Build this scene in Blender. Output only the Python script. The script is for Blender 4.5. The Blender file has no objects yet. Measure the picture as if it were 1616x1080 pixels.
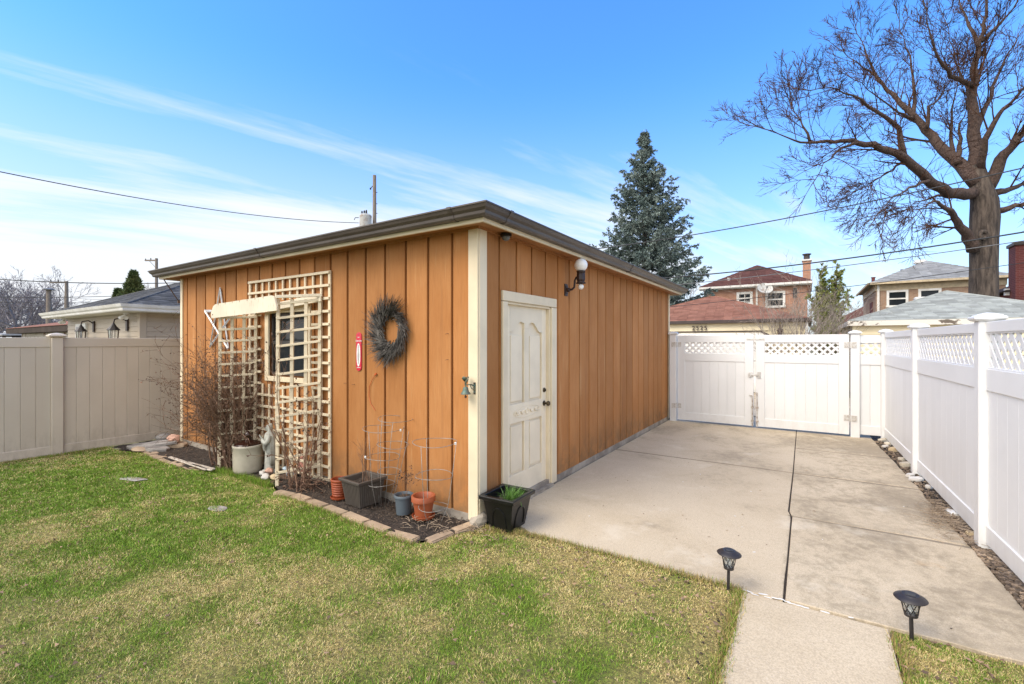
import bpy, bmesh, math, random
import numpy as np
from mathutils import Vector, Matrix

scene = bpy.context.scene
COL = scene.collection
R = math.radians

# ------------------------------------------------------------------ camera
# World frame: the garage's near corner is the origin, its left wall runs along -X,
# its right wall along +Y.  Units are metres.
CAM = Vector((2.49, -3.27, 1.65))
YAW = R(33.02)
cd = bpy.data.cameras.new('camera')
cd.sensor_width = 36.0
cd.lens = 16.04
cd.clip_start = 0.05
cd.clip_end = 2000
cam = bpy.data.objects.new('camera', cd)
cam.location = CAM
cam.rotation_euler = (R(90), 0, YAW)
COL.objects.link(cam)
scene.camera = cam
FWD = Vector((-math.sin(YAW), math.cos(YAW), 0))
RGT = Vector((math.cos(YAW), math.sin(YAW), 0))

def P(px, py, depth):
    """a surveyed point: bearing and elevation read off the photograph, with a real distance"""
    return CAM + FWD * depth + RGT * ((px - 808) / 720 * depth) + Vector((0, 0, (540 - py) / 720 * depth))

def G(px, py, z=0.0):
    d = 720 * (CAM.z - z) / (py - 540)
    return P(px, py, d)

# ------------------------------------------------------------------ sky and sun
SUN_EL, SUN_AZ = 46.0, 206.0          # azimuth: clockwise from +Y seen from above
world = bpy.data.worlds.new('World')
scene.world = world
world.use_nodes = True
nt = world.node_tree
nt.nodes.clear()
def wn(t, **kw):
    n = nt.nodes.new(t)
    for k, v in kw.items():
        setattr(n, k, v)
    return n
def L(a, b):
    nt.links.new(a, b)
out = wn('ShaderNodeOutputWorld')
bg = wn('ShaderNodeBackground')
bg.inputs['Strength'].default_value = 0.11
sky = wn('ShaderNodeTexSky', sky_type='NISHITA', sun_disc=False)
sky.sun_elevation = R(SUN_EL)
sky.sun_rotation = R(SUN_AZ)
sky.altitude = 0
sky.air_density = 1.35
sky.dust_density = 0.4
sky.ozone_density = 3.0
tc = wn('ShaderNodeTexCoord')
sep = wn('ShaderNodeSeparateXYZ')
L(tc.outputs['Generated'], sep.inputs[0])
def wmath(op, a, b=None, c=None, clamp=False):
    n = wn('ShaderNodeMath', operation=op, use_clamp=clamp)
    for i, v in enumerate((a, b, c)):
        if v is None: continue
        if isinstance(v, (int, float)): n.inputs[i].default_value = v
        else: L(v, n.inputs[i])
    return n.outputs[0]
def wramp(v, lo, hi, a=0.0, b=1.0):
    n = wn('ShaderNodeMapRange', interpolation_type='SMOOTHSTEP')
    L(v, n.inputs['Value'])
    n.inputs['From Min'].default_value = lo; n.inputs['From Max'].default_value = hi
    n.inputs['To Min'].default_value = a; n.inputs['To Max'].default_value = b
    return n.outputs[0]
zc = wmath('MAXIMUM', sep.outputs['Z'], 0.0)
den = wmath('ADD', zc, 0.10)
u = wmath('DIVIDE', sep.outputs['X'], den)
v = wmath('DIVIDE', sep.outputs['Y'], den)
cmb = wn('ShaderNodeCombineXYZ'); L(u, cmb.inputs[0]); L(v, cmb.inputs[1])
mp0 = wn('ShaderNodeMapping'); L(cmb.outputs[0], mp0.inputs['Vector'])
mp0.inputs['Rotation'].default_value = (0, 0, R(-70))        # wind direction: streaks run roughly north
mp = wn('ShaderNodeMapping'); L(mp0.outputs[0], mp.inputs['Vector'])
mp.inputs['Scale'].default_value = (0.34, 1.5, 1)
mp.inputs['Location'].default_value = (2.2, 4.2, 0)
n1 = wn('ShaderNodeTexNoise'); L(mp.outputs[0], n1.inputs['Vector'])
n1.inputs['Scale'].default_value = 0.8; n1.inputs['Detail'].default_value = 9; n1.inputs['Roughness'].default_value = 0.58
n1.inputs['Distortion'].default_value = 0.5
n2 = wn('ShaderNodeTexNoise'); L(mp.outputs[0], n2.inputs['Vector'])
n2.inputs['Scale'].default_value = 2.6; n2.inputs['Detail'].default_value = 10; n2.inputs['Roughness'].default_value = 0.62
# more cirrus low down and towards the west (-X) than overhead
west = wramp(sep.outputs['X'], -0.95, 0.5, 1.0, 0.0)
low = wramp(zc, 0.02, 0.58, 1.0, 0.0)
cov = wmath('MULTIPLY', low, wmath('ADD', wmath('MULTIPLY', west, 0.80), 0.28))
nn = wmath('ADD', wmath('MULTIPLY', n1.outputs['Fac'], 0.7), wmath('MULTIPLY', n2.outputs['Fac'], 0.3))
cl = wramp(wmath('ADD', nn, wmath('MULTIPLY', cov, 0.50)), 0.60, 0.90)
veil = wmath('ADD', wmath('MULTIPLY', wramp(zc, -0.12, 0.52, 1.0, 0.0), wmath('ADD', wmath('MULTIPLY', west, 0.74), 0.18)), wramp(zc, 0.0, 0.26, 0.42, 0.0), clamp=True)
# thin cloud round the soft sun, added in the unseen southern sky for neutral fill
south_fill = wmath('MULTIPLY', wramp(wmath('ADD', sep.outputs['Y'], wmath('MULTIPLY', sep.outputs['X'], -0.06)), 0.16, -0.34, 0.0, 1.0), wmath('ADD', wmath('MULTIPLY', nn, 0.8), 0.5), clamp=True)
fac = wmath('MAXIMUM', wmath('MAXIMUM', wmath('MULTIPLY', cl, 0.95), veil), south_fill, clamp=True)
mixc = wn('ShaderNodeMix', data_type='RGBA')
L(fac, mixc.inputs['Factor'])
tint = wn('ShaderNodeMix', data_type='RGBA', blend_type='MULTIPLY')
tint.inputs['Factor'].default_value = 1.0
L(sky.outputs[0], tint.inputs[6]); air = wn('ShaderNodeMix', data_type='RGBA')
L(wramp(zc, 0.02, 0.50), air.inputs['Factor'])
air.inputs[6].default_value = (0.52, 0.73, 1.10, 1); air.inputs[7].default_value = (0.43, 0.85, 1.34, 1)
L(air.outputs[2], tint.inputs[7])
L(tint.outputs[2], mixc.inputs[6])
cloudc = wn('ShaderNodeMix', data_type='RGBA')           # cloud brightened in the unseen southern sky to keep the fill light
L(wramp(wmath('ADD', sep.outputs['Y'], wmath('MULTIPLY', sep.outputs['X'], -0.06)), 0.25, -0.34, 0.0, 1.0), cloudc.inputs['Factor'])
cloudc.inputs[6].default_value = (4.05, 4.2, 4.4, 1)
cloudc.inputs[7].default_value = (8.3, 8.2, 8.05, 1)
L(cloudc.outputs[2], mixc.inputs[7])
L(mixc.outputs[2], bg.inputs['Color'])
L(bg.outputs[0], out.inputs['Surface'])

sd = bpy.data.lights.new('sun', 'SUN')
sd.energy = 1.35
sd.angle = R(34)
sd.color = (1.0, 0.89, 0.75)
sun = bpy.data.objects.new('sun', sd)
el, az = R(SUN_EL), R(SUN_AZ)
to_sun = Vector((math.sin(az) * math.cos(el), math.cos(az) * math.cos(el), math.sin(el)))
sun.rotation_euler = to_sun.to_track_quat('Z', 'Y').to_euler()
COL.objects.link(sun)

scene.render.engine = 'CYCLES'
scene.cycles.use_denoising = True
scene.cycles.denoising_prefilter = 'NONE'
scene.cycles.sample_clamp_indirect = 6.0
vs = scene.view_settings
vs.view_transform = 'Standard'
vs.look = 'None'
vs.gamma = 1.0
vs.exposure = 1.2
vs.use_curve_mapping = False

# ------------------------------------------------------------------ materials
def newmat(name):
    m = bpy.data.materials.new(name)
    m.use_nodes = True
    t = m.node_tree
    t.nodes.clear()
    return m, t

class T:
    """tiny node-tree writer"""
    def __init__(s, name):
        s.m, s.t = newmat(name)
        s.o = s.t.nodes.new('ShaderNodeOutputMaterial')
        s.b = s.t.nodes.new('ShaderNodeBsdfPrincipled')
        s.t.links.new(s.b.outputs[0], s.o.inputs[0])
    def n(s, typ, ins=None, **props):
        nd = s.t.nodes.new(typ)
        for k, v in props.items(): setattr(nd, k, v)
        for k, v in (ins or {}).items(): s.set(nd, k, v)
        return nd
    def set(s, nd, k, v):
        i = nd.inputs[k]
        if hasattr(v, 'is_output'): s.t.links.new(v, i)
        elif isinstance(v, tuple) and len(v) == 3 and i.type == 'RGBA': i.default_value = (*v, 1)
        else: i.default_value = v
    def math(s, op, a, b=0.0, clamp=False):
        return s.n('ShaderNodeMath', {0: a, 1: b}, operation=op, use_clamp=clamp).outputs[0]
    def ramp(s, v, lo, hi, a=0.0, b=1.0):
        return s.n('ShaderNodeMapRange', {'Value': v, 'From Min': lo, 'From Max': hi, 'To Min': a, 'To Max': b}, interpolation_type='SMOOTHSTEP').outputs[0]
    def mix(s, f, a, b, mode='MIX'):
        nd = s.n('ShaderNodeMix', data_type='RGBA', blend_type=mode)
        s.set(nd, 'Factor', f); s.set(nd, 6, a); s.set(nd, 7, b)
        return nd.outputs[2]
    def noise(s, vec, scale, detail=5, rough=0.55, dist=0.0):
        nd = s.n('ShaderNodeTexNoise', {'Scale': scale, 'Detail': detail, 'Roughness': rough, 'Distortion': dist})
        s.t.links.new(vec, nd.inputs['Vector'])
        return nd.outputs['Fac']
    def coords(s, stretch=(1, 1, 1), world=False):
        if world:
            v = s.n('ShaderNodeNewGeometry').outputs['Position']
        else:
            v = s.n('ShaderNodeTexCoord').outputs['Object']
            oi = s.n('ShaderNodeObjectInfo').outputs['Random']
            off = s.n('ShaderNodeCombineXYZ', {0: s.math('MULTIPLY', oi, 91.0), 1: s.math('MULTIPLY', oi, 37.0), 2: s.math('MULTIPLY', oi, 53.0)}).outputs[0]
            v = s.n('ShaderNodeVectorMath', {0: v, 1: off}, operation='ADD').outputs[0]
        if stretch != (1, 1, 1):
            v = s.n('ShaderNodeMapping', {'Vector': v, 'Scale': stretch}).outputs[0]
        return v
    def bump(s, h, strength=0.3, dist=0.01):
        nd = s.n('ShaderNodeBump', {'Height': h, 'Strength': strength, 'Distance': dist})
        s.t.links.new(nd.outputs[0], s.b.inputs['Normal'])
    def rnd(s):
        return s.n('ShaderNodeObjectInfo').outputs['Random']
    def bright(s, col, amt, src=None):
        """scale a colour by 1 +- amt, by the object's random number"""
        f = s.ramp(src if src is not None else s.rnd(), 0, 1, 1 - amt, 1 + amt)
        g = s.n('ShaderNodeCombineColor', {0: f, 1: f, 2: f}).outputs[0]
        return s.mix(1.0, col, g, 'MULTIPLY')

def pm(name, c1, c2=None, scale=6, stretch=(1, 1, 1), rough=0.6, bump=0.15, bscale=60, bdist=0.004, rnd=0.06, metal=0.0, lo=0.35, hi=0.65, world=False, spec=0.5, coat=0.0, island=0.0, detail=6):
    t = T(name)
    co = t.coords(stretch, world)
    if c2 is None: c2 = tuple(x * 0.8 for x in c1)
    col = t.mix(t.ramp(t.noise(co, scale, detail), lo, hi), c1, c2)
    if rnd: col = t.bright(col, rnd)
    if island: col = t.bright(col, island, t.n('ShaderNodeNewGeometry').outputs['Random Per Island'])
    t.set(t.b, 'Base Color', col)
    t.b.inputs['Roughness'].default_value = rough
    t.b.inputs['Metallic'].default_value = metal
    t.b.inputs['Specular IOR Level'].default_value = spec
    if coat: t.b.inputs['Coat Weight'].default_value = coat
    if bump: t.bump(t.noise(co, bscale, 4), bump, bdist)
    return t.m

M = {}
# painted plywood siding: warm tan, faint vertical grain, faded and dirty blotches, knots
def siding_mat():
    t = T('tan painted plywood')
    co = t.coords()
    gr = t.noise(t.n('ShaderNodeMapping', {'Vector': co, 'Scale': (30, 30, 1.6)}).outputs[0], 3.0, 8, 0.65)
    big = t.noise(t.n('ShaderNodeMapping', {'Vector': co, 'Scale': (1, 1, 0.55)}).outputs[0], 2.6, 5)
    col = t.mix(t.ramp(big, 0.35, 0.7), (0.385, 0.164, 0.054), (0.440, 0.202, 0.074))
    col = t.mix(t.ramp(gr, 0.40, 0.75, 0, 0.42), col, (0.27, 0.105, 0.030))
    st = t.noise(t.n('ShaderNodeMapping', {'Vector': co, 'Scale': (9, 9, 0.5)}).outputs[0], 1.6, 6, 0.7)
    col = t.mix(t.ramp(st, 0.55, 0.76, 0, 0.70), col, (0.50, 0.30, 0.145))
    vo = t.n('ShaderNodeTexVoronoi', {'Vector': co, 'Scale': 4.2})
    col = t.mix(t.ramp(vo.outputs['Distance'], 0.012, 0.035, 0.65, 0.0), col, (0.10, 0.05, 0.025))
    wp = t.n('ShaderNodeSeparateXYZ', {0: t.n('ShaderNodeNewGeometry').outputs['Position']})
    dirt = t.math('MULTIPLY', t.ramp(wp.outputs[2], 0.62, 0.06), t.ramp(t.noise(co, 7.0, 7, 0.7), 0.34, 0.66, 0.1, 0.85))
    col = t.mix(dirt, col, (0.20, 0.115, 0.055))
    run = t.noise(t.n('ShaderNodeMapping', {'Vector': co, 'Scale': (5, 5, 0.22)}).outputs[0], 2.2, 6, 0.65)
    col = t.mix(t.ramp(run, 0.54, 0.74, 0, 0.48), col, (0.225, 0.105, 0.045))
    sc = t.noise(t.n('ShaderNodeMapping', {'Vector': co, 'Scale': (22, 22, 8)}).outputs[0], 1.0, 9, 0.75)
    col = t.mix(t.ramp(sc, 0.64, 0.74, 0, 0.55), col, (0.52, 0.33, 0.18))
    col = t.bright(col, 0.13)
    t.set(t.b, 'Base Color', col)
    t.b.inputs['Roughness'].default_value = 0.78
    t.b.inputs['Specular IOR Level'].default_value = 0.2
    t.bump(gr, 0.35, 0.003)
    return t.m
M['siding'] = siding_mat()
def trim_mat(name, base, worn, amt, lo=0.62):
    t = T(name)
    co = t.coords()
    a = t.noise(co, 3.0, 5)
    col = t.mix(t.ramp(a, 0.3, 0.7), base, tuple(x * 0.88 for x in base))
    fl = t.noise(t.n('ShaderNodeMapping', {'Vector': co, 'Scale': (14, 14, 2.2)}).outputs[0], 3.0, 9, 0.7)
    col = t.mix(t.ramp(fl, lo, lo + 0.12, 0, amt), col, worn)
    t.set(t.b, 'Base Color', t.bright(col, 0.04))
    t.b.inputs['Roughness'].default_value = 0.62
    t.bump(fl, 0.25, 0.003)
    return t.m
M['cream'] = trim_mat('cream trim paint', (0.75, 0.64, 0.46), (0.36, 0.27, 0.17), 0.6)
M['door'] = trim_mat('worn ivory door paint', (0.80, 0.70, 0.53), (0.42, 0.32, 0.21), 0.5, 0.64)
M['lattice'] = trim_mat('cream lattice wood', (0.70, 0.60, 0.435), (0.40, 0.30, 0.19), 0.6, 0.60)
M['beam'] = trim_mat('weathered cream board', (0.72, 0.64, 0.50), (0.42, 0.33, 0.23), 0.8, 0.55)
M['gutter'] = pm('brown gutter enamel', (0.058, 0.045, 0.038), (0.085, 0.068, 0.058), 2.2, (1, 1, 3), rough=0.42, bump=0.1, rnd=0.03)
M['soffit'] = pm('tan soffit paint', (0.42, 0.20, 0.075), (0.36, 0.16, 0.058), 3, rough=0.7)
M['found'] = pm('grey foundation concrete', (0.34, 0.30, 0.25), (0.20, 0.17, 0.14), 5, rough=0.9, bump=0.5, bscale=40)
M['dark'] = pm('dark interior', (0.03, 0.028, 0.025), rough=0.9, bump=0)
M['tanvinyl'] = pm('tan vinyl', (0.44, 0.365, 0.295), (0.40, 0.33, 0.265), 1.2, (1, 1, .6), rough=0.5, bump=0.08, bscale=120, bdist=0.001, rnd=0.02)
M['whitevinyl'] = pm('white vinyl', (0.80, 0.80, 0.79), (0.76, 0.76, 0.75), 0.9, rough=0.38, bump=0.03, bscale=90, bdist=0.001, rnd=0.015)
def vinyl_mat(name, c1, c2, grime, amt):
    t = T(name)
    co = t.coords()
    col = t.mix(t.ramp(t.noise(co, 1.1, 4), 0.35, 0.65), c1, c2)
    wp = t.n('ShaderNodeSeparateXYZ', {0: t.n('ShaderNodeNewGeometry').outputs['Position']})
    low = t.ramp(wp.outputs[2], 0.55, 0.03)
    g = t.noise(t.coords((3, 3, 1), True), 3.0, 8, 0.72)
    col = t.mix(t.math('MULTIPLY', t.math('MULTIPLY', low, t.ramp(g, 0.40, 0.68)), amt), col, grime)
    sk = t.noise(t.coords((16, 16, 0.5), True), 1.5, 7, 0.7)
    col = t.mix(t.ramp(sk, 0.58, 0.78, 0, amt * 0.4), col, grime)
    t.set(t.b, 'Base Color', t.bright(col, 0.02))
    t.b.inputs['Roughness'].default_value = 0.42
    t.bump(t.noise(co, 100, 3), 0.05, 0.001)
    return t.m
M['tanvinyl'] = vinyl_mat('tan vinyl', (0.56, 0.485, 0.395), (0.515, 0.445, 0.36), (0.27, 0.22, 0.165), 0.45)
M['whitevinyl'] = vinyl_mat('white vinyl', (0.745, 0.750, 0.755), (0.71, 0.715, 0.72), (0.45, 0.42, 0.36), 0.20)
M['whitemetal'] = pm('white painted hardware', (0.60, 0.595, 0.58), (0.48, 0.45, 0.41), 30, rough=0.45, bump=0.05)
M['rust'] = pm('rusty iron rod', (0.30, 0.22, 0.17), (0.58, 0.55, 0.50), 25, rough=0.7, bump=0.3)
def concrete_mat():
    t = T('tan broom finished concrete')
    co = t.coords(world=True)
    fine = t.noise(co, 130, 3, 0.7)
    sp0 = t.n('ShaderNodeSeparateXYZ', {0: co})
    mid = t.noise(co, 14, 6, 0.65)
    big = t.noise(co, 0.85, 7, 0.62, 0.5)
    sp = t.n('ShaderNodeSeparateXYZ', {0: co})
    east = t.ramp(sp.outputs[0], 2.0, 3.6, 0, 0.16)
    far = t.ramp(sp.outputs[1], 2.6, 6.5, 0, 0.10)
    rightslab = t.ramp(sp.outputs[0], 2.32, 2.34, 0, 1)
    base = t.mix(t.ramp(big, 0.35, 0.65), (0.600, 0.505, 0.370), (0.525, 0.432, 0.302))
    st = t.ramp(t.math('ADD', t.math('ADD', big, t.math('MULTIPLY', mid, 0.45)), t.math('ADD', east, far)), 0.74, 1.02, 0, 0.66)
    st = t.math('MULTIPLY', st, t.ramp(sp.outputs[1], 0.0, 0.35, 0.12, 1.0))
    base = t.mix(st, base, (0.215, 0.182, 0.138))
    moss = t.math('MULTIPLY', t.math('MULTIPLY', rightslab, t.ramp(sp.outputs[1], 0.10, 0.13)), t.ramp(t.noise(t.n('ShaderNodeMapping', {'Vector': co, 'Scale': (1, .8, 1)}).outputs[0], 9.0, 9, 0.76, 0.25), 0.43, 0.62, 0, 0.48))
    moss = t.math('MULTIPLY', moss, t.ramp(t.noise(co, 1.3, 5), 0.36, 0.54))
    base = t.mix(moss, base, (0.20, 0.165, 0.105))
    base = t.mix(t.ramp(fine, 0.42, 0.60, 0.0, 0.42), base, (0.26, 0.205, 0.15))
    base = t.mix(t.ramp(t.noise(co, 38, 5, 0.75), 0.52, 0.68, 0, 0.30), base, (0.27, 0.215, 0.155))
    base = t.mix(t.ramp(t.noise(co, 95, 2), 0.64, 0.72, 0, 0.4), base, (0.66, 0.60, 0.52))
    # dirt packed along the control joints
    jd_ = None
    for jy, side in ((1.781, 1), (3.455, 0), (5.044, 1)):
        d = t.math('ABSOLUTE', t.math('SUBTRACT', sp.outputs[1], jy))
        line = t.ramp(t.math('ADD', d, t.math('MULTIPLY', t.math('SUBTRACT', mid, 0.5), 0.02)), 0.008, 0.030, 0.62, 0.0)
        if side: line = t.math('MULTIPLY', line, rightslab)
        jd_ = line if jd_ is None else t.math('MAXIMUM', jd_, line)
    base = t.mix(jd_, base, (0.10, 0.082, 0.062))
    # faint orange rust and pale worn patches
    base = t.mix(t.ramp(t.noise(co, 2.6, 3), 0.68, 0.76, 0, 0.30), base, (0.52, 0.33, 0.16))
    base = t.mix(t.ramp(t.noise(t.n('ShaderNodeMapping', {'Vector': co, 'Location': (7.3, 2.1, 0)}).outputs[0], 1.7, 6, 0.65), 0.56, 0.72, 0, 0.45), base, (0.66, 0.59, 0.48))
    t.set(t.b, 'Base Color', base)
    t.b.inputs['Roughness'].default_value = 0.88
    t.bump(t.math('ADD', fine, t.math('MULTIPLY', mid, 0.5)), 0.35, 0.004)
    return t.m
M['concrete'] = concrete_mat()
def soil_mat():
    t = T('dark crumbly soil')
    co = t.coords(world=True)
    a = t.noise(co, 28, 8, 0.7); b = t.noise(co, 3, 4)
    col = t.mix(t.ramp(a, 0.35, 0.65), (0.018, 0.013, 0.010), (0.066, 0.048, 0.036))
    col = t.mix(t.ramp(b, 0.5, 0.75, 0, 0.4), col, (0.11, 0.082, 0.06))
    t.set(t.b, 'Base Color', col); t.b.inputs['Roughness'].default_value = 0.95
    t.bump(a, 1.0, 0.03)
    return t.m
M['soil'] = soil_mat()
M['earth'] = pm('distant turf and earth', (0.10, 0.11, 0.045), (0.20, 0.17, 0.09), 0.4, rough=0.95, bump=0.4, bscale=6, world=True, rnd=0)
def attr_mat(name, rough=0.7, trans=0.0, bumpy=False):
    t = T(name)
    a = t.n('ShaderNodeAttribute', attribute_name='tint')
    col = a.outputs['Color']
    if bumpy:
        co = t.coords(world=True)
        h = t.noise(co, 45, 8, 0.7)
        col = t.mix(t.ramp(h, 0.35, 0.62, 0.0, 0.75), col, (0.075, 0.062, 0.032))
        t.bump(h, 0.8, 0.03)
    t.set(t.b, 'Base Color', col)
    t.b.inputs['Roughness'].default_value = rough
    t.b.inputs['Specular IOR Level'].default_value = 0.25
    if trans:
        t.b.inputs['Subsurface Weight'].default_value = 0.0
    return t.m
M['blade'] = attr_mat('grass blades', 0.6)
M['turf'] = attr_mat('turf thatch', 0.95, bumpy=True)
M['paver'] = pm('tan concrete paver', (0.42, 0.315, 0.215), (0.32, 0.235, 0.16), 9, rough=0.9, bump=0.6, bscale=70, rnd=0.12)
M['slate'] = pm('grey flagstone', (0.36, 0.335, 0.31), (0.22, 0.20, 0.185), 7, (1, 1, 4), rough=0.85, bump=0.6, bscale=25, rnd=0.15)
M['pinkstone'] = pm('pink granite', (0.52, 0.315, 0.235), (0.42, 0.25, 0.19), 10, rough=0.85, bump=0.5, bscale=30)
M['whitestone'] = pm('white quartz', (0.66, 0.64, 0.61), (0.48, 0.45, 0.42), 10, rough=0.8, bump=0.5, bscale=25)
M['yellowstone'] = pm('ochre limestone', (0.55, 0.435, 0.27), (0.42, 0.32, 0.2), 8, rough=0.85, bump=0.5, bscale=25)
M['bluestone'] = pm('pale blue stone', (0.38, 0.47, 0.54), (0.26, 0.33, 0.38), 8, rough=0.8, bump=0.5, bscale=25)
M['redstone'] = pm('red sandstone', (0.36, 0.155, 0.115), (0.27, 0.12, 0.09), 8, rough=0.9, bump=0.5, bscale=25)
M['limestone'] = pm('pale limestone', (0.62, 0.56, 0.46), (0.46, 0.40, 0.31), 9, rough=0.9, bump=0.5, bscale=25, rnd=0.15)
M['whitewood'] = pm('flaking white wood', (0.62, 0.57, 0.50), (0.34, 0.27, 0.21), 6, (2, 14, 14), rough=0.85, bump=0.5)
M['terra'] = pm('terracotta', (0.34, 0.085, 0.028), (0.28, 0.066, 0.022), 5, rough=0.6, bump=0.12)
M['terra2'] = pm('ribbed orange clay', (0.30, 0.062, 0.018), (0.25, 0.050, 0.016), 5, rough=0.5, bump=0.1)
M['bluepot'] = pm('blue grey plastic', (0.085, 0.108, 0.128), (0.07, 0.09, 0.108), 5, rough=0.55, bump=0.06)
M['taupepot'] = pm('taupe plastic', (0.085, 0.072, 0.060), (0.068, 0.057, 0.048), 5, rough=0.6, bump=0.06)
M['blackpot'] = pm('black plastic', (0.005, 0.005, 0.0055), (0.009, 0.009, 0.010), 6, rough=0.32, bump=0.05)
M['crock'] = pm('grey stoneware', (0.42, 0.385, 0.31), (0.36, 0.325, 0.26), 9, rough=0.4, bump=0.15)
M['brownglaze'] = pm('dark brown glaze', (0.022, 0.008, 0.005), (0.036, 0.014, 0.009), 6, rough=0.10, bump=0.05)
M['statue'] = pm('weathered cast stone', (0.43, 0.43, 0.385), (0.27, 0.27, 0.24), 11, rough=0.8, bump=0.3, bscale=50)
M['wire'] = pm('galvanised wire', (0.36, 0.35, 0.34), (0.24, 0.22, 0.20), 20, rough=0.5, metal=0.4, bump=0)
M['whiteplastic'] = pm('white plastic', (0.8, 0.8, 0.79), rough=0.4, bump=0)
M['stem'] = pm('dry brown stems', (0.150, 0.080, 0.050), (0.25, 0.155, 0.10), 18, rough=0.85, bump=0.3, rnd=0.1)
M['palestem'] = pm('pale dry stems', (0.36, 0.28, 0.20), (0.25, 0.19, 0.135), 18, rough=0.85, bump=0.2)
M['deadleaf'] = pm('withered leaves', (0.085, 0.045, 0.030), (0.17, 0.098, 0.062), 9, rough=0.8, bump=0.2, island=0.35)
M['litter'] = pm('fallen leaves', (0.30, 0.20, 0.125), (0.155, 0.10, 0.065), 4, rough=0.8, bump=0.2, island=0.45, world=True)
M['mulch'] = pm('wood chips', (0.13, 0.092, 0.064), (0.040, 0.028, 0.020), 4, rough=0.9, bump=0.2, island=0.5, world=True)
M['greenblade'] = pm('fresh green blades', (0.085, 0.20, 0.028), (0.13, 0.26, 0.05), 9, rough=0.5, bump=0, island=0.3)
M['wreathtwig'] = pm('dark grey twigs', (0.020, 0.016, 0.014), (0.105, 0.094, 0.084), 14, rough=0.7, bump=0.2, island=0.5)
M['red'] = pm('red enamel', (0.50, 0.018, 0.045), (0.43, 0.015, 0.04), 4, rough=0.3, bump=0)
M['white'] = pm('white enamel', (0.82, 0.81, 0.80), rough=0.35, bump=0)
M['ink'] = pm('grey print', (0.22, 0.22, 0.23), rough=0.5, bump=0)
M['verdigris'] = pm('green patina brass', (0.095, 0.155, 0.135), (0.155, 0.13, 0.08), 25, rough=0.55, metal=0.4, bump=0.3)
M['rustbracket'] = pm('rust brown iron', (0.10, 0.05, 0.035), (0.055, 0.035, 0.03), 20, rough=0.6, bump=0.3)
M['lampiron'] = pm('dark brown cast iron', (0.024, 0.011, 0.010), (0.038, 0.018, 0.015), 12, rough=0.45, bump=0.2)
M['opal'] = pm('opal glass', (0.86, 0.86, 0.85), (0.84, 0.84, 0.83), rough=0.08, bump=0, rnd=0)
M['camplastic'] = pm('black camera shell', (0.012, 0.012, 0.013), rough=0.35, bump=0)
M['pathmetal'] = pm('dark bronze plastic', (0.022, 0.019, 0.021), (0.032, 0.028, 0.030), 8, rough=0.45, bump=0.05)
M['solar'] = pm('solar cell', (0.060, 0.060, 0.060), (0.035, 0.035, 0.04), 20, rough=0.5, spec=.2, bump=0)
M['silver'] = pm('galvanised star tin', (0.62, 0.62, 0.62), (0.42, 0.42, 0.43), 9, rough=0.38, metal=0.75, bump=0.15)
M['orangecord'] = pm('orange cord', (0.50, 0.09, 0.02), rough=0.5, bump=0)
M['brass'] = pm('dark brass', (0.12, 0.085, 0.045), (0.06, 0.05, 0.04), 30, rough=0.35, metal=0.8, bump=0)
def glass_mat(name='window glass', col=(0.02, 0.024, 0.028), rough=0.03):
    t = T(name)
    co = t.coords()
    t.set(t.b, 'Base Color', col)
    t.b.inputs['Roughness'].default_value = rough
    t.b.inputs['Specular IOR Level'].default_value = 0.14
    t.bump(t.noise(co, 2.5, 2), 0.06, 0.01)
    return t.m
M['glass'] = glass_mat()
def clear_mat():
    t = T('clear plastic')
    t.b.inputs['Base Color'].default_value = (0.9, 0.92, 0.92, 1)
    t.b.inputs['Transmission Weight'].default_value = 0.9
    t.b.inputs['Roughness'].default_value = 0.12
    t.b.inputs['IOR'].default_value = 1.2
    return t.m
M['clear'] = clear_mat()
def brick_mat(name, a, b, mortar, bw=0.22, rh=0.078):
    t = T(name)
    p = t.n('ShaderNodeNewGeometry').outputs['Position']
    s = t.n('ShaderNodeSeparateXYZ', {0: p})
    v = t.n('ShaderNodeCombineXYZ', {0: t.math('ADD', s.outputs[0], s.outputs[1]), 1: s.outputs[2]}).outputs[0]
    br = t.n('ShaderNodeTexBrick', {'Vector': v, 'Color1': a, 'Color2': b, 'Mortar': mortar, 'Scale': 1.0, 'Mortar Size': 0.009, 'Bias': 0.0, 'Brick Width': bw, 'Row Height': rh})
    col = t.mix(t.ramp(t.noise(p, 2.0, 5), 0.3, 0.7, 0, 0.35), br.outputs['Color'], tuple(x * 0.6 for x in b))
    t.set(t.b, 'Base Color', col); t.b.inputs['Roughness'].default_value = 0.85
    t.bump(t.math('SUBTRACT', 1.0, br.outputs['Fac']), 0.4, 0.01)
    return t.m
M['brickred'] = brick_mat('orange red brick', (0.50, 0.245, 0.15), (0.40, 0.175, 0.105), (0.42, 0.33, 0.27))
M['bricktan'] = brick_mat('tan brown brick', (0.42, 0.27, 0.18), (0.33, 0.195, 0.125), (0.40, 0.33, 0.26))
M['brickdark'] = brick_mat('dark red brick', (0.17, 0.035, 0.030), (0.12, 0.025, 0.024), (0.20, 0.09, 0.08))
M['redroof'] = pm('red brown shingle', (0.270, 0.135, 0.098), (0.21, 0.10, 0.073), 3, rough=0.95, spec=0.12, bump=0.4, bscale=60, island=0.13, world=True, rnd=0)
M['maroonroof'] = pm('maroon shingle', (0.125, 0.058, 0.050), (0.098, 0.046, 0.041), 3, rough=0.95, spec=0.12, bump=0.4, island=0.12, world=True, rnd=0)
M['greyroof'] = pm('pale grey green shingle', (0.330, 0.350, 0.335), (0.27, 0.285, 0.275), 3, rough=0.95, spec=0.12, bump=0.4, bscale=60, island=0.17, world=True, rnd=0)
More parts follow.
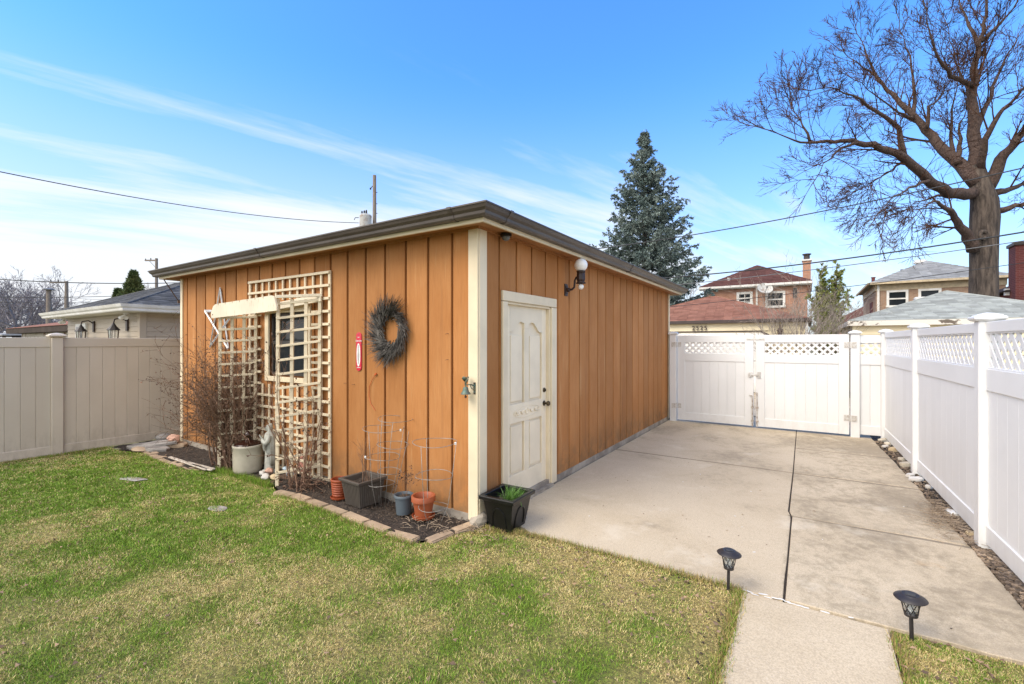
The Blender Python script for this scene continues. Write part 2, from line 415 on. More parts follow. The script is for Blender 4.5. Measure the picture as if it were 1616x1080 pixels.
M['slateroof'] = pm('blue grey shingle', (0.110, 0.112, 0.116), (0.070, 0.072, 0.077), 3, rough=0.95, spec=0.12, bump=0.4, bscale=60, island=0.22, world=True, rnd=0)
M['lightgreyroof'] = pm('light grey shingle', (0.30, 0.305, 0.31), (0.24, 0.245, 0.25), 3, rough=0.95, spec=0.12, bump=0.4, island=0.12, world=True, rnd=0)
M['brownroof'] = pm('dark brown shingle', (0.06, 0.048, 0.042), (0.045, 0.036, 0.032), 3, rough=0.95, spec=0.12, bump=0.4, island=0.15, world=True, rnd=0)
M['beigesiding'] = pm('beige vinyl siding', (0.44, 0.365, 0.275), (0.40, 0.33, 0.25), 2, rough=0.5, bump=0.05, rnd=0.02)
M['creamsiding'] = pm('pale yellow siding', (0.76, 0.67, 0.47), (0.70, 0.61, 0.42), 2, rough=0.55, bump=0.05, rnd=0.02)
M['whitepaint'] = pm('white paint', (0.76, 0.75, 0.73), (0.66, 0.64, 0.60), 4, rough=0.5, bump=0.05)
M['peel'] = pm('peeling white fascia', (0.66, 0.62, 0.56), (0.13, 0.105, 0.085), 2.2, (1.6, 1, 3), rough=0.8, bump=0.3, lo=0.56, hi=0.62, detail=9)
M['peelwall'] = pm('peeling white wall', (0.62, 0.57, 0.52), (0.25, 0.13, 0.09), 2.5, (3, 3, 1), rough=0.85, bump=0.3, lo=0.55, hi=0.62, detail=9)
M['darkbrown'] = pm('dark brown paint', (0.055, 0.038, 0.034), rough=0.5, bump=0.05)
M['creampaint'] = pm('cream eave paint', (0.62, 0.50, 0.33), rough=0.6, bump=0.05)
M['polewood'] = pm('weathered pole wood', (0.24, 0.20, 0.165), (0.16, 0.13, 0.11), 6, (8, 8, 1), rough=0.9, bump=0.4)
M['transformer'] = pm('grey transformer enamel', (0.52, 0.52, 0.50), (0.34, 0.25, 0.19), 5, rough=0.5, bump=0.1, lo=0.5, hi=0.7)
M['cable'] = pm('black cable', (0.030, 0.032, 0.036), rough=0.6, bump=0, rnd=0)
M['greycable'] = pm('grey cable', (0.17, 0.175, 0.185), rough=0.6, bump=0, rnd=0)
def bark_mat(name, a, b, st=(1, 1, 0.18), scale=9):
    t = T(name)
    co = t.coords(st)
    h = t.noise(co, scale, 8, 0.65, 0.3)
    col = t.mix(t.ramp(h, 0.35, 0.65), b, a)
    col = t.mix(t.ramp(t.noise(co, 1.3, 4), 0.45, 0.7, 0, 0.4), col, tuple(x * 0.7 for x in a))
    t.set(t.b, 'Base Color', col); t.b.inputs['Roughness'].default_value = 0.92
    t.bump(h, 1.0, 0.12)
    return t.m
M['bark'] = bark_mat('furrowed maple bark', (0.130, 0.100, 0.080), (0.035, 0.026, 0.022))
M['limbbark'] = bark_mat('brown limb bark', (0.135, 0.088, 0.070), (0.070, 0.044, 0.036), (1, 1, .5), 14)
M['twig'] = pm('reddish twigs', (0.098, 0.050, 0.031), (0.050, 0.028, 0.020), 3, rough=0.95, spec=0.05, bump=0, island=0.3, rnd=0)
M['hazewood'] = pm('haze-tinted bare wood', (0.25, 0.225, 0.24), (0.19, 0.172, 0.185), 2, rough=0.9, bump=0, island=0.2, rnd=0)  # lilac grey paints distance haze into the wood colour
M['greytwig'] = pm('pale grey twigs', (0.30, 0.255, 0.215), (0.21, 0.175, 0.15), 3, rough=0.9, bump=0, island=0.25, rnd=0)
M['needle'] = pm('blue spruce needles', (0.095, 0.140, 0.128), (0.205, 0.255, 0.232), 1.2, rough=0.7, bump=0, island=0.45, rnd=0, world=True)
M['cypress'] = pm('arborvitae foliage', (0.055, 0.090, 0.022), (0.10, 0.115, 0.030), 1.5, rough=0.7, bump=0, island=0.4, rnd=0, world=True)
M['juniper'] = pm('yellow green juniper', (0.170, 0.215, 0.040), (0.30, 0.32, 0.08), 1.5, rough=0.7, bump=0, island=0.4, rnd=0, world=True)
# ------------------------------------------------------------------ mesh helpers
def wpos(o):
    p = Vector((0, 0, 0))
    while o is not None:
        p += o.location
        o = o.parent
    return p

class MB:
    """collects vertices and faces and links them as ONE mesh object"""
    def __init__(s):
        s.v = []; s.f = []
    def add(s, vs, fs):
        b = len(s.v)
        s.v.extend([tuple(x) for x in vs])
        s.f.extend([tuple(b + i for i in f) for f in fs])
    def box(s, c, size, rot=None):
        x, y, z = (a / 2 for a in size)
        vs = [Vector((i, j, k)) for i in (-x, x) for j in (-y, y) for k in (-z, z)]
        if rot is not None: vs = [rot @ w for w in vs]
        c = Vector(c)
        s.add([w + c for w in vs], [(0, 1, 3, 2), (4, 6, 7, 5), (0, 4, 5, 1), (2, 3, 7, 6), (0, 2, 6, 4), (1, 5, 7, 3)])
    def tube(s, pts, rad, sides=6, cap=True, closed=False):
        pts = [Vector(p) for p in pts]
        n = len(pts)
        if not hasattr(rad, '__len__'): rad = [rad] * n
        t0 = (pts[1] - pts[0]).normalized()
        ref = Vector((0, 0, 1)) if abs(t0.z) < 0.9 else Vector((1, 0, 0))
        u = t0.cross(ref).normalized()
        vs = []
        for i in range(n):
            if closed: t = pts[(i + 1) % n] - pts[i - 1]
            elif i == 0: t = pts[1] - pts[0]
            elif i == n - 1: t = pts[-1] - pts[-2]
            else: t = pts[i + 1] - pts[i - 1]
            if t.length < 1e-9: t = Vector((0, 0, 1))
            t.normalize()
            u = u - t * u.dot(t)
            if u.length < 1e-6: u = t.orthogonal()
            u.normalize()
            w = t.cross(u)
            for k in range(sides):
                a = 2 * math.pi * k / sides
                vs.append(pts[i] + (u * math.cos(a) + w * math.sin(a)) * rad[i])
        fs = []
        m = n if closed else n - 1
        for i in range(m):
            j = (i + 1) % n
            for k in range(sides):
                l = (k + 1) % sides
                fs.append((i * sides + k, i * sides + l, j * sides + l, j * sides + k))
        if cap and not closed:
            fs.append(tuple(reversed(range(sides))))
            fs.append(tuple((n - 1) * sides + k for k in range(sides)))
        s.add(vs, fs)
    def lathe(s, prof, c=(0, 0, 0), sides=24, mat=None, close=True, sx=1.0, sy=1.0, wob=None):
        c = Vector(c)
        vs = []
        for (r, z) in prof:
            for k in range(sides):
                a = 2 * math.pi * k / sides
                q = r * (wob(a, z) if wob else 1.0)
                w = Vector((q * math.cos(a) * sx, q * math.sin(a) * sy, z))
                if mat is not None: w = mat @ w
                vs.append(w + c)
        fs = []
        for i in range(len(prof) - 1):
            for k in range(sides):
                l = (k + 1) % sides
                fs.append((i * sides + k, i * sides + l, (i + 1) * sides + l, (i + 1) * sides + k))
        if close:
            fs.append(tuple(reversed(range(sides))))
            fs.append(tuple((len(prof) - 1) * sides + k for k in range(sides)))
        s.add(vs, fs)
    def prism(s, poly, z0, z1, mat=None):
        """poly: list of (x, y) counter-clockwise, extruded z0..z1; mat maps local axes"""
        n = len(poly)
        vs = [Vector((x, y, z0)) for x, y in poly] + [Vector((x, y, z1)) for x, y in poly]
        if mat is not None: vs = [mat @ w for w in vs]
        fs = [tuple(reversed(range(n))), tuple(range(n, 2 * n))]
        for i in range(n):
            j = (i + 1) % n
            fs.append((i, j, n + j, n + i))
        s.add(vs, fs)
    def mesh(s, name, mat, smooth=0, off=None):
        me = bpy.data.meshes.new(name)
        vs = s.v if off is None else [(a[0] - off[0], a[1] - off[1], a[2] - off[2]) for a in s.v]
        me.from_pydata(vs, [], s.f)
        for m in (mat if isinstance(mat, (list, tuple)) else [mat]): me.materials.append(m)
        if smooth:
            me.polygons.foreach_set('use_smooth', [True] * len(me.polygons))
            if smooth < 180: me.set_sharp_from_angle(angle=R(smooth))
        me.update()
        return me
    def build(s, name, mat, parent=None, smooth=0, base=None, bevel=0):
        """vertices are in world space (for templates at the origin that is local space too)"""
        off = wpos(parent) if parent is not None else (Vector(base) if base is not None else None)
        me = s.mesh(name, mat, smooth, off)
        if bevel: bevel_mesh(me, bevel)
        o = bpy.data.objects.new(name, me)
        COL.objects.link(o)
        if parent is not None: o.parent = parent
        elif base is not None: o.location = base
        return o

def bevel_mesh(me, w, seg=1):
    bm = bmesh.new(); bm.from_mesh(me)
    bmesh.ops.bevel(bm, geom=list(bm.edges), offset=w, segments=seg, affect='EDGES', clamp_overlap=True)
    bm.to_mesh(me); bm.free(); me.update()

def tag(o, label=None, cat=None, group=None, kind=None):
    if label: o['label'] = label
    if cat: o['category'] = cat
    if group: o['group'] = group
    if kind: o['kind'] = kind
    return o

def thing(name, label, cat, loc=(0, 0, 0), group=None):
    o = bpy.data.objects.new(name, None)
    o.empty_display_size = 0.1
    o.location = loc
    COL.objects.link(o)
    return tag(o, label, cat, group)

def setting(name, loc=(0, 0, 0)):
    o = bpy.data.objects.new(name, None)
    o.location = loc
    COL.objects.link(o)
    o['kind'] = 'structure'
    return o

_boxes = {}
def bpart(name, c, size, mat, parent, rot=(0, 0, 0), bevel=0.004):
    """one box-shaped part; alike boxes share mesh data.  c is a world position"""
    key = (tuple(round(a, 4) for a in size), mat.name, bevel)
    me = _boxes.get(key)
    if me is None:
        b = MB(); b.box((0, 0, 0), size)
        me = b.mesh(name, mat)
        if bevel: bevel_mesh(me, min(bevel, min(size) * 0.3))
        _boxes[key] = me
    o = bpy.data.objects.new(name, me)
    COL.objects.link(o)
    o.parent = parent
    o.location = Vector(c) - wpos(parent)
    o.rotation_euler = rot
    return o

def copy_tree(o, parent=None):
    c = o.copy(); COL.objects.link(c)
    if parent is not None: c.parent = parent
    for ch in list(o.children): copy_tree(ch, c)
    return c

def rockmesh(mb, c, size, seed, flat=0.0, sub=2):
    """an irregular stone"""
    rg = random.Random(seed)
    bm = bmesh.new()
    bmesh.ops.create_icosphere(bm, subdivisions=sub, radius=0.5)
    dirs = [Vector((rg.gauss(0, 1), rg.gauss(0, 1), rg.gauss(0, 1))).normalized() for _ in range(9)]
    cut = [rg.uniform(0.30, 0.44) for _ in dirs]
    rz = Matrix.Rotation(rg.uniform(0, 6.28), 3, 'Z')
    vs = []
    for w in bm.verts:
        p = w.co.copy()
        for d, k in zip(dirs, cut):
            e = p.dot(d) - k
            if e > 0: p -= d * e
        p += Vector((rg.gauss(0, 1), rg.gauss(0, 1), rg.gauss(0, 1))) * 0.008
        p = rz @ p
        vs.append(Vector((p.x * size[0], p.y * size[1], p.z * size[2])) + Vector(c))
    fs = [tuple(x.index for x in f.verts) for f in bm.faces]
    bm.free()
    mb.add(vs, fs)

def slabmesh(mb, c, rx, ry, h, seed, n=11, rz=0.0, tilt=(0, 0)):
    """a flat irregular stone with a broken outline"""
    rg = random.Random(seed)
    c = Vector(c)
    ml = Matrix.Rotation(rz, 3, 'Z') @ Matrix.Rotation(tilt[0], 3, 'X') @ Matrix.Rotation(tilt[1], 3, 'Y')
    ring = []
    for k in range(n):
        a = 2 * math.pi * (k + rg.uniform(-.25, .25)) / n
        q = rg.uniform(0.78, 1.08)
        ring.append((math.cos(a) * rx * q, math.sin(a) * ry * q))
    vs = []
    for z, s in ((0, 0.96), (h * 0.7, 1.0), (h, 0.93)):
        for x, y in ring:
            vs.append(ml @ Vector((x * s, y * s, z + rg.uniform(-.1, .1) * h)) + c)
    vs.append(ml @ Vector((0, 0, h * 1.03)) + c)
    fs = []
    for r in range(2):
        for k in range(n):
            l = (k + 1) % n
            fs.append((r * n + k, r * n + l, (r + 1) * n + l, (r + 1) * n + k))
    for k in range(n): fs.append((2 * n + k, 2 * n + (k + 1) % n, 3 * n))
    fs.append(tuple(reversed(range(n))))
    mb.add(vs, fs)

def leafmesh(mb, p, d, up, ln, wd, curl=0.3):
    """one curled leaf: four triangles"""
    d = d.normalized()
    s = d.cross(up)
    if s.length < 1e-5: s = d.orthogonal()
    s.normalize(); n = s.cross(d)
    vs = [p, p + d * ln * .5 + s * wd + n * ln * curl, p + d * ln, p + d * ln * .5 - s * wd + n * ln * curl, p + d * ln * .5]
    mb.add(vs, [(0, 4, 1), (1, 4, 2), (2, 4, 3), (3, 4, 0)])

def rvec(rg):
    while True:
        w = Vector((rg.uniform(-1, 1), rg.uniform(-1, 1), rg.uniform(-1, 1)))
        if 0.05 < w.length < 1: return w.normalized()

def grow(mb, p, d, ln, r, lvl, rg, cfg, tips=None):
    """a wandering branch with side branches"""
    n = max(2, cfg['seg'][lvl]) if lvl < len(cfg['seg']) else 2
    pts = [p.copy()]; d = d.normalized()
    for i in range(n):
        d = (d + rvec(rg) * cfg['wob'] + Vector((0, 0, cfg['up'][min(lvl, len(cfg['up']) - 1)]))).normalized()
        p = p + d * (ln / n)
        pts.append(p.copy())
    rad = [r * (1 - 0.72 * i / n) for i in range(n + 1)]
    mb.tube(pts, rad, cfg['sides'][min(lvl, len(cfg['sides']) - 1)], cap=False)
    if tips is not None: tips.append((pts[-1], d.copy(), lvl))
    if lvl + 1 < cfg['levels']:
        k = cfg['kids'][lvl]
        for j in range(k):
            f = cfg.get('start', 0.25) + (1 - cfg.get('start', 0.25)) * (j + rg.random()) / k
            i = min(n - 1, int(f * n)); q = f * n - i
            bp = pts[i].lerp(pts[i + 1], q)
            bd = (pts[i + 1] - pts[i]).normalized()
            side = bd.cross(rvec(rg))
            if side.length < 0.1: side = bd.orthogonal()
            side.normalize()
            a = R(rg.uniform(*cfg['angle']))
            nd = bd * math.cos(a) + side * math.sin(a)
            grow(mb, bp, nd, ln * rg.uniform(*cfg['ratio']) * (1.15 - 0.5 * f), max(cfg['rmin'], r * (1 - 0.72 * f) * 0.62), lvl + 1, rg, cfg, tips)

def needles(name, segs, per, ln, wd, mat, parent, seed, spread=0.9, fwd=0.7, droop=0.0):
    """many leaf-sized triangles set along short twigs (numpy for speed)"""
    rs = np.random.RandomState(seed)
    a = np.array([list(x[0]) for x in segs]); b = np.array([list(x[1]) for x in segs])
    a = np.repeat(a, per, 0); b = np.repeat(b, per, 0)
    t = rs.rand(len(a), 1)
    p = a + (b - a) * t
    d = b - a; d /= np.linalg.norm(d, axis=1, keepdims=True) + 1e-9
    r = rs.normal(size=p.shape); r /= np.linalg.norm(r, axis=1, keepdims=True)
    nd = d * fwd + r * spread; nd[:, 2] -= droop
    nd /= np.linalg.norm(nd, axis=1, keepdims=True)
    s = np.cross(nd, rs.normal(size=p.shape)); s /= np.linalg.norm(s, axis=1, keepdims=True) + 1e-9
    l = ln * (0.6 + 0.8 * rs.rand(len(p), 1)); w = wd * (0.6 + 0.8 * rs.rand(len(p), 1))
    v = np.empty((len(p), 3, 3))
    v[:, 0] = p - s * w; v[:, 1] = p + s * w; v[:, 2] = p + nd * l
    return trimesh(name, v.reshape(-1, 3), np.arange(len(p) * 3).reshape(-1, 3), mat, parent)

def trimesh(name, v, f, mat, parent=None, tint=None):
    me = bpy.data.meshes.new(name)
    if parent is not None: v = v - np.array(wpos(parent))
    nv, nf = len(v), len(f)
    me.vertices.add(nv); me.vertices.foreach_set('co', v.astype(np.float32).ravel())
    me.loops.add(nf * 3); me.loops.foreach_set('vertex_index', f.astype(np.int32).ravel())
    me.polygons.add(nf)
    me.polygons.foreach_set('loop_start', (np.arange(nf) * 3).astype(np.int32))
    me.polygons.foreach_set('loop_total', np.full(nf, 3, np.int32))
    me.update(calc_edges=True)
    if tint is not None:
        at = me.attributes.new('tint', 'FLOAT_COLOR', 'POINT')
        at.data.foreach_set('color', tint.astype(np.float32).ravel())
    me.materials.append(mat)
    o = bpy.data.objects.new(name, me)
    COL.objects.link(o)
    if parent is not None: o.parent = parent
    return o

def vnoise(x, y, seed=0):
    """smooth value noise, numpy"""
    xi = np.floor(x); yi = np.floor(y)
    fx = x - xi; fy = y - yi
    fx = fx * fx * (3 - 2 * fx); fy = fy * fy * (3 - 2 * fy)
    def h(a, b):
        q = np.sin(a * 127.1 + b * 311.7 + seed * 74.7) * 43758.5453
        return q - np.floor(q)
    return (h(xi, yi) * (1 - fx) + h(xi + 1, yi) * fx) * (1 - fy) + (h(xi, yi + 1) * (1 - fx) + h(xi + 1, yi + 1) * fx) * fy

def fbm(x, y, seed=0, o=4):
    s = 0; a = 0.5; t = 0
    for i in range(o):
        s = s + a * vnoise(x * 2 ** i, y * 2 ** i, seed + i * 13); t += a; a *= 0.55
    return s / t

def text_part(name, s, size, mat, parent, c, rot, shear=0.0, depth=0.002, align='CENTER', sx=1.0, bold=0.0):
    cu = bpy.data.curves.new(name, 'FONT')
    cu.body = s; cu.size = size; cu.extrude = depth; cu.shear = shear
    cu.align_x = align; cu.align_y = 'CENTER'; cu.offset = bold
    tmp = bpy.data.objects.new('lettering', cu)
    COL.objects.link(tmp)
    dg = bpy.context.evaluated_depsgraph_get()
    me = bpy.data.meshes.new_from_object(tmp.evaluated_get(dg))
    bpy.data.objects.remove(tmp)
    bpy.data.curves.remove(cu)
    me.materials.clear(); me.materials.append(mat)
    o = bpy.data.objects.new(name, me)
    COL.objects.link(o); o.parent = parent
    o.location = Vector(c) - wpos(parent)
    o.rotation_euler = rot
    o.scale = (sx, 1, 1)
    return o

def shingle_plane(mb, A, B, Ct, D, row=0.14, tab=0.30, seed=0, lift=0.009, gap=.004):
    """courses of roof shingles from the eave A-B up to D-Ct; every tab its own small slab"""
    A, B, Ct, D = map(Vector, (A, B, Ct, D))
    rg = random.Random(seed)
    nrm = (B - A).cross(D - A)
    if nrm.length < 1e-6: nrm = (B - A).cross(Ct - A)
    nrm.normalize()
    if nrm.z < 0: nrm = -nrm
    h = ((Ct + D) / 2 - (A + B) / 2)
    ev = (B - A).normalized()
    slope = (h - ev * h.dot(ev)).length
    n = max(1, int(slope / row))
    for i in range(n):
        t0, t1 = i / n, min(1, (i + 1.12) / n)
        l0, r0 = A.lerp(D, t0), B.lerp(Ct, t0)
        l1, r1 = A.lerp(D, t1), B.lerp(Ct, t1)
        w = (r0 - l0).length
        if w < 0.05: continue
        x = -(tab * (0.5 if i % 2 else 0.0)) - rg.uniform(0, .02)
        while x < w:
            a, b = max(0, x + gap), min(w, x + tab - gap)
            x += tab
            if b - a < .02: continue
            w1 = (r1 - l1).length
            # top edge clipped to the upper course's extent
            sh = (l1 - l0).dot((r0 - l0).normalized())
            a1, b1 = min(max(a - sh, 0), w1), min(max(b - sh, 0), w1)
            e0 = (r0 - l0).normalized()
            q = lift * rg.uniform(.7, 1.3)
            p = [l0 + e0 * a + nrm * q, l0 + e0 * b + nrm * q, l1 + e0 * b1 + nrm * .001, l1 + e0 * a1 + nrm * .001,
                 l0 + e0 * a - nrm * .002, l0 + e0 * b - nrm * .002]
            mb.add(p, [(0, 1, 2, 3), (4, 5, 1, 0), (5, 2, 1), (4, 0, 3)])
# ------------------------------------------------------------------ the ground
b = MB()
b.add([(-400, -300, -.06), (400, -300, -.06), (400, 500, -.06), (-400, 500, -.06)], [(0, 1, 2, 3)])
tag(b.build('ground', M['earth']), kind='structure')

# lawn sheet: a gently uneven grid with green and straw patches
def edge_bed(x):
    """front line of the planting bed along the left wall"""
    xs = [-7.0, -6.2, -5.9, -4.2, -3.95, -2.6, -2.36, -1.53, -.715, -.17, -.16, 0.06, 0.3, 0.45, 2.2]
    ys = [-.75, -.70, -.56, -.62, -.42, -.40, -.50, -.50, -.56, -.56, -.53, -.02, .02, .085, .085]
    return np.interp(x, xs, ys)
def dryness(x, y):
    a = fbm(x * 1.05 + 5.1, y * 1.25 + 2.2, 3, 5)
    b_ = fbm(x * 4.6, y * 4.6, 9, 3)
    d = (a - 0.5) * 1.9 + (b_ - 0.5) * 1.5 + 0.34
    # bare, drier turf where the drive and the bed corner meet; lush strip along the bed edge
    d = d + 0.45 * np.exp(-((x - 1.0) ** 2 / 1.6 + (y + .15) ** 2 / 0.10))
    d = d + 0.45 * np.exp(-((x - 2.05) ** 2 / 0.02)) + 0.25 * np.exp(-((x + 6.6) ** 2 / 0.01))
    d = d - 0.40 * np.exp(-((x + 3.9) ** 2 / 3.5 + (y + .95) ** 2 / 0.18))
    d = d - 0.25 * np.exp(-((x + 1.2) ** 2 / 1.5 + (y + .8) ** 2 / 0.06))
    return np.clip(d, 0, 1)
GREEN = np.array([0.095, 0.215, 0.016]); GREEN2 = np.array([0.250, 0.345, 0.045]); STRAW = np.array([0.55, 0.435, 0.165]); STRAW2 = np.array([0.62, 0.51, 0.27]); BROWN = np.array([0.19, 0.13, 0.075])
def grass_tint(x, y, rs=None):
    d = dryness(x, y)
    n = len(x)
    if rs is None:
        c = GREEN2 * (1 - d[:, None]) * 0.70 + STRAW * d[:, None] * 0.85
    else:
        r = rs.rand(n)
        dry = (r < 0.10 + 0.75 * d + 0.5 * (fbm(x * 14, y * 14, 91, 2) - .5))
        k = rs.rand(n)[:, None]
        c = np.where(dry[:, None], STRAW * (1 - k) + STRAW2 * k, GREEN * (1 - k) + GREEN2 * k)
        br = rs.rand(n) < 0.07
        c[br] = BROWN
        c = c * (0.90 + 0.38 * rs.rand(n))[:, None]
    return np.concatenate([c, np.ones((n, 1))], 1)
def turf_height(x, y):
    return (fbm(x * 1.7, y * 1.7, 21, 4) - 0.5) * 0.035
def turf(name, x0, x1, y0, y1fn, step):
    nx = int((x1 - x0) / step) + 1
    ny = 56
    X = np.linspace(x0, x1, nx)
    T_ = np.linspace(0, 1, ny) ** 0.7
    gx = np.repeat(X, ny); top = y1fn(gx)
    gy = y0 + (top - y0) * np.tile(T_, nx)
    gz = turf_height(gx, gy) * np.clip((top - gy) / .15, 0.15, 1)
    v = np.stack([gx, gy, gz], 1)
    i, j = np.meshgrid(np.arange(nx - 1), np.arange(ny - 1), indexing='ij')
    a = (i * ny + j).ravel(); bb = ((i + 1) * ny + j).ravel()
    f = np.concatenate([np.stack([a, bb, bb + 1], 1), np.stack([a, bb + 1, a + 1], 1)])
    o = trimesh(name, v, f, M['turf'], None, grass_tint(gx, gy))
    return tag(o, kind='structure')
turf('lawn', -7.1, 2.13, -6.0, edge_bed, 0.07)
turf('lawn', 2.885, 3.9, -3.0, lambda x: np.full_like(x, 0.10), 0.05)

def blades(name, n, regionfn, seed, hmin=.009, hmax=.022):
    rs = np.random.RandomState(seed)
    x, y = regionfn(rs, n)
    rx, ry = x - CAM.x, y - CAM.y
    dep = rx * FWD.x + ry * FWD.y; lat = rx * RGT.x + ry * RGT.y
    keep = (dep > 1.0) & (np.abs(lat) < 1.45 * dep + .3)
    # thin out with distance (blades there cover less than a pixel each), wider blades instead
    keep &= rs.rand(n) < np.clip(1.15 - 0.12 * dep, 0.35, 1)
    # bare trodden spots
    bare = fbm(x * 2.3 + 40, y * 2.3, 55, 4)
    nearbed = np.exp(-((x + 4.4) ** 2 / 2.0 + (y + 1.0) ** 2 / .10)) + .9 * np.exp(-((x - 1.2) ** 2 / 1.4 + (y + .02) ** 2 / .03)) + .8 * np.exp(-((x - 2.08) ** 2 / .006))
    keep &= rs.rand(n) > np.clip((bare - 0.66 + .15 * nearbed) * 6, 0, .75)
    x, y, dep = x[keep], y[keep], dep[keep]
    n = len(x)
    z = turf_height(x, y)
    d = dryness(x, y)
    h = (hmin + (hmax - hmin) * rs.rand(n)) * (1.15 - 0.4 * d) * (0.25 + 1.5 * fbm(x * 9, y * 9, 77, 2))
    wd = (0.0009 + 0.0007 * rs.rand(n)) * np.clip(dep / 2.6, 1, 2.4)
    a = rs.rand(n) * 2 * np.pi
    # tufts lean together, plus chaos
    la = fbm(x * 7, y * 7, 31, 2) * 12 + rs.normal(0, 1.6, n)
    lean = h * (0.25 + 0.8 * rs.rand(n) + 0.35 * d)
    up = h * (0.95 - 0.45 * rs.rand(n) * (0.5 + d))
    ux, uy = np.cos(a) * wd, np.sin(a) * wd
    lx, ly = np.cos(la) * lean, np.sin(la) * lean
    v = np.empty((n, 5, 3))
    v[:, 0] = np.stack([x - ux, y - uy, z - .003], 1)
    v[:, 1] = np.stack([x + ux, y + uy, z - .003], 1)
    v[:, 2] = np.stack([x + ux * .8 + lx * .35, y + uy * .8 + ly * .35, z + up * .65], 1)
    v[:, 3] = np.stack([x - ux * .8 + lx * .35, y - uy * .8 + ly * .35, z + up * .65], 1)
    v[:, 4] = np.stack([x + lx, y + ly, z + up], 1)
    o = np.arange(n)[:, None] * 5
    f = np.concatenate([o + [0, 1, 2], o + [0, 2, 3], o + [3, 2, 4]])
    tint = np.repeat(grass_tint(x, y, rs), 5, 0)
    return tag(trimesh(name, v.reshape(-1, 3), f, M['blade'], None, tint), kind='stuff')
def reg_lawn(rs, n):
    x = -7.0 + 9.12 * rs.rand(n)
    top = edge_bed(x) - 0.005
    y = -4.2 + (top + 4.2) * rs.rand(n)
    return x, y
g = blades('grass', 940000, reg_lawn, 5)
tag(g, 'patchy green and straw lawn grass in front of the tan garage', 'grass')
def reg_right(rs, n):
    return 2.90 + 0.85 * rs.rand(n), -1.3 + 1.39 * rs.rand(n)
g = blades('grass', 70000, reg_right, 6)
tag(g, 'small wedge of grass right of the walk, behind the right path light', 'grass')

# longer green fringe where the mower cannot reach: bed edge, drive edge, fence foot
def fringe(pts, n, seed, h0, h1, dry):
    rs = np.random.RandomState(seed)
    pts = np.array(pts); k = rs.randint(0, len(pts) - 1, n); t = rs.rand(n)[:, None]
    p = pts[k] * (1 - t) + pts[k + 1] * t
    x = p[:, 0] + rs.normal(0, .022, n); y = p[:, 1] + rs.normal(0, .022, n)
    z = np.zeros(n); h = h0 + (h1 - h0) * rs.rand(n)
    a = rs.rand(n) * 6.283; wd = .0022
    la = rs.rand(n) * 6.283; lean = h * rs.rand(n) * .9
    ux, uy = np.cos(a) * wd, np.sin(a) * wd; lx, ly = np.cos(la) * lean, np.sin(la) * lean
    v = np.empty((n, 3, 3))
    v[:, 0] = np.stack([x - ux, y - uy, z - .004], 1); v[:, 1] = np.stack([x + ux, y + uy, z - .004], 1)
    v[:, 2] = np.stack([x + lx, y + ly, z + h], 1)
    r = rs.rand(n) < dry; kk = rs.rand(n)[:, None]
    c = np.where(r[:, None], STRAW * (1 - kk) + BROWN * kk, GREEN * (1 - kk) + GREEN2 * kk) * (.8 + .4 * rs.rand(n))[:, None]
    return v.reshape(-1, 3), np.concatenate([np.repeat(c, 3, 0), np.ones((n * 3, 1))], 1)
parts = [fringe([(-3.9, -.42), (-3.1, -.42), (-2.65, -.42)], 2600, 1, .02, .085, .15),
         fringe([(-2.3, -.53), (-1.53, -.53), (-.72, -.59), (-.2, -.6)], 2600, 2, .012, .05, .4),
         fringe([(.1, -.03), (.45, .07), (1.3, .09), (2.1, .09)], 5200, 3, .012, .05, .8),
         fringe([(2.11, .08), (2.12, -1.5)], 3000, 4, .012, .045, .6),
         fringe([(2.9, .05), (2.9, -1.2)], 1500, 7, .012, .045, .7),
         fringe([(-6.62, -.7), (-6.62, -3.2)], 3500, 8, .015, .06, .5)]
v = np.concatenate([p[0] for p in parts]); c = np.concatenate([p[1] for p in parts])
g = trimesh('grass_fringe', v, np.arange(len(v)).reshape(-1, 3), M['blade'], None, c)
tag(g, 'longer untrimmed grass along the paver edging and drive edge', 'grass', kind='stuff')

# crumbs of bare soil where the turf thins out beside the drive and walk
rg = random.Random(61)
b = MB()
for i in range(260):
    k = rg.random()
    if k < .55: x, y = rg.uniform(.1, 2.1), .08 - abs(rg.gauss(0, .06))
    elif k < .8: x, y = 2.11 - abs(rg.gauss(0, .09)), rg.uniform(-1.6, .06)
    else: x, y = rg.gauss(-4.4, .8), -.75 + rg.gauss(0, .12)
    sz = rg.uniform(.005, .014)
    rockmesh(b, (x, y, .004), (sz * 1.6, sz * 1.3, sz * .9), i, sub=1)
tag(b.build('soil_clods', M['soil'], smooth=60), 'dark soil clods at the thin edges of the lawn', 'soil', kind='stuff')

# fallen leaves on the lawn
rg = random.Random(44)
b = MB()
for i in range(620):
    if i < 330:
        x, y = rg.uniform(-6.5, 2.1), rg.uniform(-3.0, -.5)
    elif i < 520:
        x, y = rg.uniform(.0, 2.1), rg.gauss(-.22, .25)
        if y > .06: continue
    else:
        x, y = rg.uniform(2.9, 3.7), rg.uniform(-.6, .05)
    p = Vector((x, y, .012 + rg.uniform(0, .018)))
    a = rg.uniform(0, 6.28)
    leafmesh(b, p, Vector((math.cos(a), math.sin(a), rg.uniform(-.15, .3))), Vector((rg.gauss(0, .3), rg.gauss(0, .3), 1)), rg.uniform(.018, .040), rg.uniform(.006, .013), rg.uniform(-.4, .4))
tag(b.build('leaf_litter', M['litter']), 'scattered dry brown leaves on the lawn', 'leaves', kind='stuff')

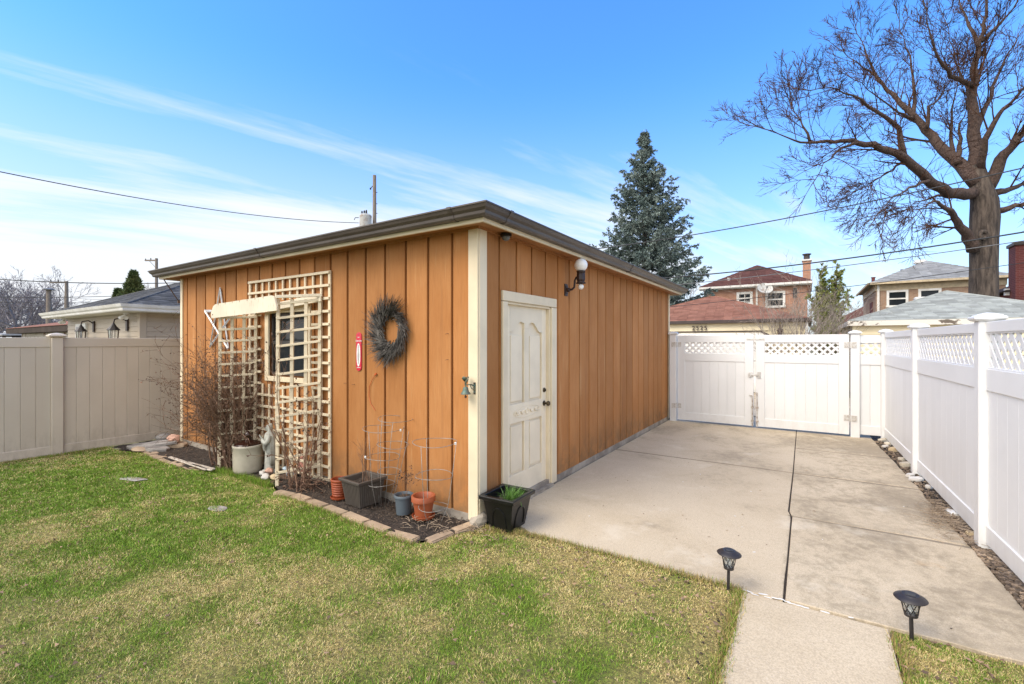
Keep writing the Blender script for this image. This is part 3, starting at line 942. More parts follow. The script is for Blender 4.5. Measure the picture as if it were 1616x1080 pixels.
# ------------------------------------------------------------------ concrete drive and walk
def wob(a, c, n, amp, seed):
    rg = random.Random(seed)
    a, c = Vector((*a, 0)), Vector((*c, 0))
    return [tuple((a.lerp(c, i / n) + Vector((rg.uniform(-amp, amp), rg.uniform(-amp, amp), 0)) * (0 if i in (0, n) else 1))[:2]) for i in range(n + 1)]
drive = setting('driveway')
def slab(poly, z=.007):
    b = MB(); b.prism(poly, -.09, z)
    o = b.build('concrete_slab', M['concrete'], drive)
    bm = bmesh.new(); bm.from_mesh(o.data)
    es = [e for e in bm.edges if all(w.co.z > 0 for w in e.verts)]
    bmesh.ops.bevel(bm, geom=es, offset=.004, segments=1, affect='EDGES')
    bm.to_mesh(o.data); bm.free()
    return o
near = wob((.46, .125), (2.352, .105), 14, .008, 1)
slab([(.02, .30)] + [(.40, .16)] + near + wob((2.352, .105), (2.350, 1.70), 5, .003, 2)[1:] + [(2.345, 1.80), (2.322, 1.92), (2.322, 3.452)] + [(.02, 3.430)])
slab([(.02, 3.446), (2.322, 3.468), (2.300, 6.44), (2.298, 8.0), (.02, 8.0)])
rx = [(3.60, .12), (3.60, .9), (3.58, 1.80), (3.545, 2.6), (3.53, 3.45), (3.50, 4.2), (3.47, 5.03), (3.42, 6.0), (3.40, 6.45), (3.40, 8.0)]
def redge(y0, y1, seed):
    rg = random.Random(seed)
    ys = np.linspace(y0, y1, 12)
    return [(float(np.interp(y, [q[1] for q in rx], [q[0] for q in rx])) + rg.uniform(-.010, .010), float(y)) for y in ys]
def lj(y):     # joint line between the two columns of slabs
    return float(np.interp(y, [.1, 1.78, 1.92, 3.45, 6.5, 8.0], [2.366, 2.362, 2.336, 2.334, 2.310, 2.306]))
cuts = [(.125, 1.774), (1.789, 3.456), (3.472, 5.035), (5.052, 6.36), (6.370, 8.0)]
for i, (a, c) in enumerate(cuts):
    lower = wob((lj(a), a), (redge(a, c, i)[0][0], a + (.002 if i == 0 else 0.05)), 8, .006 if i == 0 else 0.0, 30 + i)
    poly = lower + redge(a + (.05 if i else .01), c + .05, i)[1:] + [(lj(c), c)] + ([(2.335, 1.94)] if i == 1 else [])
    if i == 1: poly = lower + redge(a + .05, c + .05, i)[1:] + [(lj(c), c), (2.336, 1.92)]
    slab(poly, .006 if i else .007)
b = MB()
jy_ = [.13, .6, 1.1, 1.5, 1.78, 1.92, 2.4, 2.9, 3.4, 4.2, 5.0, 5.8, 6.4, 7.9]
for y0, y1 in zip(jy_[:-1], jy_[1:]):
    m0, m1 = lj(y0) - .008, lj(y1) - .008
    b.add([(m0 - .02, y0, -.003), (m0 + .02, y0, -.003), (m1 + .02, y1, -.003), (m1 - .02, y1, -.003)], [(0, 1, 2, 3)])
b.build('joint_dirt', M['soil'], drive)
walk = setting('garden_path')
def wslab(poly):
    b = MB(); b.prism(poly, -.09, .004)
    b.build('concrete_slab', M['concrete'], walk)
wslab([(2.86 + .006, -1.42)] + [(2.872, -.9), (2.872, .096), (2.36, .085), (2.135, .090)] + [(q[0], q[1]) for q in wob((2.133, .085), (2.128, -1.42), 12, .006, 8)[1:]])
wslab([(2.128, -3.6), (2.866, -3.6), (2.866, -1.43), (2.128, -1.43)])
# alley beyond the gates
b = MB(); b.add([(-40, 8.3, -.02), (60, 8.3, -.02), (60, 13.6, -.02), (-40, 13.6, -.02)], [(0, 1, 2, 3)])
tag(b.build('alley', M['concrete']), kind='structure')

# crumbs on the drive: pale paint flecks and small leaves
b = MB()
for i in range(60):
    x, y = rg.uniform(.4, 3.4), rg.uniform(.3, 5.5)
    p = Vector((x, y, .0092)); a = rg.uniform(0, 6.28)
    leafmesh(b, p, Vector((math.cos(a), math.sin(a), .05)), Vector((0, 0, 1)), rg.uniform(.010, .030), rg.uniform(.003, .008), .1)
tag(b.build('leaf_crumbs', M['litter']), 'small leaf crumbs scattered over the concrete drive', 'leaves', kind='stuff')
b = MB()
for (px, py) in ((1171, 832), (1105, 749), (1185, 776), (1078, 761), (1042, 806), (1190, 872), (1160, 815), (1298, 852), (930, 815), (1426, 800)):
    p = G(px, py, .007); p.z = .0085
    slabmesh(b, p, rg.uniform(.006, .014), rg.uniform(.004, .009), .002, rg.random(), 6, rg.uniform(0, 3))
for k in range(14):
    q = Vector((2.36 + rg.gauss(.02, .14),   .092 + rg.gauss(0, .008), .0082))
    slabmesh(b, q, rg.uniform(.010, .035), rg.uniform(.004, .008), .003, rg.random(), 7, rg.gauss(0, .15))
tag(b.build('paint_flecks', M['white']), 'white paint flecks lying on the concrete drive', 'paint flecks', kind='stuff')

# ------------------------------------------------------------------ planting bed and gravel strip
def patch(name, outline_fn, x0, x1, nx, ny, mat, amp, seed, z0=.0):
    X = np.linspace(x0, x1, nx)
    gx = np.repeat(X, ny); lo, hi = outline_fn(gx)
    t = np.tile(np.linspace(0, 1, ny), nx)
    gy = lo + (hi - lo) * t
    gz = z0 + (fbm(gx * 9, gy * 9, seed, 5) - .4) * amp
    v = np.stack([gx, gy, gz], 1)
    i, j = np.meshgrid(np.arange(nx - 1), np.arange(ny - 1), indexing='ij')
    a = (i * ny + j).ravel(); bb = ((i + 1) * ny + j).ravel()
    f = np.concatenate([np.stack([a, bb, bb + 1], 1), np.stack([a, bb + 1, a + 1], 1)])
    o = trimesh(name, v, f, mat)
    return tag(o, kind='structure')
patch('soil_bed', lambda x: (edge_bed(x) + .02, np.full_like(x, .05)), -6.66, -.06, 420, 36, M['soil'], .05, 4, .012)
patch('gravel_strip', lambda x: (np.full_like(x, .14), np.full_like(x, 8.0)), 3.36, 3.72, 20, 260, M['soil'], .03, 9, -.018)
# wood chips and twigs on the soil, stones in the gravel
b = MB()
def chip(x, y, z, s):
    a = rg.uniform(0, 3.14)
    m = Matrix.Rotation(a, 3, 'Z') @ Matrix.Rotation(rg.gauss(0, .35), 3, 'Y') @ Matrix.Rotation(rg.gauss(0, .5), 3, 'X')
    b.box((x, y, z), (s * rg.uniform(.8, 1.8), s * rg.uniform(.25, .6), s * .2), m)
for i in range(1300):
    x = rg.uniform(-6.4, -.08)
    lo = float(edge_bed(x)) + .08
    if i < 700: x = rg.uniform(-2.3, -.1)
    lo = float(edge_bed(x)) + .09
    y = rg.uniform(lo, .0)
    chip(x, y, .028 + rg.uniform(0, .014), rg.uniform(.006, .016))
tag(b.build('wood_chips', M['mulch']), 'wood chips and twig bits over the dark soil bed', 'mulch', kind='stuff')
b = MB()
for i in range(3200):
    y = rg.uniform(-.7, 6.3)
    if i < 2000: y = rg.uniform(-.7, 2.4)
    e = float(np.interp(y, [q[1] for q in rx], [q[0] for q in rx]))
    x = rg.uniform(e + .002, 3.75 - .0225 * y)
    if y < .1: x = rg.uniform(3.5, 3.72)
    s = rg.uniform(.010, .026)
    m = Matrix.Rotation(rg.uniform(0, 3.14), 3, 'Z') @ Matrix.Rotation(rg.gauss(0, .4), 3, 'X')
    b.box((x, y, .010 + rg.uniform(0, .012)), (s * rg.uniform(.8, 1.5), s * .75, s * .5), m)
tag(b.build('gravel', pm('mixed gravel', (0.28, 0.21, 0.15), (0.12, 0.088, 0.064), 4, rough=.9, bump=.2, island=.55, world=True)), 'brown gravel and chips along the foot of the white fence', 'gravel', kind='stuff')

# paver edging of the bed
edging = thing('garden_edging', 'row of tan concrete pavers edging the soil bed by the garage corner', 'edging', (-.127, -.47, 0))
rgp = random.Random(3)
def paver(a, c, w=.105, h=.062):
    a, c = Vector((*a, 0)), Vector((*c, 0))
    d = c - a; ln = d.length - .006
    b = MB(); b.box((0, 0, 0), (ln, w, h))
    me = b.mesh('paver', M['paver']); bevel_mesh(me, .010, 2)
    o = bpy.data.objects.new('paver', me); COL.objects.link(o); o.parent = edging
    m = (a + c) / 2 + Vector((0, 0, h / 2 - .033 + rgp.uniform(-.006, .006)))
    o.location = m - wpos(edging)
    o.rotation_euler = (rgp.gauss(0, .03), rgp.gauss(0, .015), math.atan2(d.y, d.x) + rgp.gauss(0, .02))
for a, c in [((-.045, -.02), (-.085, -.245)), ((-.09, -.255), (-.14, -.50)),
             ((-.22, -.535), (-.55, -.545)), ((-.56, -.54), (-.86, -.525)), ((-.87, -.52), (-1.20, -.495)), ((-1.21, -.49), (-1.53, -.475)),
             ((-1.54, -.47), (-1.83, -.465)), ((-1.84, -.46), (-2.10, -.465)), ((-2.11, -.465), (-2.38, -.49))]:
    paver(a, c)
edging2 = thing('garden_edging', 'low run of tan pavers half sunk in the grass left of the arbor', 'edging', (-5.0, -.55, 0))
edging = edging2
for a, c in [((-4.05, -.50), (-4.40, -.56)), ((-4.41, -.565), (-4.76, -.575)), ((-4.77, -.575), (-5.12, -.565)), ((-5.13, -.56), (-5.48, -.54)), ((-5.49, -.535), (-5.86, -.50))]:
    paver(a, c, .14, .05)

# flagstones and stones heaped in the far left corner of the bed
def stone(name, px, py, z, rx_, ry_, h, mat, label, cat, seed, rz=0, tilt=(0, 0), round_=False, group=None):
    p = G(px, py, z)
    if group and 'white fence' in group: rx_, ry_ = rx_ * .8, ry_ * .8
    b = MB()
    if round_: rockmesh(b, p + Vector((0, 0, h / 2)), (rx_ * 2.2, ry_ * 2.2, h * 1.2), seed)
    else: slabmesh(b, p, rx_, ry_, h, seed, 11, rz, tilt)
    o = b.build(name, mat, base=(p.x, p.y, z), smooth=35)
    return tag(o, label, cat, group)
FS = 'stones heaped at the far left end of the bed'
stone('flagstone', 229, 706, .02, .32, .17, .05, M['slate'], 'grey flagstone at the left end of the heap beside the tan fence', 'flagstone', 1, .3, (0, -.06), group=FS)
stone('flagstone', 252, 702, .06, .30, .15, .045, M['slate'], 'grey split flagstone lying on top of the heap by the fence', 'flagstone', 2, .35, (.05, -.08), group=FS)
stone('flagstone', 247, 710, .02, .26, .13, .05, M['slate'], 'grey flagstone at the front of the heap above the sunken pavers', 'flagstone', 3, .2, (0, .03), group=FS)
stone('flagstone', 272, 705, .02, .30, .12, .06, M['paver'], 'brown flat stone lying against the garage foundation corner', 'flagstone', 4, .55, (.02, 0), group=FS)
stone('rock', 259, 695, .05, .13, .11, .12, M['slate'], 'rounded grey brown rock at the back of the heap', 'rock', 5, round_=True, group=FS)
stone('rock', 274, 699, .08, .13, .10, .13, M['pinkstone'], 'rounded pink granite rock by the far corner of the garage', 'rock', 6, round_=True, group=FS)
stone('rock', 221, 713, .0, .16, .1, .07, M['paver'], 'low tan rock at the grass end of the flagstone heap', 'rock', 16, round_=True, group=FS)
# white wood strips lying in front of the soil
for i, (a, c, lab) in enumerate([((268, 721), (326, 742), 'long flaking white wood strip lying nearest the lawn'), ((296, 729), (338, 741), 'short flaking white wood strip lying on the soil beside the arbor leg'), ((303, 733), (334, 743), 'split brown white stick between the two white wood strips')]):
    p, q = G(*a, .05), G(*c, .04)
    b = MB()
    d = (q - p); m = Matrix.Rotation(math.atan2(d.y, d.x), 3, 'Z')
    b.box((p + q) / 2, (d.length, .045 if i == 0 else .03, .016), m)
    tag(b.build('wood_strip', M['whitewood'], base=tuple((p + q) / 2), bevel=.003), lab, 'wood strip', 'loose wood strips on the soil')
# stepping stones nearly swallowed by the lawn
stone('stepping_stone', 342, 804, -.007, .13, .07, .013, M['slate'], 'grey stepping stone sunk in the middle of the green lawn', 'stepping stone', 21, .2, group='stepping stones sunk in the lawn')
stone('stepping_stone', 210, 757, -.004, .20, .07, .013, M['slate'], 'grey stepping stone in the grass nearest the tan fence', 'stepping stone', 22, .3, group='stepping stones sunk in the lawn')
# stones round the statue
SG = 'stones round the statue'
stone('rock', 418, 757, .03, .06, .045, .07, M['whitestone'], 'white rock in front of the statue beside the crock', 'rock', 31, round_=True, group=SG)
stone('rock', 424, 748, .03, .06, .045, .07, M['pinkstone'], 'pink rock behind the white rock at the statue foot', 'rock', 32, round_=True, group=SG)
stone('rock', 434, 757, .03, .07, .045, .06, M['yellowstone'], 'ochre rock right in front of the statue base', 'rock', 33, round_=True, group=SG)
stone('rock', 414, 750, .03, .05, .04, .05, M['whitestone'], 'small white rock touching the foot of the stoneware crock', 'rock', 34, round_=True, group=SG)
stone('rock', 459, 751, .03, .08, .05, .07, M['bluestone'], 'pale blue rock inside the right arbor panel', 'rock', 35, round_=True, group=SG)
stone('rock', 450, 743, .06, .035, .03, .05, M['bluestone'], 'small blue rock behind the front arbor leg', 'rock', 36, round_=True, group=SG)
stone('rock', 479, 752, .02, .10, .05, .24, M['redstone'], 'upright red sandstone lump behind the right arbor panel', 'rock', 37, round_=True, group=SG)
# pale stones along the fence
FG = 'pale stones along the white fence'
for i, (px, py, rx_, ry_, h, mt, lab) in enumerate([
    (1395, 696, .16, .06, .035, 'limestone', 'pale stone in the corner under the small white fence panel'),
    (1402, 702, .09, .06, .035, 'limestone', 'pale stone second from the far fence corner'),
    (1397, 706, .08, .05, .03, 'whitestone', 'small white stone on the drive edge near the far corner'),
    (1412, 712, .13, .075, .05, 'yellowstone', 'ochre stone leaning on the far fence panel'),
    (1424, 727, .08, .05, .04, 'limestone', 'pale stone short of the middle fence post'),
    (1431, 736, .13, .07, .05, 'limestone', 'long pale stone just beyond the middle fence post'),
    (1437, 752, .09, .05, .03, 'whitestone', 'white flat stone on the drive side of the middle post'),
    (1445, 758, .15, .075, .03, 'whitestone', 'widest white flat stone at the foot of the middle post'),
    (1466, 771, .05, .035, .035, 'whitestone', 'little white stone just this side of the middle post'),
    (1531, 845, .05, .04, .03, 'yellowstone', 'small ochre stone beside the nearest full fence post')]):
    stone('rock', px, py, .012, rx_, ry_, h, M[mt], lab, 'rock', 50 + i, .9, group=FG)
p = G(1503, 813, .01)
b = MB(); b.box((0, 0, .02), (.07, .13, .03), Matrix.Rotation(.2, 3, 'Z'))
b.box((0, 0, .0375), (.055, .11, .006), Matrix.Rotation(.2, 3, 'Z'))
o = b.build('white_block', M['whiteplastic'], bevel=.006); o.location = p
tag(o, 'small white plastic block lying on the gravel under the fence', 'block')
# dry straw heap drifted against the fence
b = MB()
for i in range(260):
    y = rg.gauss(2.35, .28); x = rg.uniform(3.40, 3.64)
    a = rg.gauss(1.2, .8); l = rg.uniform(.06, .22)
    q = Vector((x, y, .030 + rg.uniform(0, .02)))
    dv = Vector((math.cos(a), math.sin(a), rg.gauss(0, .06)))
    b.tube([q, q + dv * l * .5 + Vector((rg.gauss(0, .01), rg.gauss(0, .01), .006)), q + dv * l], [.0022, .002, .001], 3, cap=False)
tag(b.build('dry_straw', M['palestem']), 'drift of dry straw stalks between the drive and white fence', 'straw', kind='stuff')

# ------------------------------------------------------------------ the garage
W_, D_ = 6.0, 6.66
WX0, WX1, WZ0, WZ1 = -3.40, -2.58, 1.225, 2.02      # window opening in the left wall
DY0, DY1, DZ1 = 0.45, 1.36, 2.05                    # door opening in the right wall
ZB, ZT = .085, 2.70
garage = thing('garage', 'tan board sided garage with cream trim and brown gutters', 'garage', (0, 0, 0))
b = MB(); b.box((-W_ / 2, -.004 + .075, .035), (W_ + .008, .15, .11)); b.box((-.075 + .004, D_ / 2, .035), (.15, D_ - .31, .0898))
b.box((-W_ + .071, D_ / 2, .035), (.15, D_ - .31, .11)); b.box((-W_ / 2, D_ - .071, .035), (W_ + .008, .15, .11))
b.build('foundation', M['found'], garage)
t = .10; yc = .042 + t / 2
b = MB()
zc_, hh = (ZB + ZT) / 2, ZT - ZB
b.box(((-W_ + WX0) / 2, yc, zc_), (WX0 + W_ - .03, t, hh))
b.box((WX1 / 2 - .010, yc, zc_), (-WX1 - .02, t, hh))
b.box(((WX0 + WX1) / 2 - .015, yc, (ZB + WZ0) / 2), (WX1 - WX0 - .035, t, WZ0 - ZB))
b.box(((WX0 + WX1) / 2 - .015, yc, (ZT + WZ1) / 2), (WX1 - WX0 - .035, t, ZT - WZ1))
xc = -.042 - t / 2
b.box((xc, (DY0 + .115) / 2, zc_), (t, DY0 - .115, hh))
b.box((xc, (DY1 + D_) / 2, zc_), (t, D_ - DY1, hh))
b.box((xc, (DY0 + DY1) / 2, (DZ1 + ZT) / 2), (t, DY1 - DY0 - .002, ZT - DZ1))
b.box((-W_ + .062, D_ / 2, zc_), (t, D_ - .26, hh))
b.box((-W_ / 2, D_ - .062, zc_), (W_ - .04, t, hh))
b.build('wall', M['siding'], garage)
# boards of the left wall
def vboard_left(xa, xb, z0, z1):
    bpart('siding_board', ((xa + xb) / 2, .0205, (z0 + z1) / 2), (xb - xa, .041, z1 - z0), M['siding'], garage, bevel=.003)
grooves = [-.301 - .305 * k for k in range(19)]
edges = [-.10] + grooves + [-5.94]
gw = .034
for i in range(len(edges) - 1):
    xb = edges[i] - (0 if i == 0 else gw / 2); xa = edges[i + 1] + (0 if i == len(edges) - 2 else gw / 2)
    if xb <= WX0 - .09 or xa >= WX1 + .09: vboard_left(xa, xb, ZB, ZT)
    else:
        vboard_left(xa, xb, ZB, WZ0 - .085); vboard_left(xa, xb, WZ1 + .085, ZT)
        if xb > WX1 + .09: vboard_left(WX1 + .09, xb, WZ0 - .085, WZ1 + .085)
        if xa < WX0 - .09: vboard_left(xa, WX0 - .09, WZ0 - .085, WZ1 + .085)
def vboard_right(ya, yb, z0, z1):
    bpart('siding_board', (-.0205, (ya + yb) / 2, (z0 + z1) / 2), (.041, yb - ya, z1 - z0), M['siding'], garage, bevel=.003)
edges = [.115, .34] + [.34 + .305 * k for k in range(1, 21)] + [6.60]
for i in range(len(edges) - 1):
    ya = edges[i] + (0 if i == 0 else gw / 2 - .004); yb = edges[i + 1] - (0 if i == len(edges) - 2 else gw / 2 - .004)
    lo, hi = DY0 - .085, DY1 + .12
    z0 = .045
    if yb <= lo + .002 or ya >= hi - .002: vboard_right(ya, yb, z0, ZT)
    else:
        vboard_right(ya, yb, DZ1 + .10, ZT)
        if yb > hi + .01: vboard_right(hi, yb, z0, DZ1 + .10)
        if ya < lo - .01: vboard_right(ya, lo, z0, DZ1 + .10)
for g_x in grooves:
    for z0, z1 in ([(ZB, ZT)] if not (WX0 - .09 < g_x < WX1 + .09) else [(ZB, WZ0 - .085), (WZ1 + .085, ZT)]):
        bpart('channel_strip', (g_x + .003, .029, (z0 + z1) / 2), (.012, .026, z1 - z0), M['siding'], garage, bevel=.001)
for k in range(21):
    g_y = .34 + .305 * k
    for z0, z1 in ([(.045, ZT)] if not (DY0 - .085 < g_y < DY1 + .12) else [(DZ1 + .10, ZT)]):
        bpart('channel_strip', (-.030, g_y + .003, (z0 + z1) / 2), (.024, .010, z1 - z0), M['siding'], garage, bevel=.001)
# rough cement lump under the corner board
b = MB(); rockmesh(b, (-.03, .03, .045), (.21, .21, .17), 71); b.build('cement_lump', M['found'], garage)
# cream corner boards
for c, s in [((-.043, -.010, 1.375), (.11, .02, 2.67)), ((.010, .0565, 1.375), (.02, .113, 2.67)),
             ((-5.965, -.010, 1.375), (.07, .02, 2.67)), ((.010, 6.635, 1.37), (.02, .055, 2.66)), ((-.03, 6.671, 1.37), (.10, .02, 2.66)), ((-6.010, .04, 1.375), (.02, .08, 2.67))]:
    bpart('corner_board', c, s, M['cream'], garage, bevel=.004)
# eaves: soffit, frieze, fascia and gutter are swept round the whole roof edge
def ring(mb, prof, x0=-W_, x1=0.0, y0=0.0, y1=D_):
    n = len(prof)
    vs = []
    for (o, z) in prof:
        vs += [(x1 + o, y0 - o, z), (x1 + o, y1 + o, z), (x0 - o, y1 + o, z), (x0 - o, y0 - o, z)]
    fs = []
    for i in range(n):
        j = (i + 1) % n
        for k in range(4):
            l = (k + 1) % 4
            fs.append((i * 4 + k, i * 4 + l, j * 4 + l, j * 4 + k))
    mb.add(vs, fs)
b = MB(); ring(b, [(-.08, 2.700), (.205, 2.672), (.205, 2.690), (-.08, 2.72)]); b.build('soffit', M['soffit'], garage)
b = MB(); ring(b, [(.002, 2.665), (.022, 2.665), (.022, 2.698), (.002, 2.700)]); b.build('frieze', M['siding'], garage)
b = MB(); ring(b, [(.206, 2.652), (.228, 2.652), (.228, 2.765), (.206, 2.765)]); b.build('fascia', M['cream'], garage)
b = MB(); ring(b, [(.230, 2.685), (.285, 2.685), (.296, 2.700), (.300, 2.722), (.322, 2.742), (.334, 2.768), (.341, 2.770), (.341, 2.782), (.330, 2.782), (.318, 2.750), (.290, 2.728), (.280, 2.694), (.238, 2.694), (.236, 2.782), (.230, 2.782)])
gut = b.build('gutter', M['gutter'], garage)
# gutter seams, each a strap round the profile
for (x, y, ax) in [(.3, .02, 'y'), (.3, 3.3, 'y'), (-.03, -.3, 'x'), (-3.1, -.3, 'x')]:
    b = MB()
    pr = [(.2305, 2.681), (.288, 2.681), (.300, 2.698), (.304, 2.721), (.326, 2.740), (.3455, 2.768), (.3455, 2.786), (.3405, 2.786), (.3405, 2.77), (.322, 2.743), (.299, 2.723), (.295, 2.701), (.284, 2.6845), (.2305, 2.6845)]
    if ax == 'y': vs = [(o, y + d, z) for d in (0, .045) for o, z in pr]
    else: vs = [(x - d, -o, z) for d in (0, .045) for o, z in pr]
    n = len(pr)
    b.add(vs, [tuple(range(n)), tuple(range(n, 2 * n))] + [(i, (i + 1) % n, n + (i + 1) % n, n + i) for i in range(n)])
    b.build('seam', M['gutter'], gut)
b = MB()
e = .245; zr = 2.775; rise = .72
A1, A2, A3, A4 = (e, -e, zr), (e, D_ + e, zr), (-W_ - e, D_ + e, zr), (-W_ - e, -e, zr)
R1, R2 = (-W_ / 2, 3.0, zr + rise), (-W_ / 2, 3.66, zr + rise)
b.add([A1, A2, A3, A4, R1, R2], [(0, 1, 5, 4), (2, 3, 4, 5), (3, 0, 4), (1, 2, 5), (3, 2, 1, 0)])
roof = b.build('roof', M['brownroof'], garage)
b = MB()
for q in ((A4, A1, R1, R1), (A1, A2, R2, R1)):
    shingle_plane(b, *q, row=.16, tab=.33, seed=2)
tag(b.build('shingles', M['brownroof'], roof), kind='stuff')

# window
win = MB()
fw = .085
wy = -.012
win.box((WX0 - fw / 2 - .002, wy, (WZ0 + WZ1) / 2), (fw, .024, WZ1 - WZ0 + .16))
win.box((WX1 + fw / 2 + .002, wy, (WZ0 + WZ1) / 2), (fw, .024, WZ1 - WZ0 + .16))
win.box(((WX0 + WX1) / 2, wy, WZ1 + fw / 2), (WX1 - WX0, .024, fw))
win.box(((WX0 + WX1) / 2, wy - .012, WZ0 - .045), (WX1 - WX0, .05, .06))
window = win.build('window', M['cream'], garage, bevel=.003)
b = MB()
xm, zm, ww, wh = (WX0 + WX1) / 2, (WZ0 + WZ1) / 2, WX1 - WX0, WZ1 - WZ0
for sx in (-1, 1): b.box((xm + sx * (ww / 2 - .02), .045, zm), (.036, .05, wh - .004))
for zz in (WZ0 + .02, WZ1 - .02): b.box((xm, .045, zz), (ww - .08, .05, .036))
b.box((xm, .030, zm + .02), (ww - .08, .03, .045))
b.build('sash', pm('dark bronze sash', (0.05, 0.045, 0.042), rough=.4, bump=0), window)
for z0, z1, y in ((WZ0 + .04, zm - .005, .045), (zm + .045, WZ1 - .04, .055)):
    b = MB(); b.box((xm, y, (z0 + z1) / 2), (ww - .082, .006, z1 - z0)); b.build('pane', M['glass'], window)
b = MB()
for k in range(9): b.box((xm, .11, zm + .07 + k * .034), (ww - .1, .022, .003), Matrix.Rotation(.5, 3, 'X'))
tag(b.build('blind', pm('grey blind slats', (.09, .09, .09), rough=.6, bump=0), window), kind='stuff')
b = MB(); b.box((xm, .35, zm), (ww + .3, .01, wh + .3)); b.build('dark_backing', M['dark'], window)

# door and its casing
dt = MB()
dt.box((.014, DY0 - .0425, (DZ1 + .02) / 2 + .0), (.028, .085, DZ1 - .03))
dt.box((.014, DY1 + .06, (DZ1 + .02) / 2), (.028, .12, DZ1 - .03))
dt.box((.014, (DY0 + DY1) / 2 + .0175, DZ1 + .05), (.028, DY1 - DY0 + .205, .10))
casing = dt.build('door_casing', M['cream'], garage, bevel=.005)
b = MB()
b.box((-.052, DY0 + .012, DZ1 / 2 + .01), (.115, .024, DZ1 - .03)); b.box((-.052, DY1 - .012, DZ1 / 2 + .01), (.115, .024, DZ1 - .03)); b.box((-.052, (DY0 + DY1) / 2, DZ1 - .012), (.115, DY1 - DY0 - .048, .024))
b.build('jamb', M['cream'], casing, bevel=.003)
b = MB(); b.box((-.03, (DY0 + DY1) / 2, .022), (.16, DY1 - DY0, .03)); b.build('threshold', M['found'], casing)
ya, yb = DY0 + .026, DY1 - .026
dx = -.060                           # outer face of the door, set back in the jamb
dw = yb - ya
db = MB(); db.box((dx - .02, (ya + yb) / 2, 1.035), (.04, dw, 1.985))
door = db.build('door', M['door'], garage, bevel=.002)
# raised stiles and rails leave four sunk panels; the upper two have an ogee top
def rail(name, poly, x0=dx + .0005, x1=dx + .026):
    b = MB()
    n = len(poly)
    vs = [(x0, y, z) for y, z in poly] + [(x1, y, z) for y, z in poly]
    b.add(vs, [tuple(range(n)), tuple(reversed(range(n, 2 * n)))] + [(i, n + i, n + (i + 1) % n, (i + 1) % n) for i in range(n)])
    return b.build(name, M['door'], door, bevel=.004)
sw = .10
ym = (ya + yb) / 2
rail('stile', [(ya, .045), (ya + sw, .045), (ya + sw, 2.027), (ya, 2.027)])
rail('stile', [(yb - sw, .045), (yb, .045), (yb, 2.027), (yb - sw, 2.027)])
rail('mullion', [(ym - .05, .29), (ym + .05, .29), (ym + .05, .815), (ym - .05, .815)])
rail('mullion', [(ym - .05, 1.01), (ym + .05, 1.01), (ym + .05, 1.80), (ym - .05, 1.80)])
rail('bottom_rail', [(ya + sw, .045), (yb - sw, .045), (yb - sw, .29), (ya + sw, .29)])
rail('lock_rail', [(ya + sw, .815), (yb - sw, .815), (yb - sw, 1.01), (ya + sw, 1.01)])
top = [(ya + sw, 2.027), (ya + sw, 1.755)]
n = 14
for i in range(n + 1):
    s = i / n
    top.append((ya + sw + (ym - .05 - ya - sw) * s, 1.755 + .105 * (0.5 - 0.5 * math.cos(math.pi * min(1, max(0, (s - .12) / .62)))) - (.012 * max(0, (s - .8) / .2))))
top += [(ym - .05, 1.80), (ym + .05, 1.80)]
for i in range(n + 1):
    s = 1 - i / n
    top.append((ym + .05 + (yb - sw - ym - .05) * (1 - s), 1.755 + .105 * (0.5 - 0.5 * math.cos(math.pi * min(1, max(0, (s - .12) / .62)))) - (.012 * max(0, (s - .8) / .2))))
top += [(yb - sw, 1.755), (yb - sw, 2.027)]
cl = []
for q in top:
    if not cl or (abs(q[0] - cl[-1][0]) + abs(q[1] - cl[-1][1])) > 1e-4: cl.append(q)
b = MB(); nn_ = len(cl)
b.add([(dx + .0005, y, z) for y, z in cl] + [(dx + .026, y, z) for y, z in cl],
      [tuple(range(nn_)), tuple(reversed(range(nn_, 2 * nn_)))] + [(i, nn_ + i, nn_ + (i + 1) % nn_, (i + 1) % nn_) for i in range(nn_)])
b.build('top_rail', M['door'], door)
for y0, y1, z0, z1 in ((ya + sw, ym - .05, .29, .815), (ym + .05, yb - sw, .29, .815), (ya + sw, ym - .05, 1.01, 1.745), (ym + .05, yb - sw, 1.01, 1.745)):
    b = MB()
    g_ = .028
    b.box((dx + .008, (y0 + y1) / 2, (z0 + z1) / 2), (.018, y1 - y0 - 2 * g_, z1 - z0 - 2 * g_))
    b.build('door_panel', M['door'], door, bevel=.004)
# carved scroll on the lock rail
b = MB()
for s in (-1, 1):
    pts = [(dx + .028, ym + s * (.06 + .05 * k / 6 + .025 * math.sin(k)), .915 + .022 * math.sin(k * 1.1)) for k in range(12)]
    b.tube([(p[0], ym + s * (.03 + .017 * i), .915 + .020 * math.sin(i * 1.25)) for i, p in enumerate(pts)], [.007 + .004 * math.sin(i) ** 2 for i in range(12)], 6)
    b.tube([(dx + .028, ym + s * (.215 + .022 * math.cos(a)), .915 + .022 * math.sin(a)) for a in [q * .5 for q in range(13)]], .006, 6)
b.tube([(dx + .028, ym + .03 * math.cos(a), .915 + .03 * math.sin(a)) for a in [q * .4 for q in range(16)]], .007, 6, closed=True)
ov = [(ym + .265 * math.cos(a), .915 + .058 * math.sin(a)) for a in [2 * math.pi * q / 28 for q in range(28)]]
b.tube([(dx + .027, y, z) for y, z in ov], .004, 5, closed=True)
b.build('carved_scroll', M['door'], door, smooth=60)
mY = Matrix.Rotation(R(90), 3, 'Y')
b = MB(); b.lathe([(.030, 0), (.030, .006), (.012, .010), (.012, .035), (.026, .045), (.030, .060), (.022, .072), (.0, .074)], (dx + .026, yb - .055, .955), 16, mY); b.build('door_knob', M['brass'], door, smooth=50)
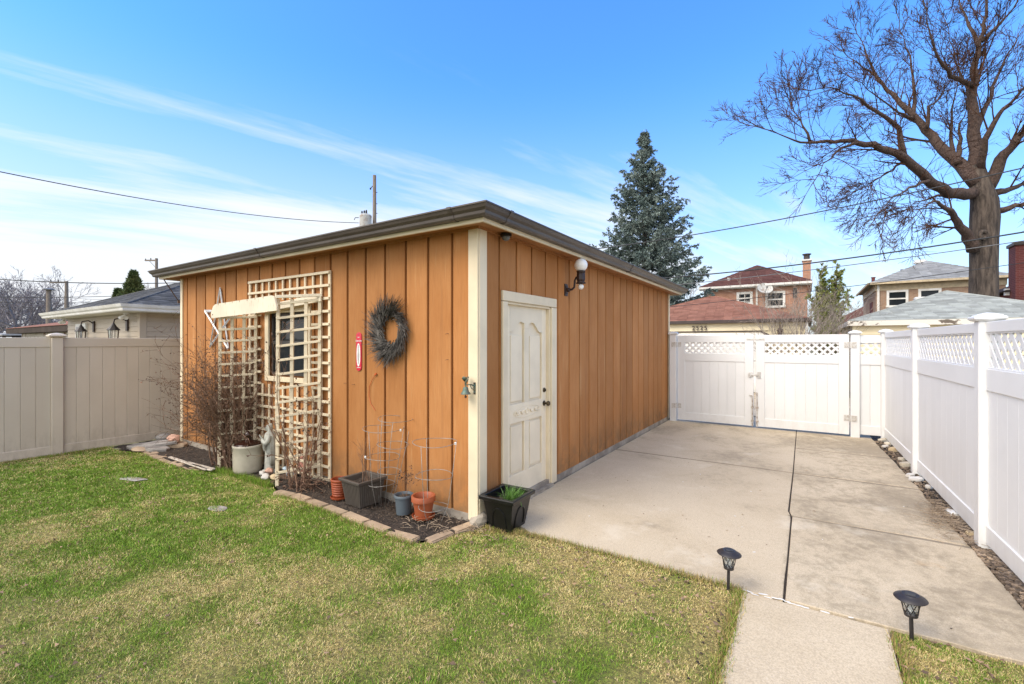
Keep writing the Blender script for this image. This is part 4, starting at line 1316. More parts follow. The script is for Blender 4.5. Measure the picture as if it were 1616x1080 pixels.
b = MB(); b.lathe([(.027, 0), (.027, .008), (.020, .014), (.0, .015)], (dx + .026, yb - .055, 1.105), 16, mY); b.box((dx + .046, yb - .055, 1.105), (.012, .008, .03)); b.build('deadbolt', M['brass'], door, smooth=50)
# ------------------------------------------------------------------ fences and gates
def latstrips(parent, p0, p1, z0, z1, mat, period=.125, w=.036, th=.006):
    """two crossed layers of 45 degree lattice strips filling a band between two rails"""
    p0, p1 = Vector((*p0, 0)), Vector((*p1, 0))
    u = (p1 - p0).normalized(); ln = (p1 - p0).length; H = z1 - z0
    n = Vector((-u.y, u.x, 0)); rz = math.atan2(u.y, u.x)
    for sgn, off in ((1, .0032), (-1, -.0032)):
        s = -H + period * .3
        while s < ln:
            a, c = max(0, s), min(ln, s + H)
            if c - a > .03:
                za, zc2 = (a - s, c - s) if sgn > 0 else (H - (a - s), H - (c - s))
                mid = p0 + u * ((a + c) / 2) + n * off + Vector((0, 0, z0 + (za + zc2) / 2))
                L_ = (c - a) * math.sqrt(2)
                o = bpart('lattice_strip', mid, (round(L_, 3), th, w), mat, parent, bevel=.0015)
                o.rotation_euler = (Matrix.Rotation(rz, 3, 'Z') @ Matrix.Rotation(R(-45 * sgn), 3, 'Y')).to_euler()
            s += period

def cap_mesh(w, mat):
    b = MB()
    def sq(r, z): return [(-r, -r, z), (r, -r, z), (r, r, z), (-r, r, z)]
    lv = [(w * .50, 0), (w * .64, .006), (w * .74, .018), (w * .745, .030), (w * .70, .038), (w * .60, .042), (w * .56, .050), (w * .30, .062), (.004, .070)]
    vs = []
    for r, z in lv: vs += sq(r, z)
    fs = [(3, 2, 1, 0)]
    for i in range(len(lv) - 1):
        for k in range(4):
            l = (k + 1) % 4
            fs.append((i * 4 + k, i * 4 + l, i * 4 + 4 + l, i * 4 + 4 + k))
    b.add(vs, fs)
    return b.mesh('post_cap', mat)
_caps = {}
def post(parent, x, y, h, mat, w=.127, name='post'):
    o = bpart(name, (x, y, h / 2 - .03), (w, w, h + .06), mat, parent, bevel=.006)
    k = (mat.name, w)
    if k not in _caps: _caps[k] = cap_mesh(w, mat)
    c = bpy.data.objects.new('post_cap', _caps[k]); COL.objects.link(c)
    c.parent = o; c.location = (0, 0, (h + .06) / 2)
    return o

def hbar(name, parent, p0, p1, z0, z1, th, mat, bevel=.004, off=0.0):
    p0, p1 = Vector((*p0, 0)), Vector((*p1, 0))
    u = (p1 - p0); ln = u.length; u.normalize()
    n = Vector((-u.y, u.x, 0))
    return bpart(name, (p0 + p1) / 2 + n * off + Vector((0, 0, (z0 + z1) / 2)), (ln, th, z1 - z0), mat, parent, (0, 0, math.atan2(u.y, u.x)), bevel)

def vboards(parent, p0, p1, z0, z1, bw, th, mat, name='fence_board', gap=.002, bev=.004):
    p0, p1 = Vector((*p0, 0)), Vector((*p1, 0))
    u = (p1 - p0); ln = u.length; u.normalize()
    k = max(1, round(ln / bw)); w = ln / k
    for i in range(k):
        c = p0 + u * (w * (i + .5))
        bpart(name, c + Vector((0, 0, (z0 + z1) / 2)), (w - gap, th, z1 - z0), mat, parent, (0, 0, math.atan2(u.y, u.x)), bev)

WV = M['whitevinyl']
def fx(y): return 3.727 - .0225 * y      # the fence line is not quite parallel to the garage
FX = fx(6.60)
fence = thing('vinyl_fence', 'white vinyl privacy fence with diamond lattice top along the right of the drive', 'fence', (fx(1.84), 1.84, 0))
ys = [-.58, 1.85, 4.22, 6.60]
for y in ys: post(fence, fx(y), y, 1.815 if y < 6 else 1.80, WV)
for a, c in zip(ys[:-1], ys[1:]):
    p0, p1 = (fx(a + .062), a + .062), (fx(c - .062), c - .062)
    hbar('bottom_rail', fence, p0, p1, .060, .205, .048, WV)
    vboards(fence, p0, p1, .196, 1.275, .20, .022, WV, gap=.0008, bev=.001)
    hbar('middle_rail', fence, p0, p1, 1.268, 1.440, .048, WV)
    latstrips(fence, p0, p1, 1.430, 1.735, WV, w=.046)
    hbar('lattice_channel', fence, p0, p1, 1.440, 1.452, .030, WV, .002); hbar('lattice_channel', fence, p0, p1, 1.713, 1.7255, .030, WV, .002)
    hbar('top_rail', fence, p0, p1, 1.725, 1.808, .048, WV)
# short return panel between the corner post and the gate post
GY = 6.60
post(fence, 3.165, GY, 1.785, WV)
p0, p1 = (3.228, GY), (FX - .063, GY)
hbar('bottom_rail', fence, p0, p1, .060, .215, .048, WV)
vboards(fence, p0, p1, .206, 1.265, .136, .022, WV)
hbar('middle_rail', fence, p0, p1, 1.258, 1.420, .048, WV)
latstrips(fence, p0, p1, 1.412, 1.640, WV, .118)
hbar('top_rail', fence, p0, p1, 1.632, 1.765, .048, WV)

gpost = thing('gate_post', 'white vinyl gate post against the far corner of the garage', 'gate post', (.118, GY, 0))
post(gpost, .118, GY, 1.80, WV, .127)

def gate(x0, x1, hinge_left, label):
    g = thing('gate', label, 'gate', ((x0 + x1) / 2, GY, 0), 'white drive gates')
    sw_ = .15 if True else .1
    a, c = x0, x1
    for xa, xb in ((a, a + sw_), (c - sw_, c)):
        hbar('stile', g, (xa, GY), (xb, GY), .038, 1.785, .045, WV)
    hbar('top_rail', g, (a + sw_, GY), (c - sw_, GY), 1.640, 1.784, .0445, WV)
    hbar('bottom_rail', g, (a + sw_, GY), (c - sw_, GY), .039, .200, .0445, WV)
    hbar('middle_rail', g, (a + sw_, GY), (c - sw_, GY), 1.262, 1.420, .0445, WV)
    vboards(g, (a + sw_, GY), (c - sw_, GY), .196, 1.268, .157, .022, WV, gap=.0015, bev=.002)
    latstrips(g, (a + sw_, GY), (c - sw_, GY), 1.412, 1.650, WV, .118)
    # hinges: two leaves and a knuckle each, on the post side
    xh = a - .012 if hinge_left else c + .012
    for z in (.33, 1.60):
        b = MB()
        for s in (-1, 1):
            b.box((xh + s * .052, GY - .071 if (s < 0) == hinge_left else GY - .0262, z), (.075, .006, .10))
        b.lathe([(.012, -.055), (.012, .055)], (xh, GY - .055, z), 10)
        h_ = b.build('hinge', M['whitemetal'], g)
        b = MB()
        for s in (-1, 1):
            yy = GY - .0745 if (s < 0) == hinge_left else GY - .0297
            for dx_ in (.035, .068):
                for dz in (-.03, .03): b.lathe([(.0065, 0), (.006, .003), (0, .0035)], (xh + s * dx_, yy, z + dz), 8, Matrix.Rotation(R(90), 3, 'X'))
        tag(b.build('bolt_heads', M['rust'], h_), kind='stuff')
    return g
gl = gate(.20, 1.605, True, 'left white vinyl gate leaf beside the garage wall')
gr = gate(1.645, 3.085, False, 'right white vinyl gate leaf beside the short fence panel')
# latch, top strap and drop rods in the middle
b = MB(); b.box((1.56, GY - .028, 1.02), (.07, .010, .09)); b.box((1.60, GY - .040, 1.02), (.16, .016, .028)); b.lathe([(.014, -.045), (.014, .045)], (1.545, GY - .040, 1.02), 8)
b.build('latch', M['whitemetal'], gl, bevel=.002)
b = MB(); b.box((1.70, GY - .028, 1.02), (.06, .010, .12)); b.lathe([(.012, -.05), (.012, .05)], (1.715, GY - .036, 1.02), 8)
b.build('latch_keeper', M['whitemetal'], gr, bevel=.002)
b = MB(); b.box((1.64, GY - .029, 1.705), (.30, .008, .030)); b.build('top_strap', M['whitemetal'], gl, bevel=.002)
for g, x, zt in ((gl, 1.588, .60), (gr, 1.668, .66)):
    b = MB()
    b.tube([(x, GY - .04, .03), (x, GY - .04, zt), (x, GY - .04, zt + .02), (x - .05, GY - .05, zt + .03)], .0085, 8)
    for z in (.14, .40): b.box((x, GY - .032, z), (.05, .02, .035))
    b.build('drop_rod', M['rust'], g)

tanf = thing('vinyl_fence', 'tan vinyl privacy fence with plain boards at the left edge of the lawn', 'fence', (-6.75, -1.30, 0))
TV = M['tanvinyl']
TX = -6.76
ys = [-6.1, -3.71, -1.30, 1.11, 3.5]
for y in ys: post(tanf, TX, y, 1.715, TV, .127)
for a, c in zip(ys[:-1], ys[1:]):
    p0, p1 = (TX, a + .062), (TX, c - .062)
    hbar('bottom_rail', tanf, p0, p1, .01, .135, .046, TV)
    hbar('top_rail', tanf, p0, p1, 1.575, 1.712, .046, TV)
    vboards(tanf, p0, p1, .128, 1.582, .152, .024, TV)

# ------------------------------------------------------------------ trellis, arbor
LT = M['lattice']
trel = thing('trellis', 'cream wooden grid trellis screwed to the wall around the window', 'trellis', (-2.98, 0, 0))
tx0, tx1, tz0, tz1 = -3.85, -2.115, .05, 2.47
nv, nh = 11, 16
hole = (WX0 - .16, WX1 + .16, WZ0 - .12, WZ1 + .16)
sw2 = .030
for i in range(nv + 1):
    x = tx0 + (tx1 - tx0) * i / nv
    w = .042 if i in (0, nv) else sw2
    runs = [(tz0, tz1)]
    if hole[0] < x < hole[1]: runs = [(tz0, hole[2]), (hole[3], tz1)]
    for a, c in runs: bpart('upright_slat', (x, -.0215, (a + c) / 2), (w, .017, c - a), LT, trel, bevel=.002)
for j in range(nh + 1):
    z = tz0 + .02 + (tz1 - tz0 - .04) * j / nh
    runs = [(tx0, tx1)]
    if hole[2] < z < hole[3]: runs = [(tx0, hole[0]), (hole[1], tx1)]
    for a, c in runs: bpart('cross_slat', ((a + c) / 2, -.039, z), (c - a + .03, .0165, sw2), LT, trel, bevel=.002)

arb = thing('garden_arbor', 'racked cream arbor with lattice sides and a weathered board across its front', 'arbor', (-3.2, -.2, 0))
def arbor_side(p0, p1, lean, cols, rows, z0, z1, dz):
    """p0 front foot, p1 rear foot; the racked panel leans along X by `lean` at the top"""
    p0, p1 = Vector((*p0, 0)), Vector((*p1, 0))
    u = p1 - p0; ln = u.length; un = u.normalized()
    for i in range(cols):
        f = i / (cols - 1)
        a = p0 + u * f + Vector((0, 0, z0 if i else .0)); c = p0 + u * f + Vector((lean, 0, z1))
        d = c - a
        m = bpart('upright_slat', (a + c) / 2, (.036, .030, round(d.length, 3)), LT, arb, bevel=.002)
        m.rotation_euler = (Vector((0, 0, 1)).rotation_difference(d).to_matrix() @ Matrix.Rotation(math.atan2(un.y, un.x), 3, 'Z')).to_euler()
    nrm = Vector((un.y, -un.x, 0))
    if nrm.y > 0: nrm = -nrm
    for j in range(rows):
        f = (j + .5) / rows
        z = z0 + .06 + (z1 - z0 - .12) * j / (rows - 1)
        q = z / z1
        a = p0 + Vector((lean * q, 0, z)) + nrm * .020; c = p1 + Vector((lean * q, 0, z + dz)) + nrm * .020
        d = c - a
        m = bpart('cross_slat', (a + c) / 2, (round(d.length + .03, 3), .016, .028), LT, arb, bevel=.002)
        m.rotation_euler = (Matrix.Rotation(math.atan2(d.y, d.x), 3, 'Z') @ Matrix.Rotation(-math.atan2(d.z, math.hypot(d.x, d.y)), 3, 'Y')).to_euler()
arbor_side((-3.91, -.38), (-3.66, -.06), .03, 4, 13, .10, 2.02, .02)
arbor_side((-2.60, -.36), (-2.26, -.06), .02, 4, 13, .10, 2.14, .06)
# scalloped front board
A_, B_ = Vector((-4.02, -.42, 2.045)), Vector((-2.50, -.415, 2.09))
b = MB()
n = 26; top = []; bot = []
rgb = random.Random(12)
for i in range(n + 1):
    f = i / n
    zt = .090 + rgb.uniform(-.002, .002)
    if f < .06: zt = -.01 + .10 * (f / .06) ** .6
    if f > .955: zt = .090 - 1.9 * (f - .955)
    if f > .985: zt = -.04
    zb = -.088 + rgb.uniform(-.002, .002)
    top.append((f, zt)); bot.append((f, zb))
# notches cut for the roof slats
pr = []
for k, (f, z) in enumerate(top):
    pr.append((f, z))
    if 3 <= k <= 22 and k % 3 == 0:
        pr += [(f + .006, z), (f + .006, z - .022), (f + .016, z - .022), (f + .016, z)]
pr += list(reversed(bot))
dv = B_ - A_
nv_ = len(pr)
b.add([A_ + dv * f + Vector((0, -.011, z)) for f, z in pr] + [A_ + dv * f + Vector((0, .011, z)) for f, z in pr],
      [tuple(reversed(range(nv_))), tuple(range(nv_, 2 * nv_))] + [(i, (i + 1) % nv_, nv_ + (i + 1) % nv_, nv_ + i) for i in range(nv_)])
b.build('front_board', M['beam'], arb)
C_, E_ = Vector((-3.66, -.075, 2.06)), Vector((-2.20, -.075, 2.16))
dv2 = E_ - C_
m = bpart('rear_board', (C_ + E_) / 2, (round(dv2.length, 3), .02, .09), M['beam'], arb, bevel=.003)
m.rotation_euler = (0, -math.atan2(dv2.z, dv2.x), 0)
a, c = Vector((-2.55, -.405, 2.160)), Vector((-2.20, -.06, 2.19))
d = c - a
m = bpart('side_rail', (a + c) / 2, (round(d.length, 3), .03, .034), M['beam'], arb, bevel=.003)
m.rotation_euler = (0, -.06, math.atan2(d.y, d.x))
a, c = Vector((-3.88, -.405, 2.115)), Vector((-3.62, -.06, 2.13))
d = c - a
m = bpart('side_rail', (a + c) / 2, (round(d.length, 3), .03, .034), M['beam'], arb, bevel=.003)
m.rotation_euler = (0, 0, math.atan2(d.y, d.x))
# ------------------------------------------------------------------ pots, cages and planters by the wall
def pot(name, label, cat, loc, prof, mat, soil_z, soil_r, sides=28, group=None, wobf=None, extra=None):
    t = thing(name, label, cat, loc, group)
    b = MB(); b.lathe(prof, loc, sides, close=True, wob=wobf)
    b.build('pot_body', mat, t, smooth=45)
    if soil_z is not None:
        b = MB()
        rgx = random.Random(hash(label) % 97)
        n = 16
        vs = [Vector(loc) + Vector((0, 0, soil_z + .006))]
        for rr in (.5, 1.0):
            for k in range(n):
                a = 2 * math.pi * k / n
                vs.append(Vector(loc) + Vector((soil_r * rr * math.cos(a), soil_r * rr * math.sin(a), soil_z + rgx.uniform(-.006, .006))))
        fs = [(0, 1 + k, 1 + (k + 1) % n) for k in range(n)] + [(1 + k, 1 + n + k, 1 + n + (k + 1) % n, 1 + (k + 1) % n) for k in range(n)]
        b.add(vs, fs); b.build('soil', M['soil'], t)
    return t
def shell(r0, r1, h, rim_h, rim_out, th=.010, foot=0.0):
    """profile of an open pot: outside up, over the rim, down the inside"""
    return [(r0, 0), (r0 + (r1 - r0) * .5, h * .5), (r1 - .002, h - rim_h), (r1 + rim_out, h - rim_h + .002), (r1 + rim_out, h - .003), (r1 + rim_out - .003, h), (r1 - th + .004, h), (r1 - th, h - .004), (r0 + (r1 - r0) * .6 - th, h * .6), (r0 - th + .004, .02), (.001, .02)]
p = Vector((-.475, -.20, .028))
t = pot('flower_pot', 'terracotta pot with saucer inside the bottom hoop of the right tomato cage', 'pot', p + Vector((0, 0, .022)), shell(.075, .100, .195, .05, .010), M['terra'], .120, .082)
b = MB(); b.lathe([(.070, 0), (.098, .004), (.106, .028), (.102, .030), (.094, .010), (.001, .008)], p + Vector((0, 0, .012)), 28); b.build('saucer', M['terra'], t, smooth=40)
p = Vector((-.715, -.215, .035))
t = pot('flower_pot', 'blue grey plastic pot holding a small dead plant', 'pot', p, shell(.068, .082, .180, .024, .010, .006), M['bluepot'], .155, .074)
rg = random.Random(5)
cfg = dict(levels=3, seg=[4, 3, 2], wob=.18, up=[.12, .06, .02], sides=[4, 3, 3], kids=[4, 3], angle=(20, 50), ratio=(.45, .75), rmin=.0008, start=.3)
b = MB(); tips = []
for k in range(7):
    grow(b, p + Vector((rg.uniform(-.03, .03), rg.uniform(-.03, .03), .15)), Vector((rg.uniform(-.5, .5), rg.uniform(-.5, .5), 1)), rg.uniform(.12, .22), .0018, 0, rg, cfg, tips)
b.build('dead_stems', M['stem'], t)
b = MB()
for q, d, l in tips:
    if l > 0 and rg.random() < .75: leafmesh(b, q, d + rvec(rg), rvec(rg), rg.uniform(.012, .024), rg.uniform(.004, .008), .4)
tag(b.build('withered_leaves', M['deadleaf'], t), kind='stuff')
p = Vector((-1.60, -.265, .028))
rb = [(.066, 0)]
for i in range(6):
    z = .015 + i * .024
    rb += [(.070 + .0022 * i, z), (.076 + .0022 * i, z + .008), (.0765 + .0022 * i, z + .014), (.070 + .0024 * i, z + .022)]
rb += [(.092, .170), (.092, .186), (.088, .190), (.080, .190), (.078, .184), (.068, .06), (.001, .055)]
t = pot('flower_pot', 'ringed orange clay pot left of the ribbed taupe planter', 'pot', p + Vector((0, 0, .014)), rb, M['terra2'], .13, .074)
b = MB(); b.lathe([(.070, 0), (.088, .004), (.094, .020), (.090, .022), (.082, .008), (.001, .006)], p, 26); b.build('saucer', M['terra2'], t, smooth=40)

def square_pot(name, label, loc, half0, half1, h, rim_w, rim_h, mat, ribs=0, rz=0.0, soil=None):
    t = thing(name, label, 'planter', loc)
    m = Matrix.Rotation(rz, 3, 'Z'); L0 = Vector(loc)
    def sq(r, z): return [L0 + m @ Vector((x * r[0], y * r[1], z)) for x, y in ((-1, -1), (1, -1), (1, 1), (-1, 1))]
    def lerp(f): return (half0[0] + (half1[0] - half0[0]) * f, half0[1] + (half1[1] - half0[1]) * f)
    lv = [(lerp(0), 0), (lerp(1), h - rim_h), ((half1[0] + rim_w, half1[1] + rim_w), h - rim_h + .004), ((half1[0] + rim_w + .004, half1[1] + rim_w + .004), h - .006), ((half1[0] + rim_w, half1[1] + rim_w), h),
          ((half1[0] - .012, half1[1] - .012), h - .004), ((half1[0] - .014, half1[1] - .014), h - rim_h), ((half0[0] - .008, half0[1] - .008), .03)]
    b = MB(); vs = []
    for r, z in lv: vs += sq(r, z)
    fs = [(3, 2, 1, 0)]
    for i in range(len(lv) - 1):
        for k in range(4):
            l = (k + 1) % 4
            fs.append((i * 4 + k, i * 4 + l, i * 4 + 4 + l, i * 4 + 4 + k))
    n0 = 4 * (len(lv) - 1)
    fs.append((n0, n0 + 1, n0 + 2, n0 + 3))
    b.add(vs, fs)
    body = b.build('planter_body', mat, t, bevel=.003)
    if ribs:
        b = MB()
        for s in range(4):
            q = Matrix.Rotation(s * math.pi / 2, 3, 'Z')
            for k in range(ribs):
                f = (k + .5) / ribs * 2 - 1
                a0 = Vector((f * half0[0] * .93, -half0[1] - .001, .012)); a1 = Vector((f * half1[0] * .93, -half1[1] - .001, h - rim_h - .006))
                b.tube([L0 + m @ q @ a0, L0 + m @ q @ a1], .0055, 5)
        tag(b.build('ribs', mat, body), kind='stuff')
    if soil:
        b = MB()
        r = lerp(soil / h)
        n = 8; vs = []
        rgx = random.Random(4)
        for i in range(n + 1):
            for j in range(n + 1):
                vs.append(L0 + m @ Vector(((i / n * 2 - 1) * (r[0] - .010), (j / n * 2 - 1) * (r[1] - .010), soil + rgx.uniform(-.010, .010))))
        b.add(vs, [(i * (n + 1) + j, (i + 1) * (n + 1) + j, (i + 1) * (n + 1) + j + 1, i * (n + 1) + j + 1) for i in range(n) for j in range(n)])
        b.build('soil', M['soil'], t)
    return t
lp = Vector((-1.27, -.235, .030))
t = square_pot('planter', 'square ribbed taupe planter with bare upright stalks', lp, (.118, .118), (.150, .150), .265, .018, .034, M['taupepot'], 11, R(-4), soil=.215)
rg = random.Random(15)
cfg2 = dict(levels=3, seg=[5, 3, 2], wob=.10, up=[.10, .10, .05], sides=[5, 4, 3], kids=[4, 3], angle=(18, 40), ratio=(.35, .6), rmin=.001, start=.35)
b = MB()
for k in range(6):
    grow(b, lp + Vector((rg.uniform(-.09, .07), rg.uniform(-.06, .06), .20)), Vector((rg.uniform(-.15, .15), rg.uniform(-.1, .1), 1)), rg.uniform(.28, .42), .0038, 0, rg, cfg2)
b.build('bare_stalks', M['stem'], t)

bp = Vector((.235, .125, .009))
t = square_pot('planter', 'black plastic planter with a tuft of green grass at the door', bp, (.108, .126), (.150, .168), .300, .026, .040, M['blackpot'], 0, R(2), soil=.222)
# arched relief on the planter's sides
b = MB()
for s in range(4):
    q = Matrix.Rotation(s * math.pi / 2, 3, 'Z')
    hw, dd = (.068, .128) if s % 2 == 0 else (.078, .110)
    pts = []
    for k in range(15):
        a = math.pi * k / 14
        z = .05 + (.14 * math.sin(a) if True else 0)
        z = .03 + .17 * math.sin(a) ** .6
        y = -(dd + (z / .26) * .042 + .001)
        pts.append(bp + Matrix.Rotation(R(2), 3, 'Z') @ q @ Vector((-hw * math.cos(a), y, z)))
    b.tube(pts, .006, 5)
tag(b.build('arch_relief', M['blackpot'], t.children[0]), kind='stuff')
rs = random.Random(8)
b = MB()
for k in range(230):
    a = rs.uniform(0, 6.28); r = abs(rs.gauss(0, .045))
    base = bp + Vector((.035 + r * math.cos(a),   .005 + r * math.sin(a) * 1.1, .212))
    dv = Vector((rs.gauss(0, .45) + .2, rs.gauss(0, .45), 1)).normalized()
    ln = rs.uniform(.09, .20)
    s = dv.cross(rvec(rs)).normalized() * rs.uniform(.0016, .0028)
    bend = Vector((dv.x, dv.y, -.35)) * ln * rs.uniform(.2, .7)
    m1 = base + dv * ln * .55; m2 = base + dv * ln + bend * .55
    b.add([base - s, base + s, m1 + s * .9, m1 - s * .9, m2], [(0, 1, 2, 3), (3, 2, 4)])
tag(b.build('grass_tuft', M['greenblade'], t), kind='stuff')

def tomato_cage(label, base, rings, lean, twist, tags_):
    t = thing('tomato_cage', label, 'tomato cage', base, 'wire tomato cages')
    base = Vector(base); rgx = random.Random(len(label))
    def cen(z): return base + Vector((lean[0] * z, lean[1] * z, z))
    tilt = Matrix.Rotation(lean[0] * .55, 3, 'Y') @ Matrix.Rotation(-lean[1] * .5, 3, 'X')
    for z, r in rings:
        b = MB()
        b.tube([cen(z) + tilt @ Vector((r * math.cos(a), r * math.sin(a), .006 * math.sin(a * 2 + z * 9))) for a in [2 * math.pi * k / 40 for k in range(40)]], .0026, 5, closed=True)
        b.build('hoop', M['wire'], t, smooth=180)
    for k in range(4 if len(rings) > 3 else 3):
        a = twist + k * 2 * math.pi / (4 if len(rings) > 3 else 3)
        pts = [cen(0) + Vector((.055 * math.cos(a), .055 * math.sin(a), -.03))]
        for z, r in sorted(rings):
            pts.append(cen(z) + tilt @ Vector((r * math.cos(a), r * math.sin(a), 0)) * .99)
        b = MB(); b.tube(pts, .0024, 5); b.build('leg', M['wire'], t, smooth=180)
    for z, r, a in tags_:
        q = cen(z) + tilt @ Vector((r * math.cos(a), r * math.sin(a), 0))
        b = MB(); b.box(q, (.018, .010, .022), Matrix.Rotation(a, 3, 'Z')); b.build('plastic_clip', M['whiteplastic'], t, bevel=.002)
    return t
tomato_cage('upright wire tomato cage nearest the garage corner, hooped over a terracotta pot', (-.325, -.235, .03), [(.725, .195), (.430, .165), (.150, .130)], (.02, .01), .62, [(.725, .195, .35)])
tomato_cage('leaning wire tomato cage right beside the ribbed taupe planter', (-1.06, -.19, .03), [(.765, .200), (.485, .165), (.225, .128)], (.03, .02), 2.7, [(.765, .20, .2), (.485, .165, 3.9)])
tomato_cage('taller wire tomato cage nested inside the leaning one, touching the wall', (-1.02, -.165, .03), [(.865, .165), (.61, .15), (.345, .115)], (.13, .03), 1.2, [])

# ------------------------------------------------------------------ crock, statue
cp = Vector((-3.42, -.27, .02))
t = thing('crock', 'grey stoneware crock with a dark brown glazed lid under the arbor', 'crock', cp)
b = MB(); b.lathe([(.145, 0), (.158, .012), (.164, .05), (.167, .20), (.166, .310), (.172, .318), (.174, .338), (.168, .346), (.158, .346), (.154, .33), (.150, .05), (.001, .04)], cp, 36)
b.build('crock_body', M['crock'], t, smooth=45)
b = MB(); b.lathe([(.160, .330), (.158, .352), (.140, .366), (.100, .384), (.055, .400), (.034, .408), (.026, .424), (.040, .450), (.036, .480), (.016, .505), (.001, .510)], cp + Vector((-.0, 0, 0)), 32, close=True, wob=lambda a, z: 1 + .05 * math.sin(3 * a + z * 30))
b.build('lid', M['brownglaze'], t, smooth=60)

sp = Vector((-3.13, -.15, .025))
t = thing('statue', 'small weathered grey statue of a veiled praying figure under the arbor', 'statue', sp)
face = Matrix.Rotation(R(-28), 3, 'Z')          # she looks out to the lawn, a little to the left
H = .62
def fold(a, z):
    k = 1 + .055 * math.sin(7 * a + z * 9) * max(0, 1 - z / .5) + .03 * math.sin(13 * a - z * 14) * max(0, 1 - z / .55)
    return k
b = MB()
b.lathe([(.090, 0), (.095, .01), (.090, .030), (.078, .042), (.070, .045)], sp, 24, wob=lambda a, z: 1 + .05 * math.sin(5 * a))
b.build('plinth', M['statue'], t, smooth=45)
b = MB()
b.lathe([(.068, .040), (.076, .055), (.074, .10), (.070, .18), (.070, .26), (.074, .33), (.080, .385), (.083, .430), (.080, .465), (.068, .492), (.045, .508), (.030, .520)], sp, 40, face, wob=fold, sy=.80)
# sleeves meeting at the chest
for s in (-1, 1):
    pts = [face @ Vector((s * .072, -.005, .470)), face @ Vector((s * .088, -.020, .415)), face @ Vector((s * .075, -.052, .375)), face @ Vector((s * .035, -.078, .405)), face @ Vector((s * .010, -.086, .425))]
    b.tube([sp + q for q in pts], [.024, .029, .030, .024, .014], 10)
    # hanging sleeve ends
    pts = [face @ Vector((s * .060, -.058, .385)), face @ Vector((s * .058, -.062, .330)), face @ Vector((s * .052, -.060, .285))]
    b.tube([sp + q for q in pts], [.026, .020, .008], 8)
b.build('robe', M['statue'], t, smooth=70)
b = MB()
hc = Vector((0, -.012, .555))
prof = [(.001, -.046), (.016, -.044), (.025, -.032), (.030, -.012), (.032, .008), (.030, .026), (.020, .040), (.001, .046)]
b.lathe(prof, sp + face @ hc, 18, face, sy=1.12)
b.tube([sp + face @ (hc + Vector((0, -.034, .010))), sp + face @ (hc + Vector((0, -.044, -.006))), sp + face @ (hc + Vector((0, -.036, -.012)))], [.003, .006, .004], 6)
b.tube([sp + face @ (hc + Vector((-.009, -.035, -.024))), sp + face @ (hc + Vector((0, -.037, -.024))), sp + face @ (hc + Vector((.009, -.035, -.024)))], [.002, .004, .002], 6)
for s in (-1, 1): b.tube([sp + face @ (hc + Vector((s * .006, -.034, .010))), sp + face @ (hc + Vector((s * .017, -.030, .012)))], [.0035, .003], 6)
b.build('head', M['statue'], t, smooth=70)
# praying hands: palms together, five fingers each
b = MB()
for s in (-1, 1):
    b.tube([sp + face @ Vector((s * .009, -.084, .425)), sp + face @ Vector((s * .007, -.098, .448))], [.010, .011], 8)
    for i, (dy, ln) in enumerate(((.010, .026), (.003, .032), (-.004, .034), (-.010, .029))):
        a0 = Vector((s * .005, -.100 - dy * .6, .450 + dy * .3))
        b.tube([sp + face @ a0, sp + face @ (a0 + Vector((-s * .001, -.008, ln * .6))), sp + face @ (a0 + Vector((-s * .002, -.011, ln)))], [.0042, .0038, .0026], 6)
    a0 = Vector((s * .010, -.090, .440)); b.tube([sp + face @ a0, sp + face @ (a0 + Vector((s * .002, .002, .018)))], [.0045, .003], 6)
b.build('hands', M['statue'], t, smooth=70)
b = MB()
# veil: a hood round the head falling over the shoulders and down the back
rows = [(.612, .010, 0.02), (.606, .030, .0), (.590, .042, -.008), (.560, .047, -.012), (.525, .050, -.012), (.490, .072, -.010), (.455, .090, -.006), (.40, .094, 0), (.30, .090, .005), (.20, .084, .008), (.10, .080, .010)]
ncol = 26; vs = []
for z, r, dy in rows:
    opening = R(62) if z > .52 else (R(70) if z > .44 else R(86))
    for k in range(ncol + 1):
        a = -math.pi / 2 + opening + (2 * math.pi - 2 * opening) * k / ncol
        q = r * (1 + .05 * math.sin(9 * a + z * 8) * (z < .5))
        vs.append(sp + face @ Vector((q * math.cos(a), q * math.sin(a) * .86 + dy * .5, z)))
w = ncol + 1
b.add(vs, [(i * w + k, i * w + k + 1, (i + 1) * w + k + 1, (i + 1) * w + k) for i in range(len(rows) - 1) for k in range(ncol)])
o = b.build('veil', M['statue'], t, smooth=70)
sm = o.modifiers.new('thickness', 'SOLIDIFY'); sm.thickness = .008; sm.offset = 1

